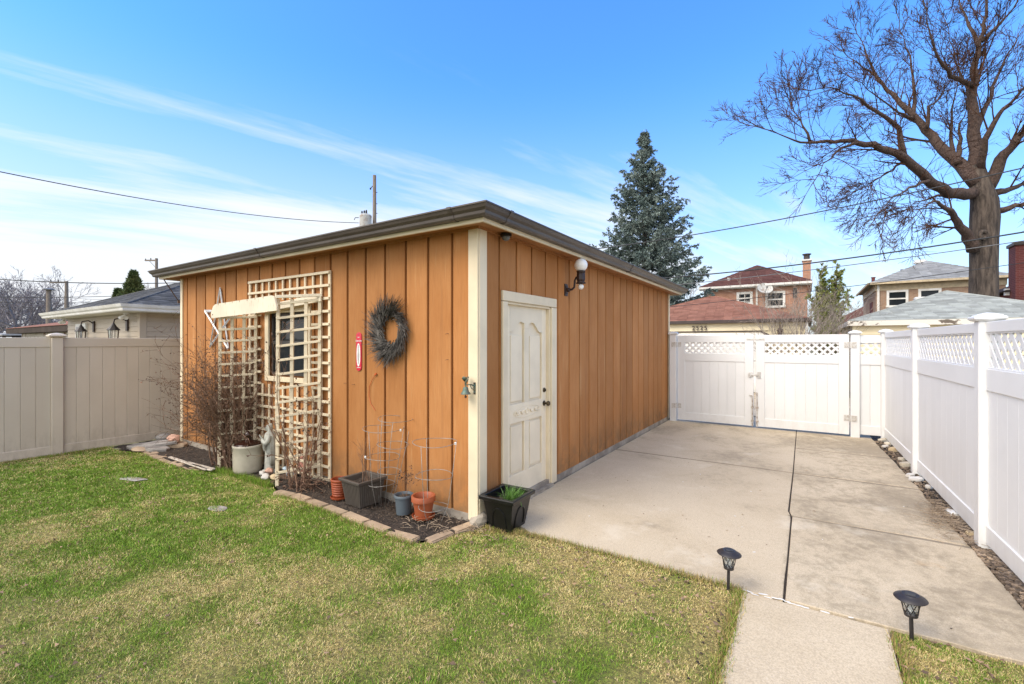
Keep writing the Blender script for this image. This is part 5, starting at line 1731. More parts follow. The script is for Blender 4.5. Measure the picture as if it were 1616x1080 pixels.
# ------------------------------------------------------------------ things hung on the left wall
wx, wz = -1.09, 1.762
t = thing('wreath', 'dark grey dried twig wreath hung on the tan wall', 'wreath', (wx, -.04, wz))
rg = random.Random(77)
b = MB()
for k in range(9):
    ph = rg.uniform(0, 6.28); rr = .185 + rg.uniform(-.022, .022)
    b.tube([(wx + (rr + .012 * math.sin(4 * a + ph)) * math.cos(a) * .92, -.045 + .018 * math.cos(5 * a + ph), wz + (rr + .012 * math.cos(3 * a + ph)) * math.sin(a) * 1.04) for a in [2 * math.pi * q / 36 for q in range(36)]], rg.uniform(.005, .009), 5, closed=True)
ringo = b.build('ring', M['wreathtwig'], t)
tag(ringo, kind='stuff')
b = MB()
for k in range(640):
    a = rg.uniform(0, 6.28)
    r0 = rg.uniform(.155, .235)
    ln = rg.uniform(.12, .29) * (.72 if math.cos(a) > .45 else 1)
    sw = R(rg.gauss(42, 11)) + (R(18) if math.cos(a) > .45 else 0)               # every twig sweeps the same way round
    out = Vector((math.cos(a), 0, math.sin(a))); tan = Vector((math.sin(a), 0, -math.cos(a)))
    d = out * math.cos(sw) + tan * math.sin(sw) * (1) + Vector((0, -rg.uniform(-.12, .38), 0))
    d.normalize()
    p0 = Vector((wx, -.045 + rg.uniform(-.03, .012), wz)) + Vector((out.x * r0 * .92, 0, out.z * r0 * 1.04)) - d * ln * .30
    p1 = p0 + d * ln * .55 + rvec(rg) * .008; p2 = p0 + d * ln + rvec(rg) * .020
    for q in (p0, p1, p2): q.y = min(q.y, -.004)
    b.tube([p0, p1, p2], [.0040, .0030, .0012], 3, cap=False)
    if rg.random() < .5:
        p3 = p1 + (d + rvec(rg) * .5) * ln * .35; p3.y = min(p3.y, -.004)
        b.tube([p1, p3], [.0016, .0006], 3, cap=False)
tag(b.build('twigs', M['wreathtwig'], t), kind='stuff')

# thermometer: rounded red plate, white oval, scale, lettering
tx, tz, tw, th_ = -1.622, 1.545, .088, .42
t = thing('thermometer', 'red wall thermometer with a white oval scale on the tan siding', 'thermometer', (tx, -.008, tz))
def rounded(w, h, r, n=8):
    pts = []
    for cx, cz, a0 in ((w / 2 - r, h / 2 - r, 0), (-w / 2 + r, h / 2 - r, 90), (-w / 2 + r, -h / 2 + r, 180), (w / 2 - r, -h / 2 + r, 270)):
        for k in range(n + 1):
            a = R(a0 + 90 * k / n); pts.append((cx + r * math.cos(a), cz + r * math.sin(a)))
    return pts
mW = Matrix(((1, 0, 0), (0, 0, 1), (0, 1, 0)))
def wallplate(name, poly, x, z, y0, y1, mat, parent, bevel=0):
    b = MB(); n = len(poly)
    b.add([(x + px, y0, z + pz) for px, pz in poly] + [(x + px, y1, z + pz) for px, pz in poly], [tuple(reversed(range(n))), tuple(range(n, 2 * n))] + [(i, (i + 1) % n, n + (i + 1) % n, n + i) for i in range(n)])
    return b.build(name, mat, parent, bevel=bevel)
wallplate('plate', rounded(tw, th_, .042), tx, tz, -.012, -.0005, M['red'], t, .002)
wallplate('scale_plate', [(.030 * math.cos(a), .125 * math.copysign(abs(math.sin(a)) ** .8, math.sin(a))) for a in [2 * math.pi * k / 32 for k in range(32)]], tx, tz - .035, -.0145, -.0122, M['white'], t)
b = MB(); b.tube([(tx, -.0165, tz - .135), (tx, -.0165, tz + .075)], .0022, 6); b.build('tube', M['ink'], t)
b = MB()
for k in range(17):
    z = tz - .125 + k * .0118
    for s in (-1, 1): b.box((tx + s * .010, -.0150, z), (.008 if k % 2 else .012, .0008, .0016))
tag(b.build('scale_marks', M['ink'], t), kind='stuff')
text_part('lettering', 'Coca-Cola', .023, M['white'], t, (tx, -.0128, tz + .118), (R(90), 0, 0), shear=.35, depth=.0006, bold=.0006)
text_part('lettering', 'DRINK', .013, M['white'], t, (tx, -.0128, tz + .156), (R(90), 0, 0), depth=.0006)
b = MB()
for k in range(7): b.box((tx - .024 + k * .008, -.0126, tz - .172), (.0055, .0010, .009))
tag(b.build('small_print', M['white'], t), kind='stuff')
b = MB(); b.lathe([(.004, 0), (.004, .003), (0, .004)], (tx, -.012, tz + .192), 10, Matrix.Rotation(R(90), 3, 'X')); b.build('nail_head', M['ink'], t)

# five-pointed star of flat tin bars
sx_, sz_, sr = -4.70, 1.955, .475
t = thing('star', 'large silver tin star on the wall above the dry bush', 'star', (sx_, -.03, sz_))
pts = [Vector((sx_ + sr * .97 * math.sin(R(72 * k + 2)), 0, sz_ + sr * math.cos(R(72 * k + 2)))) for k in range(5)]
for k in range(5):
    a, c = pts[k], pts[(k + 2) % 5]
    d = c - a; ln = d.length + .02
    ang = math.atan2(d.z, d.x)
    o = bpart('bar', (a + c) / 2 + Vector((0, -.022 - .0045 * (k % 3), 0)), (round(ln, 3), .004, .036), M['silver'], t, (0, -ang, 0), .0012)
    b = MB(); dn = d.normalized(); up_ = Vector((-dn.z, 0, dn.x))
    q = (a + c) / 2 + Vector((0, -.0245 - .0045 * (k % 3), 0))
    b.tube([q - dn * ln * .49, q + dn * ln * .49], .005, 6); b.build('crease', M['silver'], o).location = (0, 0, 0)
# (the crease meshes are in world space, so parent them without a second shift)
for o in t.children:
    for c in o.children:
        c.parent = t
        c.matrix_parent_inverse = Matrix.Identity(4)
        off = wpos(o) - wpos(t)
        c.location = off

# red-orange cord drooping from a nail
pts = [Vector((-1.485, -.012, 1.365)), Vector((-1.50, -.02, 1.355))]
b = MB()
curve = [G_ for G_ in [(592, 592), (588, 598), (583, 610), (582, 624), (585, 637), (592, 648)]]
def on_left_wall(px, py, y=-.010):
    dirv = FWD + RGT * ((px - 808) / 720) + Vector((0, 0, (540 - py) / 720))
    k = (y - CAM.y) / dirv.y
    return CAM + dirv * k
cp_ = [on_left_wall(*q) for q in curve]
b.tube([cp_[0] + Vector((.02, -.004, .012))] + cp_, .0028, 6)
b.box(cp_[0] + Vector((.012, -.004, .008)), (.03, .012, .014), Matrix.Rotation(-.6, 3, 'Y'))
tag(b.build('cord', M['orangecord'], base=tuple(cp_[0]), smooth=60), 'thin orange cord drooping from a nail below the wreath', 'cord')
# nails and hooks left in the siding
for i, (px, py, lab) in enumerate(((560, 607, 'small rusty nail hook left of the orange cord'), (547, 605, 'tiny nail in the groove beside the trellis below mid height'), (708, 568, 'small rusty nail on the board beside the corner, lower of two'), (708, 527, 'small rusty nail on the board beside the corner, upper of two'))):
    q = on_left_wall(px, py, 0)
    b = MB(); b.tube([q + Vector((0, .003, 0)), q + Vector((-.004, -.02, .002)), q + Vector((-.022, -.022, -.004))], .0022, 5)
    tag(b.build('nail', M['rustbracket'], base=tuple(q)), lab, 'nail', 'nails left in the siding')

# bell on the corner board
q = Vector((-.045, -.022, 1.235))
t = thing('bell', 'green patinated hanging bell with a bird on top, on the corner board', 'bell', q)
b = MB(); b.box((-.020, -.0235, 1.235), (.022, .005, .105)); b.tube([(-.020, -.026, 1.255), (-.035, -.060, 1.272), (-.065, -.082, 1.268), (-.072, -.086, 1.262)], [.006, .006, .005, .004], 8)
b.tube([(-.020, -.026, 1.22), (-.034, -.050, 1.235), (-.040, -.062, 1.268)], .004, 6)
b.build('bracket', M['verdigris'], t)
b = MB()
for z in (1.19, 1.28): b.lathe([(.007, 0), (.006, .005), (0, .006)], (-.020, -.026, z), 8, Matrix.Rotation(R(90), 3, 'X'))
tag(b.build('screws', M['rustbracket'], t), kind='stuff')
bc = Vector((-.072, -.086, 1.185))
b = MB(); b.lathe([(.046, 0), (.046, .004), (.040, .012), (.031, .024), (.026, .040), (.024, .054), (.018, .064), (.006, .069), (.005, .080), (.001, .081)], bc, 24); b.build('bell_cup', M['verdigris'], t, smooth=45)
b = MB(); b.tube([bc + Vector((0, 0, .03)), bc + Vector((0, 0, -.015))], .003, 6); rockmesh(b, bc + Vector((0, 0, -.024)), (.026, .026, .026), 3); b.build('clapper', M['rustbracket'], t)
bd = bc + Vector((.004, 0, .115))
b = MB(); b.tube([bd + Vector((-.008, 0, -.038)), bd + Vector((-.004, 0, -.012)), bd + Vector((.010, 0, .006)), bd + Vector((.022, 0, .016)), bd + Vector((.032, 0, .016))], [.006, .010, .011, .007, .002], 8)
for s in (-1, 1):
    w0 = bd + Vector((.004, s * .004, .004))
    b.add([w0, w0 + Vector((.022, s * .008, .030)), w0 + Vector((-.010, s * .030, .042)), w0 + Vector((-.030, s * .026, .020)), w0 + Vector((-.014, s * .006, -.008))], [(0, 1, 2), (0, 2, 3), (0, 3, 4)])
o = b.build('bird_figure', M['verdigris'], t, smooth=40)
sm = o.modifiers.new('thickness', 'SOLIDIFY'); sm.thickness = .003

# security dome camera under the right eave
q = Vector((.085, .325, 2.676))
t = thing('security_camera', 'black dome security camera under the right eave near the corner', 'camera', q)
b = MB(); b.lathe([(.052, 0), (.055, -.006), (.053, -.028), (.046, -.032)], q, 24); b.build('housing', M['camplastic'], t, smooth=40)
b = MB(); b.lathe([(.040, -.030), (.038, -.045), (.028, -.060), (.012, -.068), (.001, -.069)], q, 20); b.build('dome', pm('smoked dome', (.16, .16, .16), rough=.08, bump=0), t, smooth=60)

# globe wall lamp
q = Vector((0, 1.76, 2.285))
t = thing('wall_lamp', 'dark iron wall lamp with a white globe on the right wall', 'lamp', q)
b = MB(); b.box((.007, 1.76, 2.285), (.014, .075, .145)); b.box((.019, 1.76, 2.285), (.012, .05, .10)); b.lathe([(.028, 0), (.026, .03), (.016, .04)], (.024, 1.76, 2.285), 14, Matrix.Rotation(R(90), 3, 'Y'))
b.build('wall_plate', M['lampiron'], t, bevel=.003)
b = MB(); b.tube([(.055, 1.76, 2.285), (.090, 1.76, 2.288), (.118, 1.76, 2.31), (.122, 1.76, 2.35), (.126, 1.76, 2.395), (.145, 1.76, 2.428), (.185, 1.76, 2.44)], [.014, .014, .013, .012, .012, .012, .012], 10)
b.build('arm', M['lampiron'], t, smooth=60)
c = (.205, 1.76, 2.345)
b = MB(); b.lathe([(.030, 0), (.060, .004), (.062, .014), (.046, .022), (.046, .030), (.054, .050), (.054, .115), (.048, .125), (.054, .135), (.058, .150), (.050, .158), (.02, .158)], c, 8); b.build('lamp_body', M['lampiron'], t)
b = MB(); b.lathe([(.080 * math.sin(R(a)), -.080 * math.cos(R(a))) for a in range(28, 181, 8)] + [(.001, .080)], (.205, 1.76, 2.572), 28); b.build('globe', M['opal'], t, smooth=180)
b = MB(); b.lathe([(.034 * math.sin(R(a)), -.034 * math.cos(R(a))) for a in range(4, 150, 10)], (.205, 1.76, 2.312), 18); b.build('finial_globe', M['opal'], t, smooth=180)

# ------------------------------------------------------------------ path lights
def path_light(label, loc):
    """built at the origin; copied to its places"""
    t = thing('path_light', label, 'path light', (0, 0, 0), 'solar path lights beside the walk')
    b = MB(); b.lathe([(.011, -.05), (.011, .150), (.014, .152), (.014, .160), (.030, .166)], (0, 0, 0), 12); b.build('stake', M['pathmetal'], t, smooth=40)
    b = MB(); b.lathe([(.030, .160), (.035, .162), (.036, .176), (.033, .180), (.001, .180)], (0, 0, 0), 20); b.build('base_ring', M['pathmetal'], t, smooth=40)
    b = MB()
    for k in range(8):
        for s in (-1, 1):
            pts = []
            for i in range(7):
                f = i / 6
                a = 2 * math.pi * k / 8 + s * f * .85
                r = .034 + .018 * f
                pts.append((r * math.cos(a), r * math.sin(a), .174 + .090 * f))
            b.tube(pts, .0022, 4, cap=False)
    tag(b.build('wire_cage', M['pathmetal'], t), kind='stuff')
    b = MB(); b.lathe([(.029, .180), (.046, .260), (.043, .260), (.026, .182)], (0, 0, 0), 20, close=False); b.build('clear_cup', M['clear'], t, smooth=40)
    b = MB(); b.lathe([(.012, .190), (.014, .215), (.010, .235), (.001, .238)], (0, 0, 0), 12); b.build('bulb', M['opal'], t, smooth=60)
    b = MB(); b.lathe([(.052, .262), (.0815, .262), (.085, .266), (.082, .270), (.060, .282), (.046, .289), (.044, .291), (.001, .291)], (0, 0, 0), 32); b.build('cap', M['pathmetal'], t, smooth=35)
    b = MB(); b.box((0, 0, .2925), (.052, .052, .004)); b.build('solar_cell', M['solar'], t, bevel=.001)
    return t
pl1 = path_light('dark solar path light left of the walk, at the drive edge', None)
pl2 = copy_tree(pl1)
pl1.scale = (.88, .88, .96); pl2.scale = (.88, .88, .93)
pl1.location = (2.045, .03, .0); pl1.rotation_euler = (0, R(1.5), R(20))
pl2.location = (2.968, .045, -.010); pl2.rotation_euler = (R(2), R(-1), R(-12))
pl2['label'] = 'dark solar path light right of the walk, in the small wedge of grass'

# ------------------------------------------------------------------ dry climbers and bush by the arbor
rg = random.Random(101)
def on_side(p0, p1, f, z):
    return Vector(p0).lerp(Vector(p1), f) + Vector((0, 0, z))
t = thing('dry_bush', 'large tangled leafless brown bush climbing the left side of the arbor', 'bush', (-4.0, -.25, 0))
cfgb = dict(levels=4, seg=[8, 5, 3, 2], wob=.22, up=[.05, .02, .0, .0], sides=[5, 4, 3, 3], kids=[5, 4, 2], angle=(20, 60), ratio=(.35, .62), rmin=.0026, start=.22)
b = MB(); tips = []
for k in range(66):
    base = Vector((rg.uniform(-4.15, -3.72), rg.uniform(-.36, -.08), 0))
    if k < 40: d = Vector((rg.uniform(-.55, .15), rg.uniform(-.22, .08), 1)); ln = rg.uniform(.75, 1.40)
    else: d = Vector((rg.uniform(-.12, .16), rg.uniform(-.1, .12), 1)); ln = rg.uniform(.9, 1.75)
    grow(b, base, d, ln, rg.uniform(.0075, .0125), 0, rg, cfgb, tips)
for k in range(5):                     # arching sprays out to the left
    grow(b, Vector((-4.2 - rg.random() * .3, -.2, rg.uniform(.45, .9))), Vector((-1, rg.uniform(-.3, .0), rg.uniform(-.1, .4))), rg.uniform(.5, .85), .0045, 1, rg, cfgb, tips)
for i, w in enumerate(b.v):
    if w[1] > -.012: b.v[i] = (w[0], -.012 - (w[1] + .012) * .0 - rg.random() * .01, w[2])
    if w[2] < 0: b.v[i] = (b.v[i][0], b.v[i][1], rg.random() * .01)
b.build('stems', M['stem'], t)
b = MB()
for q, d, l in tips:
    if q.y > -.02: continue
    if l >= 2 and rg.random() < .62: leafmesh(b, q, d + rvec(rg) * .8 + Vector((0, 0, -.7)), rvec(rg), rg.uniform(.014, .032), rg.uniform(.004, .009), rg.uniform(-.6, .6))
for k in range(1900):                   # curled leaves hung up in the lattice and along the foot
    z = abs(rg.gauss(.45, .42)) + .03
    q = Vector((-3.86 + rg.gauss(0, .13), rg.uniform(-.42, -.05), min(z, 1.7)))
    leafmesh(b, q, rvec(rg) + Vector((0, 0, -.8)), rvec(rg), rg.uniform(.020, .045), rg.uniform(.006, .012), rg.uniform(-.7, .7))
tag(b.build('withered_leaves', M['deadleaf'], t), kind='stuff')

t = thing('dry_vine', 'brown leafless vine twisting up the right side of the arbor', 'vine', (-2.30, -.33, 0))
b = MB(); tips = []
cfgv = dict(levels=3, seg=[10, 5, 3], wob=.20, up=[.08, .0, .0], sides=[6, 4, 3], kids=[6, 4], angle=(25, 70), ratio=(.22, .45), rmin=.0022, start=.15)
for k in range(9):
    base = Vector((rg.uniform(-2.40, -2.16), rg.uniform(-.38, -.22), 0))
    grow(b, base, Vector((rg.uniform(-.30, .18), rg.uniform(-.02, .10), 1)), rg.uniform(.55, 1.15), rg.uniform(.007, .012), 0, rg, cfgv, tips)
for k in range(2):
    grow(b, Vector((-2.33, -.34, 0)), Vector((-.16 - .08 * k, -.02, 1)), 1.75, .0065, 0, rg, cfgv, tips)
for k in range(40):                    # heap of cut stems at its foot
    p0 = Vector((rg.gauss(-2.22, .13), rg.gauss(-.27, .07), rg.uniform(.02, .12)))
    p1 = p0 + Vector((rg.gauss(0, .16), rg.gauss(0, .12), rg.uniform(-.04, .1)))
    b.tube([p0, (p0 + p1) / 2 + Vector((0, 0, .03)), p1], [.0035, .003, .002], 4)
for i, w in enumerate(b.v):
    if w[1] > -.012: b.v[i] = (w[0], -.012 - rg.random() * .01, w[2])
    if b.v[i][2] < 0: b.v[i] = (b.v[i][0], b.v[i][1], rg.random() * .01)
b.build('stems', M['stem'], t)
b = MB()
for q, d, l in tips:
    if q.y < -.02 and rg.random() < .55: leafmesh(b, q, d + rvec(rg) * .8 + Vector((0, 0, -.6)), rvec(rg), rg.uniform(.02, .045), rg.uniform(.006, .013), rg.uniform(-.6, .6))
for k in range(200):
    q = Vector((rg.gauss(-2.24, .14), rg.gauss(-.28, .07), .02 + abs(rg.gauss(0, .09))))
    leafmesh(b, q, rvec(rg), rvec(rg), rg.uniform(.02, .05), rg.uniform(.006, .014), rg.uniform(-.6, .6))
tag(b.build('withered_leaves', M['deadleaf'], t), kind='stuff')

# dry stalks fallen in the bed corner
b = MB()
for k in range(70):
    p0 = Vector((rg.uniform(-.55, -.10), rg.uniform(-.44, -.12), .035 + rg.uniform(0, .02)))
    if k > 44: p0 = Vector((rg.uniform(.02, .20), rg.uniform(-.20, -.03), .02))
    p1 = p0 + Vector((rg.gauss(0, .07), rg.gauss(0, .05), rg.uniform(-.005, .05)))
    b.tube([p0, (p0 + p1) / 2 + Vector((0, 0, rg.uniform(0, .015))), p1], [.0025, .002, .0012], 4, cap=False)
tag(b.build('dry_stalks', M['palestem']), 'pale dry stalks lying in the bed by the garage corner', 'stalks', kind='stuff')
# thin rod sticking out from the far corner of the garage
b = MB(); q0 = Vector((-6.02, -.03, 2.30)); q1 = P(259, 442, 7.2)
b.tube([q0, q1], .008, 6); b.box(q0 + Vector((-.01, -.0, 0)), (.03, .03, .05))
tag(b.build('bracket_rod', M['rustbracket'], base=tuple(q0)), 'thin iron rod sticking out of the far left garage corner', 'rod')
# ------------------------------------------------------------------ neighbouring garages and houses
def hip(mb, x0, x1, y0, y1, z, rise, ov, along='x', th=.05):
    """plain hip roof body"""
    X0, X1, Y0, Y1 = x0 - ov, x1 + ov, y0 - ov, y1 + ov
    half = min(X1 - X0, Y1 - Y0) / 2
    if X1 - X0 >= Y1 - Y0: r1, r2 = Vector((X0 + half, (Y0 + Y1) / 2, z + rise)), Vector((X1 - half + .01, (Y0 + Y1) / 2, z + rise))
    else: r1, r2 = Vector(((X0 + X1) / 2, Y0 + half, z + rise)), Vector(((X0 + X1) / 2, Y1 - half + .01, z + rise))
    c = [Vector((X0, Y0, z)), Vector((X1, Y0, z)), Vector((X1, Y1, z)), Vector((X0, Y1, z))]
    lo = [w - Vector((0, 0, th)) for w in c]
    vs = c + [r1, r2] + lo
    if X1 - X0 >= Y1 - Y0: tops = [(0, 1, 5, 4), (1, 2, 5), (2, 3, 4, 5), (3, 0, 4)]
    else: tops = [(0, 1, 4), (1, 2, 5, 4), (2, 3, 5), (3, 0, 4, 5)]
    mb.add(vs, tops + [(9, 8, 7, 6)] + [(i, 6 + i, 6 + (i + 1) % 4, (i + 1) % 4) for i in range(4)])
    return c, r1, r2
def shingled_roof(name, parent, x0, x1, y0, y1, z, rise, ov, mat, sides='SWE', row=.14, tab=.30, seed=1, gap=.004):
    b = MB(); c, r1, r2 = hip(b, x0, x1, y0, y1, z, rise, ov)
    ro = b.build(name, mat, parent)
    b = MB()
    wide = (x1 - x0) >= (y1 - y0)
    pl = {'S': (c[0], c[1], r2 if wide else r1, r1), 'W': (c[3], c[0], r1, r1 if wide else r2), 'E': (c[1], c[2], r2, r2 if wide else r1)}
    for s in sides: shingle_plane(b, *pl[s], row=row, tab=tab, seed=seed, gap=gap)
    tag(b.build('shingles', mat, ro), kind='stuff')
    # ridge and hip caps
    b = MB()
    for a, e in ((c[0], r1), (c[1], r2 if wide else r1), (r1, r2)):
        if (Vector(e) - Vector(a)).length > .3: b.tube([Vector(a) + Vector((0, 0, .004)), Vector(e) + Vector((0, 0, .004))], .022, 6)
    tag(b.build('ridge_caps', mat, ro), kind='stuff')
    return ro
def box_part(name, parent, lo, hi, mat, bevel=0):
    b = MB(); lo, hi = Vector(lo), Vector(hi)
    b.box((lo + hi) / 2, hi - lo); return b.build(name, mat, parent, bevel=bevel)
def lap_siding(parent, axis, a0, a1, w, zs, mat, sgn, expo):
    """horizontal lap boards on a wall whose outer face lies at w; axis 'x': wall along X facing -Y; 'y': wall along Y facing sgn*X"""
    for z in np.arange(zs[0], zs[1] - .01, expo):
        h = min(expo + .012, zs[1] - z)
        if axis == 'x':
            bpart('siding_board', ((a0 + a1) / 2, w - .007, z + h / 2), (a1 - a0, .008, round(h, 3)), mat, parent, (R(-6.5), 0, 0), .0015)
        else:
            bpart('siding_board', (w + sgn * .007, (a0 + a1) / 2, z + h / 2), (.008, a1 - a0, round(h, 3)), mat, parent, (0, R(-6.5) * sgn, 0), .0015)
def sash_window(parent, x, y, z0, z1, w, frame_mat, cols=1, fw=.09, muntins=False):
    """window in a wall facing -Y at plane y"""
    b = MB()
    b.box((x - w / 2 + fw / 2, y - .03, (z0 + z1) / 2), (fw, .06, z1 - z0)); b.box((x + w / 2 - fw / 2, y - .03, (z0 + z1) / 2), (fw, .06, z1 - z0))
    b.box((x, y - .03, z1 - fw / 2), (w - 2 * fw, .06, fw)); b.box((x, y - .045, z0 + fw / 2), (w + .06, .10, fw)); b.box((x, y - .02, (z0 + z1) / 2), (w - 2 * fw, .04, fw * .6))
    if muntins:
        b.box((x, y - .018, (z0 + z1) / 2), (.03, .03, z1 - z0 - 2 * fw)); b.box((x, y - .018, z0 + (z1 - z0) * .27), (w - 2 * fw, .03, .03))
    f = b.build('window', frame_mat, parent)
    for k in (0, 1):
        zz0 = z0 + fw if k == 0 else (z0 + z1) / 2 + fw * .3
        zz1 = (z0 + z1) / 2 - fw * .3 if k == 0 else z1 - fw
        b = MB(); b.box((x, y - .004 - .003 * k, (zz0 + zz1) / 2), (w - 2 * fw, .006, zz1 - zz0)); b.build('pane', M['glass'], f)
    return f

# garage with the number 2525 straight across the alley
gA = thing('garage', 'cream sided garage with a red brown hip roof numbered 2525 behind the gates', 'garage', (-1, 14, 0))
x0, x1, y0, y1, ze = -4.1, 2.42, 13.84, 20.0, 2.33
b = MB(); b.box(((x0 + x1) / 2, (y0 + y1) / 2 + .03, ze / 2 - .02), (x1 - x0, y1 - y0, ze)); b.build('wall', M['creamsiding'], gA)
lap_siding(gA, 'x', 1.52, x1, y0 + .02, (.9, 2.28), M['creamsiding'], 1, .115)
lap_siding(gA, 'x', -4.0, 1.40, y0 + .02, (2.03, 2.28), M['creamsiding'], 1, .245)
shingled_roof('roof', gA, x0, x1, y0, y1, 2.40, 1.10, .07, M['redroof'], 'SE', seed=3)
box_part('gutter', gA, (x0 - .15, y0 - .16, 2.29), (x1 + .10, y0 - .07, 2.40), M['darkbrown'], .01)
box_part('gutter', gA, (x1 + .07, y0 - .06, 2.29), (x1 + .16, y1 + .1, 2.395), M['darkbrown'], .01)
box_part('soffit', gA, (x0 - .1, y0 - .07, 2.29), (x1 + .07, y0, 2.31), M['creamsiding'])
gd = box_part('garage_door', gA, (-3.4, y0 - .03, 0), (1.30, y0 + .02, 1.96), M['whitepaint'])
for k in range(4): box_part('door_panel', gd, (-3.35, y0 - .045, .05 + k * .48), (1.25, y0 - .032, .50 + k * .48), M['whitepaint'], .01)
b = MB(); b.prism([(-3.5, 0), (-3.45, 0), (-3.45, 1.90), (-3.25, 1.985), (1.15, 1.985), (1.36, 1.86), (1.36, 0), (1.42, 0), (1.42, 1.90), (1.18, 2.03), (-3.3, 2.03), (-3.5, 1.93)][::-1], -.05, -.032, Matrix(((1, 0, 0), (0, 0, 1), (0, 1, 0))))
o = b.build('door_surround', M['darkbrown'], gA)
for v_ in o.data.vertices: v_.co.y += y0
for k, ch in enumerate('2525'):
    text_part('digit', ch, .21, M['darkbrown'], gA, (-.93 + k * .135, y0 - .045, 2.135), (R(90), 0, 0), depth=.012, bold=.002)
b = MB(); c = (1.72, y0 - .14, 1.98)
b.lathe([(.01, .16), (.09, .05), (.085, .04), (.075, .03), (.06, -.16), (.02, -.2)], c, 6); b.tube([(c[0], y0, 2.06), (c[0], y0 - .1, 2.20), (c[0], y0 - .14, 2.14)], .012, 5)
b.build('lantern', M['rustbracket'], gA)
box_part('downspout', gA, (x1 - .02, y0 - .10, 0), (x1 + .06, y0 - .03, 2.27), M['whitepaint'], .01)

# pale green-grey roofed garage to the right
gB = thing('garage', 'cream garage with pale grey shingled hip roof and peeling white fascia', 'garage', (6.2, 14.6, 0))
x0, x1, y0, y1 = 3.66, 8.95, 14.5, 20.2
b = MB(); b.box(((x0 + x1) / 2, (y0 + y1) / 2 + .03, 1.14), (x1 - x0, y1 - y0, 2.30)); b.build('wall', M['creamsiding'], gB)
lap_siding(gB, 'x', x0, x1, y0 + .02, (1.3, 2.16), M['creamsiding'], 1, .115)
lap_siding(gB, 'y', y0 + .05, y1, x0, (1.3, 2.16), M['creamsiding'], -1, .115)
shingled_roof('roof', gB, x0, x1, y0, y1, 2.31, 1.02, .12, M['greyroof'], 'SW', row=.14, tab=.31, seed=9, gap=.009)
box_part('fascia', gB, (x0 - .12, y0 - .145, 2.15), (x1 + .12, y0 - .12, 2.30), M['peel'])
box_part('fascia', gB, (x0 - .145, y0 - .145, 2.15), (x0 - .122, y1 + .12, 2.30), M['peel'])
box_part('soffit', gB, (x0 - .12, y0 - .12, 2.155), (x1 + .12, y0, 2.18), M['creamsiding'])
box_part('corner_trim', gB, (x0 - .02, y0 - .024, 0), (x0 + .09, y0 - .004, 2.15), M['creamsiding'])
for (vx, vy, vz) in ((5.85, 18.4, 3.20), (6.55, 18.4, 3.34)):
    b = MB(); b.box((vx, vy, vz), (.34, .30, .12)); b.build('roof_vent', M['whitepaint'], gB, bevel=.03)

# red brick house behind the 2525 garage
hA = thing('house', 'orange brick house with maroon hip roof and brick chimney behind 2525', 'house', (-.7, 32, 0))
x0, x1, y0, y1, ze = -3.85, 2.42, 32.0, 39.0, 5.35
box_part('wall', hA, (x0, y0, 0), (x1, y1, ze), M['brickred'])
b = MB(); c, r1, r2 = hip(b, x0, x1, y0, y1, 5.62, 1.75, .28, th=.06); ro = b.build('roof', M['maroonroof'], hA)
b = MB(); shingle_plane(b, c[0], c[1], r1, r1, .28, .5, 5, .02); tag(b.build('shingles', M['maroonroof'], ro), kind='stuff')
b = MB(); b.box((-.55, 34.6, 7.05), (.45, .4, .14)); b.build('roof_vent', M['darkbrown'], ro)
b = MB(); b.lathe([(.10, 0), (.10, .5)], (-2.3, 32.6, 5.75), 8); b.box((-2.3, 32.6, 5.85), (.3, .3, .25)); b.build('roof_vent', M['transformer'], ro)
box_part('gutter', hA, (x0 - .3, y0 - .40, 5.42), (x1 + .3, y0 - .28, 5.57), M['whitepaint'], .01)
box_part('soffit', hA, (x0 - .28, y0 - .28, 5.36), (x1 + .28, y0, 5.55), M['whitepaint'])
sash_window(hA, -1.22, y0, 4.22, 5.12, 1.0, M['whitepaint'], fw=.16, muntins=True)
sash_window(hA, .62, y0, 3.95, 5.06, 1.15, M['whitepaint'], fw=.14)
box_part('downspout', hA, (-.52, y0 - .10, 0), (-.42, y0 - .01, 5.36), M['whitepaint'])
box_part('shutter', hA, (1.62, y0 - .03, 4.55), (1.86, y0 - .002, 5.2), M['darkbrown'])
ch = box_part('chimney', hA, (2.16, 32.9, 4.6), (2.62, 33.5, 7.05), M['brickred'])
box_part('chimney_cap', ch, (2.10, 32.83, 7.05), (2.68, 33.57, 7.16), M['whitepaint'], .02)
b = MB(); b.lathe([(.18, 0), (.18, .30), (.26, .34), (.26, .40), (.02, .44)], (2.39, 33.2, 7.16), 10); b.build('flue', M['darkbrown'], ch)
# satellite dish
dp = Vector((.02, 31.55, 5.18))
t = thing('satellite_dish', 'pale grey satellite dish on the wall of the orange brick house', 'satellite dish', dp)
b = MB(); mD = Matrix.Rotation(R(62), 3, 'X') @ Matrix.Rotation(R(18), 3, 'Y')
b.lathe([(.001, 0), (.16, .02), (.32, .07), (.46, .14), (.475, .145), (.47, .155), (.32, .085), (.001, .02)], dp, 24, mD, sy=.86); b.build('reflector', M['transformer'], t, smooth=50)
b = MB(); b.tube([dp + mD @ Vector((0, -.40, .12)), dp + mD @ Vector((0, -.25, .62))], .02, 6); b.box(dp + mD @ Vector((0, -.25, .64)), (.12, .1, .1)); b.build('feed_arm', M['greycable'], t)
b = MB(); b.tube([dp, dp + Vector((0, .25, .05)), dp + Vector((0, .46, .0))], .03, 6); b.build('mount', M['greycable'], t)

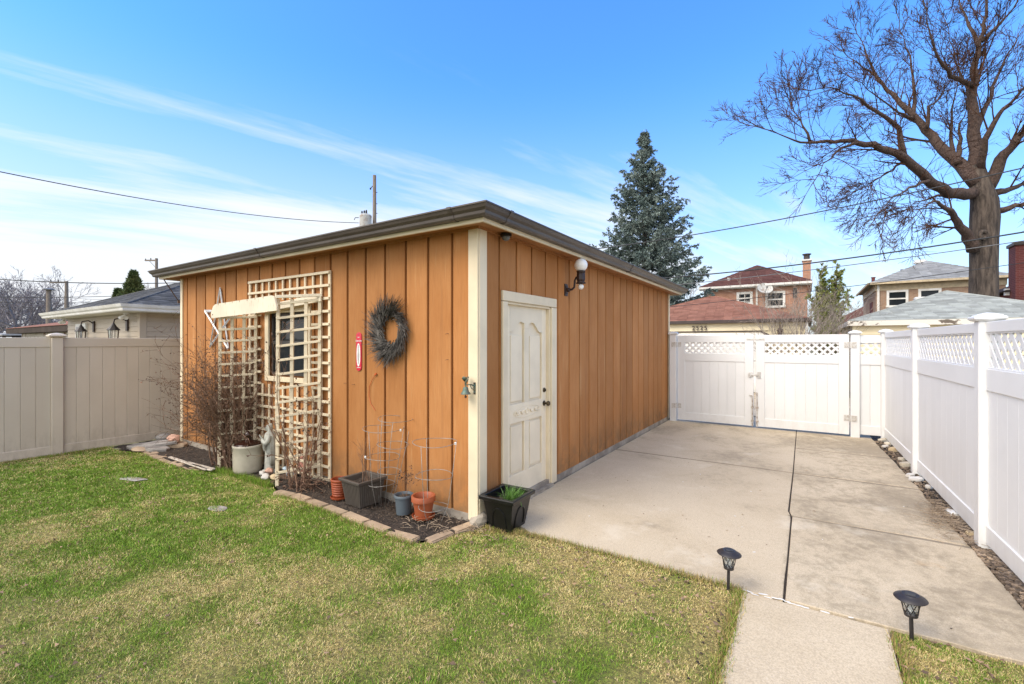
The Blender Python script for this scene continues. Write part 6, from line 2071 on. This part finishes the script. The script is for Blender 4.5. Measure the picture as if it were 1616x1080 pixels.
# tan brick house behind the grey roof
hB = thing('house', 'tan brick house with light grey hip roof behind the pale grey garage', 'house', (8.6, 32, 0))
x0, x1, y0, y1 = 5.92, 11.45, 32.0, 39.6
box_part('wall', hB, (x0, y0, 0), (x1, y1, 4.75), M['bricktan'])
box_part('frieze', hB, (x0 - .04, y0 - .04, 4.75), (x1 + .04, y1, 5.15), M['creampaint'])
b = MB(); c, r1, r2 = hip(b, x0, x1, y0, y1, 5.24, 1.50, .32, th=.07); ro = b.build('roof', M['lightgreyroof'], hB)
b = MB(); shingle_plane(b, c[0], c[1], r1, r1, .26, .5, 7, .02); shingle_plane(b, c[3], c[0], r1, r2, .26, .5, 8, .02); tag(b.build('shingles', M['lightgreyroof'], ro), kind='stuff')
box_part('gutter', hB, (x0 - .40, y0 - .44, 5.10), (x1 + .36, y0 - .32, 5.23), M['creampaint'], .01)
box_part('gutter', hB, (x0 - .44, y0 - .44, 5.10), (x0 - .325, y1 + .3, 5.228), M['creampaint'], .01)
box_part('soffit', hB, (x0 - .32, y0 - .32, 5.151), (x1 + .32, y0 - .041, 5.17), M['creampaint'])
box_part('downspout', hB, (x0 + .05, y0 - .12, 0), (x0 + .16, y0 - .01, 5.10), M['whitepaint'])
sash_window(hB, 6.92, y0, 3.72, 4.74, 1.0, M['whitepaint'], fw=.12)
sash_window(hB, 8.36, y0, 3.72, 4.74, 1.0, M['whitepaint'], fw=.12)
box_part('door_recess', hB, (x0 - .03, 33.6, 2.2), (x0 - .001, 35.0, 4.2), M['brickdark'])
b = MB(); b.lathe([(.09, 0), (.09, .40)], (7.35, 33.6, 5.75), 8); b.box((7.35, 33.6, 5.92), (.22, .22, .14)); b.build('roof_vent', M['greycable'], ro)
b = MB(); b.lathe([(.10, 0), (.10, .45), (.13, .47), (.13, .52)], (6.15, 35.8, 5.5), 8); b.build('flue', M['brickdark'], ro)
b = MB(); b.lathe([(.34, 0), (.36, .06), (.30, .20), (.02, .26)], (8.45, 35.1, 6.62), 12); b.build('roof_vent', M['whitepaint'], ro)

# dark red brick house with a tall chimney at the right edge
hC = thing('house', 'dark red brick house with a tall chimney at the right edge of the view', 'house', (11.2, 25.0, 0))
box_part('wall', hC, (10.15, 26.2, 0), (16, 32, 3.85), M['brickdark'])
b = MB(); hip(b, 10.15, 16, 26.2, 32, 3.95, 1.4, .3); b.build('roof', M['brownroof'], hC)
ch = box_part('chimney', hC, (10.05, 25.35, 0), (11.25, 26.19, 5.85), M['brickdark'])
box_part('chimney_cap', ch, (9.98, 25.28, 5.85), (11.32, 26.22, 6.0), M['darkbrown'], .02)
box_part('trim_board', hC, (9.9, 26.0, 3.75), (10.04, 26.18, 4.05), M['whitepaint'])
# small far house with a dark red roof between the two brick houses
hD = thing('house', 'small distant house with dark red roof between the brick houses', 'house', (6.0, 46, 0))
box_part('wall', hD, (4.6, 46, 0), (9, 52, 3.4), M['brickred'])
b = MB(); hip(b, 4.6, 9, 46, 52, 3.45, 1.5, .3); b.build('roof', M['maroonroof'], hD)

# left: beige sided garage beyond the tan fence
gC = thing('garage', 'beige vinyl sided garage with blue grey roof behind the tan fence', 'garage', (-9.2, .4, 0))
x0, x1, y0, y1 = -14.0, -9.12, .46, 6.7
b = MB(); b.box(((x0 + x1) / 2 - .02, (y0 + y1) / 2 + .02, 1.16), (x1 - x0, y1 - y0, 2.34)); b.build('wall', M['beigesiding'], gC)
lap_siding(gC, 'x', x0, x1 - .10, y0 + .012, (1.45, 2.28), M['beigesiding'], 1, .105)
lap_siding(gC, 'y', y0 + .10, y1, x1 - .012, (1.45, 2.28), M['beigesiding'], 1, .105)
box_part('corner_trim', gC, (x1 - .105, y0 - .016, 0), (x1 + .002, y0 + .02, 2.28), M['beigesiding'])
box_part('corner_trim', gC, (x1 - .02, y0 - .0162, 0), (x1 + .016, y0 + .10, 2.28), M['beigesiding'])
shingled_roof('roof', gC, x0, x1, y0, y1, 2.40, 1.12, .34, M['slateroof'], 'SE', row=.135, tab=.30, seed=14)
b = MB()
prg = [(.342, 2.265), (.40, 2.265), (.412, 2.285), (.418, 2.315), (.445, 2.345), (.462, 2.385), (.468, 2.40), (.342, 2.40)]
ring(b, prg, x0, x1, y0, y1); b.build('gutter', M['whitepaint'], gC)
b = MB(); ring(b, [(.0, 2.262), (.34, 2.262), (.34, 2.282), (.0, 2.282)], x0, x1, y0, y1); b.build('soffit', M['whitepaint'], gC)
b = MB(); wxx, wzz = -12.8, 1.80
b.box((wxx, y0 - .02, wzz), (.78, .05, .62)); f = b.build('window', M['whitepaint'], gC, bevel=.004)
b = MB(); b.box((wxx, y0 - .049, wzz), (.62, .008, .46)); b.build('pane', M['glass'], f)
def lantern(label, x):
    t = thing('wall_lantern', label, 'lantern', (x, y0, 1.85), 'lanterns on the beige garage')
    b = MB(); b.box((x, y0 - .02, 2.02), (.09, .03, .26)); b.tube([(x, y0 - .03, 2.10), (x - .02, y0 - .11, 2.16), (x - .03, y0 - .22, 2.13), (x - .03, y0 - .24, 2.05)], .014, 6); b.build('bracket', M['lampiron'], t)
    c = (x - .03, y0 - .24, 1.78)
    b = MB(); b.lathe([(.012, .28), (.03, .25), (.05, .21), (.115, .135), (.12, .12), (.105, .115)], c, 8); b.build('hood', M['pathmetal'], t)
    b = MB(); b.lathe([(.085, .115), (.075, -.06)], c, 8); b.build('glass_body', M['clear'], t)
    b = MB()
    for k in range(8):
        a = 2 * math.pi * k / 8
        b.tube([(c[0] + .09 * math.cos(a), c[1] + .09 * math.sin(a), c[2] + .118), (c[0] + .079 * math.cos(a), c[1] + .079 * math.sin(a), c[2] - .06)], .006, 4)
    b.lathe([(.09, -.06), (.08, -.085), (.02, -.10)], c, 8); tag(b.build('cage_bars', M['rustbracket'], t), kind='stuff')
lantern('dark wall lantern nearer the window on the beige garage', -11.9)
lantern('dark wall lantern nearer the corner trim of the beige garage', -9.78)
def floodlight(label, c):
    t = thing('floodlight', label, 'floodlight', c, 'twin floodlights under eaves')
    c = Vector(c); b = MB(); b.lathe([(.06, 0), (.06, -.03), (.02, -.035)], c, 12); b.build('mount', M['whitepaint'], t)
    for s in (-1, 1):
        d = Vector((s * .8, -.35, -.55)).normalized()
        m = Vector((0, 0, 1)).rotation_difference(d).to_matrix()
        b = MB(); b.lathe([(.015, 0), (.020, .04), (.028, .06), (.046, .12), (.048, .135), (.04, .13)], c + Vector((s * .03, -.01, -.04)), 14, m); b.build('lamp_head', M['whitepaint'], t, smooth=40)
floodlight('white twin floodlight under the corner eave of the beige garage', (-9.45, y0 - .13, 2.26))
floodlight('twin floodlight under the far end of the beige garage eave', (-13.6, y0 - .15, 2.26))

# shed with flat-edged red roof farther left, and a grey roof beyond it
sA = thing('shed', 'old shed with low red roof, brown fascia and peeling white wall', 'shed', (-19, 1.2, 0))
x0, x1, y0, y1 = -22.8, -15.4, 1.15, 6.6
box_part('wall', sA, (x0, y0, 0), (x1, y1, 2.0), M['peelwall'])
box_part('fascia', sA, (x0 - .35, y0 - .35, 1.96), (x1 + .35, y1 + .35, 2.15), M['brownroof'], .01)
b = MB(); hip(b, x0, x1, y0, y1, 2.16, .66, .37, th=.008); ro = b.build('roof', M['redroof'], sA)
sB = thing('shed', 'distant low shed with pale grey roof edge behind the red roofed one', 'shed', (-27.6, 1.2, 0))
box_part('wall', sB, (-31, 1.2, 0), (-24.2, 8, 1.80), M['brickred'])
b = MB(); hip(b, -31, -24.2, 1.2, 8, 1.95, .5, .4); b.build('roof', M['lightgreyroof'], sB)

# wooden post behind the white fence at the right edge
b = MB(); q = Vector((4.62, 2.62, 0))
prof_ = []
pl_ = [(-.075, 0), (.075, 0), (.075, 1.98)] + [(.075 * math.cos(R(a)), 1.98 + .075 * math.sin(R(a))) for a in range(15, 180, 15)] + [(-.075, 1.98)]
b.add([q + Vector((x, -.045, z)) for x, z in pl_] + [q + Vector((x, .045, z)) for x, z in pl_], [tuple(reversed(range(len(pl_)))), tuple(range(len(pl_), 2 * len(pl_)))] + [(i, (i + 1) % len(pl_), len(pl_) + (i + 1) % len(pl_), len(pl_) + i) for i in range(len(pl_))])
tag(b.build('wooden_post', M['polewood'], base=tuple(q)), 'round topped grey wooden post behind the white fence, right edge', 'post')

# ------------------------------------------------------------------ poles and wires
def pole(label, px, ytop, depth, r, arm=None, parts=None):
    top = P(px, ytop, depth); base = Vector((top.x, top.y, 0))
    t = thing('utility_pole', label, 'utility pole', base, 'utility poles along the alleys')
    b = MB(); b.tube([base + Vector((0, 0, -.1)), top], [r * 1.25, r * .85], 12); b.build('pole', M['polewood'], t, smooth=60)
    if arm:
        e = P(*arm, depth)
        b = MB(); d = e - top; s = top + Vector((0, 0, -.12))
        b.box((s + d / 2), (d.length, .10, .11), Matrix.Rotation(math.atan2(d.y, d.x), 3, 'Z')); b.build('crossarm', M['polewood'], t)
        b = MB(); b.tube([s + d * .65, s + Vector((0, 0, -d.length * .75))], .02, 5); b.build('brace', M['greycable'], t)
        for f in (.95, .5):
            b = MB(); b.lathe([(.03, 0), (.05, .04), (.03, .08), (.045, .11), (.02, .15)], s + d * f + Vector((0, 0, .055)), 8); b.build('insulator', M['cable'], t)
    return t, top
tp, top1 = pole('tall bare utility pole rising behind the middle of the garage roof', 591, 277, 24, .105)
b = MB(); c = P(577, 356, 23.6); b.lathe([(.02, -.5), (.27, -.48), (.30, -.40), (.30, .42), (.31, .44), (.31, .50), (.24, .56), (.02, .60)], c, 20); tr = b.build('transformer', M['transformer'], tp, smooth=40)
b = MB()
for s in (-.16, .02, .18): b.lathe([(.03, 0), (.055, .05), (.03, .09), (.05, .13), (.025, .20)], c + Vector((s, -.1, .55)), 8)
b.tube([c + Vector((-.3, -.2, .4)), c + Vector((-.5, -.25, .42)), c + Vector((-.55, -.28, .3))], .02, 5); tag(b.build('bushings', M['cable'], tp), kind='stuff')
b = MB(); q = top1 + Vector((0, 0, -.55)); b.tube([q, q - RGT * .10 + Vector((0, 0, -.02)), q - RGT * .20 + Vector((0, 0, -.12))], .022, 6); b.lathe([(.03, 0), (.05, .05), (.03, .10)], q - RGT * .21 + Vector((0, 0, -.2)), 8); b.build('insulator', M['cable'], tp)
b = MB()
for z in (.9, 1.5, 2.0, 2.5): b.tube([top1 + Vector((0, 0, -z)), top1 + Vector((0, 0, -z)) + RGT * .16], .016, 5)
tag(b.build('step_bolts', M['cable'], tp), kind='stuff')
pole('utility pole with side crossarm seen above the beige garage left roof end', 105, 444, 36, .13, (79, 443))
pole('utility pole with short crossarm just left of the tan garage eave', 247, 408, 38, .12, (229, 410))
t, q = pole('short pale utility pole in front of the distant bare tree', 77, 458, 33, .16)
b = MB(); b.lathe([(.34, 0), (.34, .06), (.12, .14), (.02, .16)], q, 12); b.build('pole_cap', M['greycable'], t)

def wire(label, a, c, r, sag, mat='cable', n=24, group='overhead wires'):
    a, c = Vector(a), Vector(c)
    pts = [a.lerp(c, i / n) - Vector((0, 0, sag * 4 * (i / n) * (1 - i / n))) for i in range(n + 1)]
    b = MB(); b.tube(pts, r, 5)
    o = b.build('overhead_wire', M[mat], base=tuple(pts[0]), smooth=180)
    tag(o, label, 'wire', group)
# right-hand span: from the alley pole behind the garage towards the east
wire('highest black wire on the right, crossing the spruce and the big tree', P(880, 400, 14.5), P(1900, 197, 7.4), .013, .25)
wire('grey wire hanging right beside the highest black wire', P(880, 399, 14.55), P(1900, 196, 7.45), .008, .27, 'greycable')
wire('thick black wire sagging over the orange brick house chimney', P(1020, 441, 13.8), P(1900, 317, 8.0), .017, .18)
wire('thin pale wire just below the thick one, over the maroon roof', P(1010, 455, 13.9), P(1900, 336, 8.2), .010, .12, 'greycable')
wire('thin lowest wire passing in front of the brick house windows', P(1040, 486, 14.2), P(1900, 372, 8.3), .008, .10)
# left
wire('long black service wire sagging from the left down to the transformer', P(-120, 246, 11), P(566, 352, 23.4), .014, .35)
wire('top wire strung between the left poles behind the beige garage', P(-60, 437, 34), P(300, 446, 37.6), .035, .25)
wire('second wire below it, above the distant bare tree', P(-60, 468, 33), P(300, 462, 38), .022, .2)
wire('third wire of the left group, across the distant tree', P(-60, 474, 34), P(140, 478, 37), .022, .1)
wire('fourth thin wire of the left group, lowest over the far trees', P(-60, 480, 35), P(150, 487, 37), .016, .1)
wire('faint wire running right from the crossarm pole', P(106, 470, 36), P(290, 476, 38), .014, .1, 'greycable')

# ------------------------------------------------------------------ trees
# the old bare maple on the right: main limbs surveyed, side branches grown
TD = 18.0
def tp_(pts, dz=0.0):
    """limb points (px, py, offset in depth)"""
    return [P(p[0], p[1], TD + p[2]) for p in pts]
maple = thing('maple_tree', 'huge old bare maple with many spreading limbs behind the grey roof', 'tree', P(1550, 600, TD) * 1.0)
maple.location.z = 0
b = MB()
tb = P(1551, 540, TD); tb.z = 0
trunk = [tb + Vector((0, 0, -.2)), tb + Vector((0, 0, .5))] + tp_([(1551, 500, 0), (1551, 470, 0), (1552, 420, 0), (1553, 378, 0), (1554, 345, 0), (1553, 318, 0), (1546, 288, 0), (1540, 262, .1)])
b.tube(trunk, [.78, .55, .465, .435, .42, .42, .44, .42, .30, .22], 18)
for i, w in enumerate(b.v):               # ridges and burls
    a = fbm(np.array([w[0] * 3.1 + w[1] * 2.3]), np.array([w[2] * .9]), 5, 3)[0]
    ax = trunk[-3]
    b.v[i] = (w[0] + (a - .5) * .16, w[1] + (a - .5) * .10, w[2])
trunk_o = b.build('trunk', M['bark'], maple, smooth=180)
b = MB(); q = P(1552, 371, TD - .385)
mR = (FWD * -1).to_track_quat('Z', 'Y').to_matrix()
b.lathe([(.20, 0), (.21, .04), (.15, .08), (.09, .06), (.06, -.02), (.001, -.03)], q + FWD * .02, 14, mR); b.build('knot_hole', M['bark'], trunk_o, smooth=50)
limbs = [
    ([(1536, 305, 0), (1498, 307, -.5), (1467, 284, -1.0), (1427, 249, -1.4), (1391, 233, -1.7), (1355, 224, -2.0), (1329, 221, -2.1), (1289, 225, -2.3), (1253, 224, -2.5), (1218, 209, -2.6), (1187, 195, -2.8)], .27, 9),
    ([(1355, 226, -2.0), (1329, 235, -2.2), (1302, 258, -2.4), (1280, 293, -2.6)], .07, 5),
    ([(1278, 224, -2.3), (1262, 191, -2.2), (1244, 155, -2.0)], .06, 5),
    ([(1542, 290, 0), (1502, 249, .5), (1471, 213, .8), (1444, 187, 1.0), (1409, 151, 1.3), (1382, 120, 1.6), (1351, 98, 1.8), (1320, 75, 2.0)], .30, 9),
    ([(1427, 249, -1.4), (1418, 204, -1.5), (1382, 173, -1.8), (1347, 151, -2.2), (1307, 138, -2.5), (1267, 142, -2.9)], .13, 8),
    ([(1542, 285, .1), (1538, 213, .2), (1535, 155, .1), (1538, 111, 0), (1547, 67, -.2), (1558, 22, -.4), (1562, -40, -.6), (1560, -110, -.8)], .30, 10),
    ([(1512, 258, .2), (1515, 231, .5), (1516, 195, .6), (1529, 160, .5)], .16, 4),
    ([(1556, 300, 0), (1578, 253, -.4), (1600, 227, -.8), (1625, 200, -1.2), (1668, 150, -1.6), (1690, 60, -2.0)], .30, 8),
    ([(1568, 305, 0), (1595, 298, .3), (1620, 290, .5), (1680, 276, .8), (1740, 240, 1.0)], .17, 6),
    ([(1566, 338, 0), (1595, 327, -.3), (1620, 321, -.5), (1680, 318, -.9), (1760, 300, -1.2)], .18, 6),
    ([(1548, 270, 0), (1551, 222, -.6), (1578, 182, -1.1), (1604, 151, -1.5), (1630, 128, -2.0), (1660, 70, -2.4)], .17, 7),
    ([(1536, 395, -.1), (1524, 369, -.3), (1512, 351, -.6), (1498, 333, -.9), (1478, 318, -1.2), (1462, 322, -1.5), (1440, 345, -1.8)], .26, 6),
    ([(1502, 250, .5), (1500, 225, .8), (1502, 187, 1.0), (1509, 138, 1.2), (1512, 90, 1.4)], .12, 7),
    ([(1536, 135, 0), (1502, 120, -.5), (1482, 95, -.9), (1471, 62, -1.2), (1462, 20, -1.5), (1455, -40, -1.7)], .12, 7),
    ([(1462, 205, .8), (1466, 169, .5), (1489, 147, .2), (1498, 110, 0)], .10, 6),
    ([(1538, 210, .2), (1556, 170, .6), (1575, 120, 1.0), (1600, 70, 1.4), (1625, 20, 1.8)], .15, 7),
    ([(1545, 75, -.2), (1530, 40, .2), (1512, 0, .6), (1500, -60, 1.0)], .10, 6),
    ([(1548, 66, -.2), (1575, 40, -.6), (1600, 10, -1.0), (1625, -40, -1.4)], .10, 6),
    ([(1440, 186, 1.0), (1446, 150, 1.3), (1440, 105, 1.6), (1425, 60, 1.9), (1415, 20, 2.1)], .11, 7),
    ([(1467, 284, -1.0), (1445, 292, -1.6), (1420, 305, -2.0), (1395, 325, -2.3), (1378, 350, -2.5)], .08, 6),
    ([(1427, 252, -1.4), (1410, 268, -1.0), (1380, 282, -.6), (1360, 310, -.4)], .07, 6),
    ([(1498, 307, -.5), (1470, 312, .2), (1445, 318, .8), (1415, 340, 1.2)], .08, 6),
    ([(1382, 120, 1.6), (1362, 75, 1.9), (1350, 40, 2.1)], .07, 5),
    ([(1444, 187, 1.0), (1415, 178, .6), (1370, 140, .2), (1335, 118, -.2)], .08, 6),
    ([(1535, 155, .1), (1520, 130, 1.0), (1505, 80, 1.8), (1490, 30, 2.4)], .10, 6),
]
rg = random.Random(2024)
tw = MB()
cfgm = dict(levels=4, seg=[6, 5, 4, 3], wob=.085, up=[.03, .035, .05, .06], sides=[5, 4, 3, 3], kids=[5, 4, 4], angle=(20, 48), ratio=(.42, .70), rmin=.0085, start=.12)
for k, (pts, r0, nk) in enumerate(limbs):
    P3 = tp_(pts)
    # refine the surveyed line with small bends
    fine = []
    for i in range(len(P3) - 1):
        for j in range(3):
            f = j / 3
            fine.append(P3[i].lerp(P3[i + 1], f) + (rvec(rg) * .05 if (i or j) else Vector()))
    fine.append(P3[-1])
    n = len(fine) - 1
    rad = [max(.014, r0 * (.52 * (1 - i / n) ** 1.6 + .32 * (1 - i / n))) for i in range(n + 1)]
    b = MB(); b.tube(fine, rad, 9)
    b.build('limb', M['limbbark'], maple, smooth=180)
    for j in range(nk + 4):
        f = .22 + .78 * (j + rg.random()) / (nk + 4)
        i = min(n - 1, int(f * n))
        bp_ = fine[i].lerp(fine[i + 1], f * n - i)
        bd = (fine[i + 1] - fine[i]).normalized()
        side = bd.cross(rvec(rg)).normalized()
        a = R(rg.uniform(25, 62))
        d = bd * math.cos(a) + side * math.sin(a) + Vector((0, 0, .22))
        low = P3[-1].z < 8.5
        if low: d += Vector((0, 0, -.10))
        grow(tw, bp_, d, rg.uniform(1.0, 2.1) * (1.2 - .5 * f), max(.013, rad[i] * .30), 1 if rg.random() < .35 else 0, rg, cfgm if not low else dict(cfgm, up=[.0, -.03, -.02, .03]))
    grow(tw, fine[-1], fine[-1] - fine[-3], 1.2, .014, 1, rg, cfgm)
tag(tw.build('twigs', M['twig'], maple), kind='stuff')

# blue spruce
sp_d = 27.0
sb = P(1017, 560, sp_d); sb.z = 0
spruce = thing('spruce_tree', 'tall blue green spruce behind the right end of the garage roof', 'tree', sb)
SH = 14.05
b = MB(); b.tube([sb + Vector((0, 0, -.1)), sb + Vector((.05, 0, SH * .5)), sb + Vector((-.05, 0, SH - .25))], [.30, .17, .02], 10); b.build('trunk', M['bark'], spruce, smooth=180)
rg = random.Random(31)
bb = MB(); segs = []
z = 1.2; 
while z < SH - .15:
    f = z / SH
    R_ = 4.9 * (1 - f) ** .90 * (1.0 if f > .25 else .8 + .8 * f)
    R_ = max(.18, R_)
    nb = 8 if f < .8 else 6
    off = rg.uniform(0, 6.28)
    for k in range(nb):
        a = off + 2 * math.pi * k / nb + rg.uniform(-.25, .25)
        ln = R_ * rg.uniform(.60, 1.12)
        if rg.random() < .16: ln *= .55
        d = Vector((math.cos(a), math.sin(a), 0))
        base = sb + Vector((0, 0, z + rg.uniform(-.15, .15)))
        n = 6; pts = []
        rise0 = .55 * f - .12
        for i in range(n + 1):
            t_ = i / n
            dz = ln * (rise0 * t_ - .38 * t_ * (1 - .75 * t_) * (1.1 - f) + .20 * t_ ** 3)
            pts.append(base + d * (ln * t_) + Vector((0, 0, dz)))
        bb.tube(pts, [max(.008, .035 * (1 - t_ / n * .8)) for t_ in range(n + 1)], 4, cap=False)
        s = Vector((-d.y, d.x, 0))
        m = max(4, int(ln / .17))
        for i in range(m):
            t_ = .18 + .82 * (i + rg.random()) / m
            q = min(n - 1, int(t_ * n)); p0 = pts[q].lerp(pts[q + 1], t_ * n - q)
            for sg in (-1, 1):
                l2 = (.34 + .42 * (1 - t_)) * min(1, ln / 1.6) * rg.uniform(.6, 1.25) + .08
                dd = (d * rg.uniform(.5, .9) + s * sg * rg.uniform(.4, .9) + Vector((0, 0, rg.uniform(-.38, .16)))).normalized()
                p1 = p0 + dd * l2
                segs.append((p0, p1))
                if l2 > .38:
                    for _ in range(2):
                        p2 = p0.lerp(p1, rg.uniform(.3, .8)); segs.append((p2, p2 + (dd + rvec(rg) * .7 + Vector((0, 0, -.25))).normalized() * l2 * .5))
        for i in range(n): 
            if i >= 1: segs.append((pts[i], pts[i + 1]))
    z += .44 * (1.0 if f < .75 else .62)
for k in range(10):
    a = rg.uniform(0, 6.28); segs.append((sb + Vector((0, 0, SH - .5 + rg.random() * .35)), sb + Vector((.18 * math.cos(a), .18 * math.sin(a), SH - .25 + rg.random() * .4))))
segs.append((sb + Vector((0, 0, SH - .5)), sb + Vector((-.03, 0, SH + .12))))
tag(bb.build('branches', M['limbbark'], spruce), kind='stuff')
tag(needles('foliage', segs, 13, .12, .034, M['needle'], spruce, 3, .95, .75, .05), kind='stuff')

def cone_evergreen(name, label, px, ytop, depth, w, mat, seed, zlow=.2, base_y=540):
    top = P(px, ytop, depth); base = Vector((top.x, top.y, 0)); H_ = top.z
    t = thing(name, label, 'tree', base)
    b = MB(); b.tube([base, base + Vector((0, 0, H_ * .8))], [.10, .02], 7); b.build('trunk', M['bark'], t)
    rgx = random.Random(seed); segs = []
    for k in range(1500):
        f = .45 + .55 * rgx.random() ** 1.35
        z = H_ * (zlow / H_ + (1 - zlow / H_) * f)
        r = w / 2 * (1 - f) * rgx.uniform(.45, 1.0) * (1 + .18 * math.sin(rgx.uniform(0, 6) + z * 3))
        a = rgx.uniform(0, 6.28)
        p0 = base + Vector((r * math.cos(a), r * math.sin(a), z))
        segs.append((p0, p0 + Vector((math.cos(a) * .12, math.sin(a) * .12, rgx.uniform(.14, .30)))))
    segs.append((base + Vector((0, 0, H_ - .5)), base + Vector((0, 0, H_))))
    tag(needles('foliage', segs, 16, .16, .05, mat, t, seed, .8, .9), kind='stuff')
    return t
cone_evergreen('cypress_tree', 'pointed green arborvitae above the blue grey roof on the left', 211, 434, 30, 4.3, M['cypress'], 5)
cone_evergreen('cypress_tree', 'smaller pointed arborvitae just left of the bigger one', 187, 462, 32, 4.0, M['cypress'], 6)

# loose yellow-green juniper between the two brick houses
jd = 21.5
jb = P(1308, 560, jd); jb.z = 0
t = thing('juniper_tree', 'loose yellow green juniper beside the orange brick house', 'tree', jb)
rg = random.Random(9); b = MB(); segs = []
JH = 5.35
for k in range(17):
    a = rg.uniform(0, 6.28); rr = rg.uniform(.0, .16)
    top_h = JH * rg.uniform(.62, 1.0) if k else JH
    sway = Vector((rg.gauss(0, .10), rg.gauss(0, .10), 0))
    o = Vector((math.cos(a), math.sin(a), 0)) * rg.uniform(.25, 1.0) * (1.15 - .75 * top_h / JH)
    pts = [jb + Vector((rr * math.cos(a), rr * math.sin(a), 0)) + (o * f ** 1.3 + sway * math.sin(f * 5)) + Vector((0, 0, top_h * f)) for f in [i / 9 for i in range(10)]]
    b.tube(pts, [max(.008, .05 * (1 - i / 10)) for i in range(10)], 5, cap=False)
    for j in range(72):
        f = .22 + .78 * rg.random(); i = min(8, int(f * 9)); p0 = pts[i].lerp(pts[i + 1], f * 9 - i)
        dd = (rvec(rg) * .8 + Vector((0, 0, rg.uniform(.25, .9)))).normalized()
        l2 = rg.uniform(.14, .46) * (1.15 - .65 * f)
        b.tube([p0, p0 + dd * l2], [.007, .003], 3, cap=False)
        segs.append((p0 + dd * l2 * .35, p0 + dd * l2))
        segs.append((p0 + dd * l2 * .6, p0 + (dd + rvec(rg) * .5).normalized() * l2 * 1.05))
b.build('trunk', M['limbbark'], t)
tag(needles('foliage', segs, 17, .12, .026, M['juniper'], t, 4, .75, 1.0), kind='stuff')

def bare(name, label, cat, base, n, h, spread, r, mat, seed, cfg, group=None):
    t = thing(name, label, cat, base, group)
    rgx = random.Random(seed); b = MB()
    for k in range(n):
        a = rgx.uniform(0, 6.28)
        grow(b, Vector(base) + Vector((rgx.uniform(-.2, .2) * min(1, n - 1), rgx.uniform(-.2, .2) * min(1, n - 1), 0)), Vector((spread * math.cos(a), spread * math.sin(a), 1)), h * rgx.uniform(.75, 1.05), r, 0, rgx, cfg)
    o = b.build('branches', mat, t)
    return t
cfgs = dict(levels=4, seg=[6, 5, 3, 2], wob=.15, up=[.04, .03, .03, .03], sides=[5, 4, 3, 3], kids=[6, 4, 3], angle=(18, 45), ratio=(.40, .65), rmin=.005, start=.25)
q = P(1256, 560, 16.3); q.z = 0
bare('bare_shrub', 'pale leafless shrub in front of the 2525 garage corner', 'shrub', (2.05, 13.3, 0), 15, 3.0, .34, .020, M['greytwig'], 3, dict(cfgs, rmin=.0042))
bare('bare_shrub', 'pale leafless brush at the foot of the yellow green juniper', 'shrub', (2.95, 15.0, 0), 14, 2.7, .30, .017, M['greytwig'], 4, dict(cfgs, rmin=.0042))
cfgt = dict(levels=5, seg=[5, 5, 4, 3, 2], wob=.15, up=[.05, .05, .05, .05, .03], sides=[7, 5, 4, 3, 3], kids=[7, 5, 4, 3], angle=(22, 55), ratio=(.48, .72), rmin=.010, start=.32)
def gp(px, d):
    w = P(px, 560, d); w.z = 0; return w
bare('bare_tree', 'thin bare tree between the spruce and the orange brick house', 'tree', gp(1092, 33), 2, 5.2, .12, .09, M['greytwig'], 8, dict(cfgt, rmin=.012))
bare('bare_tree', 'thin bare tree peeking over the garage roof left of the spruce', 'tree', gp(938, 33), 2, 5.6, .12, .09, M['greytwig'], 12, dict(cfgt, rmin=.010))
bare('bare_tree', 'far bare tree behind the light grey roof, left of the maple trunk', 'tree', gp(1508, 44), 2, 6.2, .10, .12, M['greytwig'], 21, dict(cfgt, rmin=.016))
bare('bare_tree', 'far bare tree behind the light grey roof, right of the maple trunk', 'tree', gp(1590, 44), 2, 5.4, .10, .12, M['greytwig'], 22, dict(cfgt, rmin=.016))
bare('bare_tree', 'far small bare tree seen over the dark red roof', 'tree', gp(1352, 52), 2, 5.2, .15, .10, M['greytwig'], 23, dict(cfgt, rmin=.018))
FT = 'distant bare trees on the far left'
bare('bare_tree', 'distant haze-tinted grey bare tree at the far left, broadest and tallest', 'tree', gp(35, 58), 4, 7.8, .42, .26, M['hazewood'], 31, dict(cfgt, rmin=.020, kids=[8, 6, 4, 3], start=.2), FT)
bare('bare_tree', 'distant haze-tinted grey bare tree cut by the left edge of the view', 'tree', gp(-18, 62), 4, 7.4, .4, .26, M['hazewood'], 32, dict(cfgt, rmin=.020, kids=[8, 6, 4, 3], start=.2), FT)
bare('bare_tree', 'distant haze-tinted bare tree with rounded crown behind the crossarm pole', 'tree', gp(92, 70), 4, 6.5, .5, .22, M['hazewood'], 33, dict(cfgt, rmin=.024, kids=[8, 6, 4, 3], start=.2), FT)
bare('bare_tree', 'lowest distant bare tree, just left of the beige garage roof end', 'tree', gp(122, 78), 4, 4.9, .6, .2, M['hazewood'], 34, dict(cfgt, rmin=.026, kids=[8, 6, 4, 3], start=.2), FT)
bare('bare_tree', 'wispy bare treetop beside the short crossarm pole over the blue grey roof', 'tree', gp(245, 46), 2, 5.4, .3, .1, M['greytwig'], 36, dict(cfgt, rmin=.014), None)
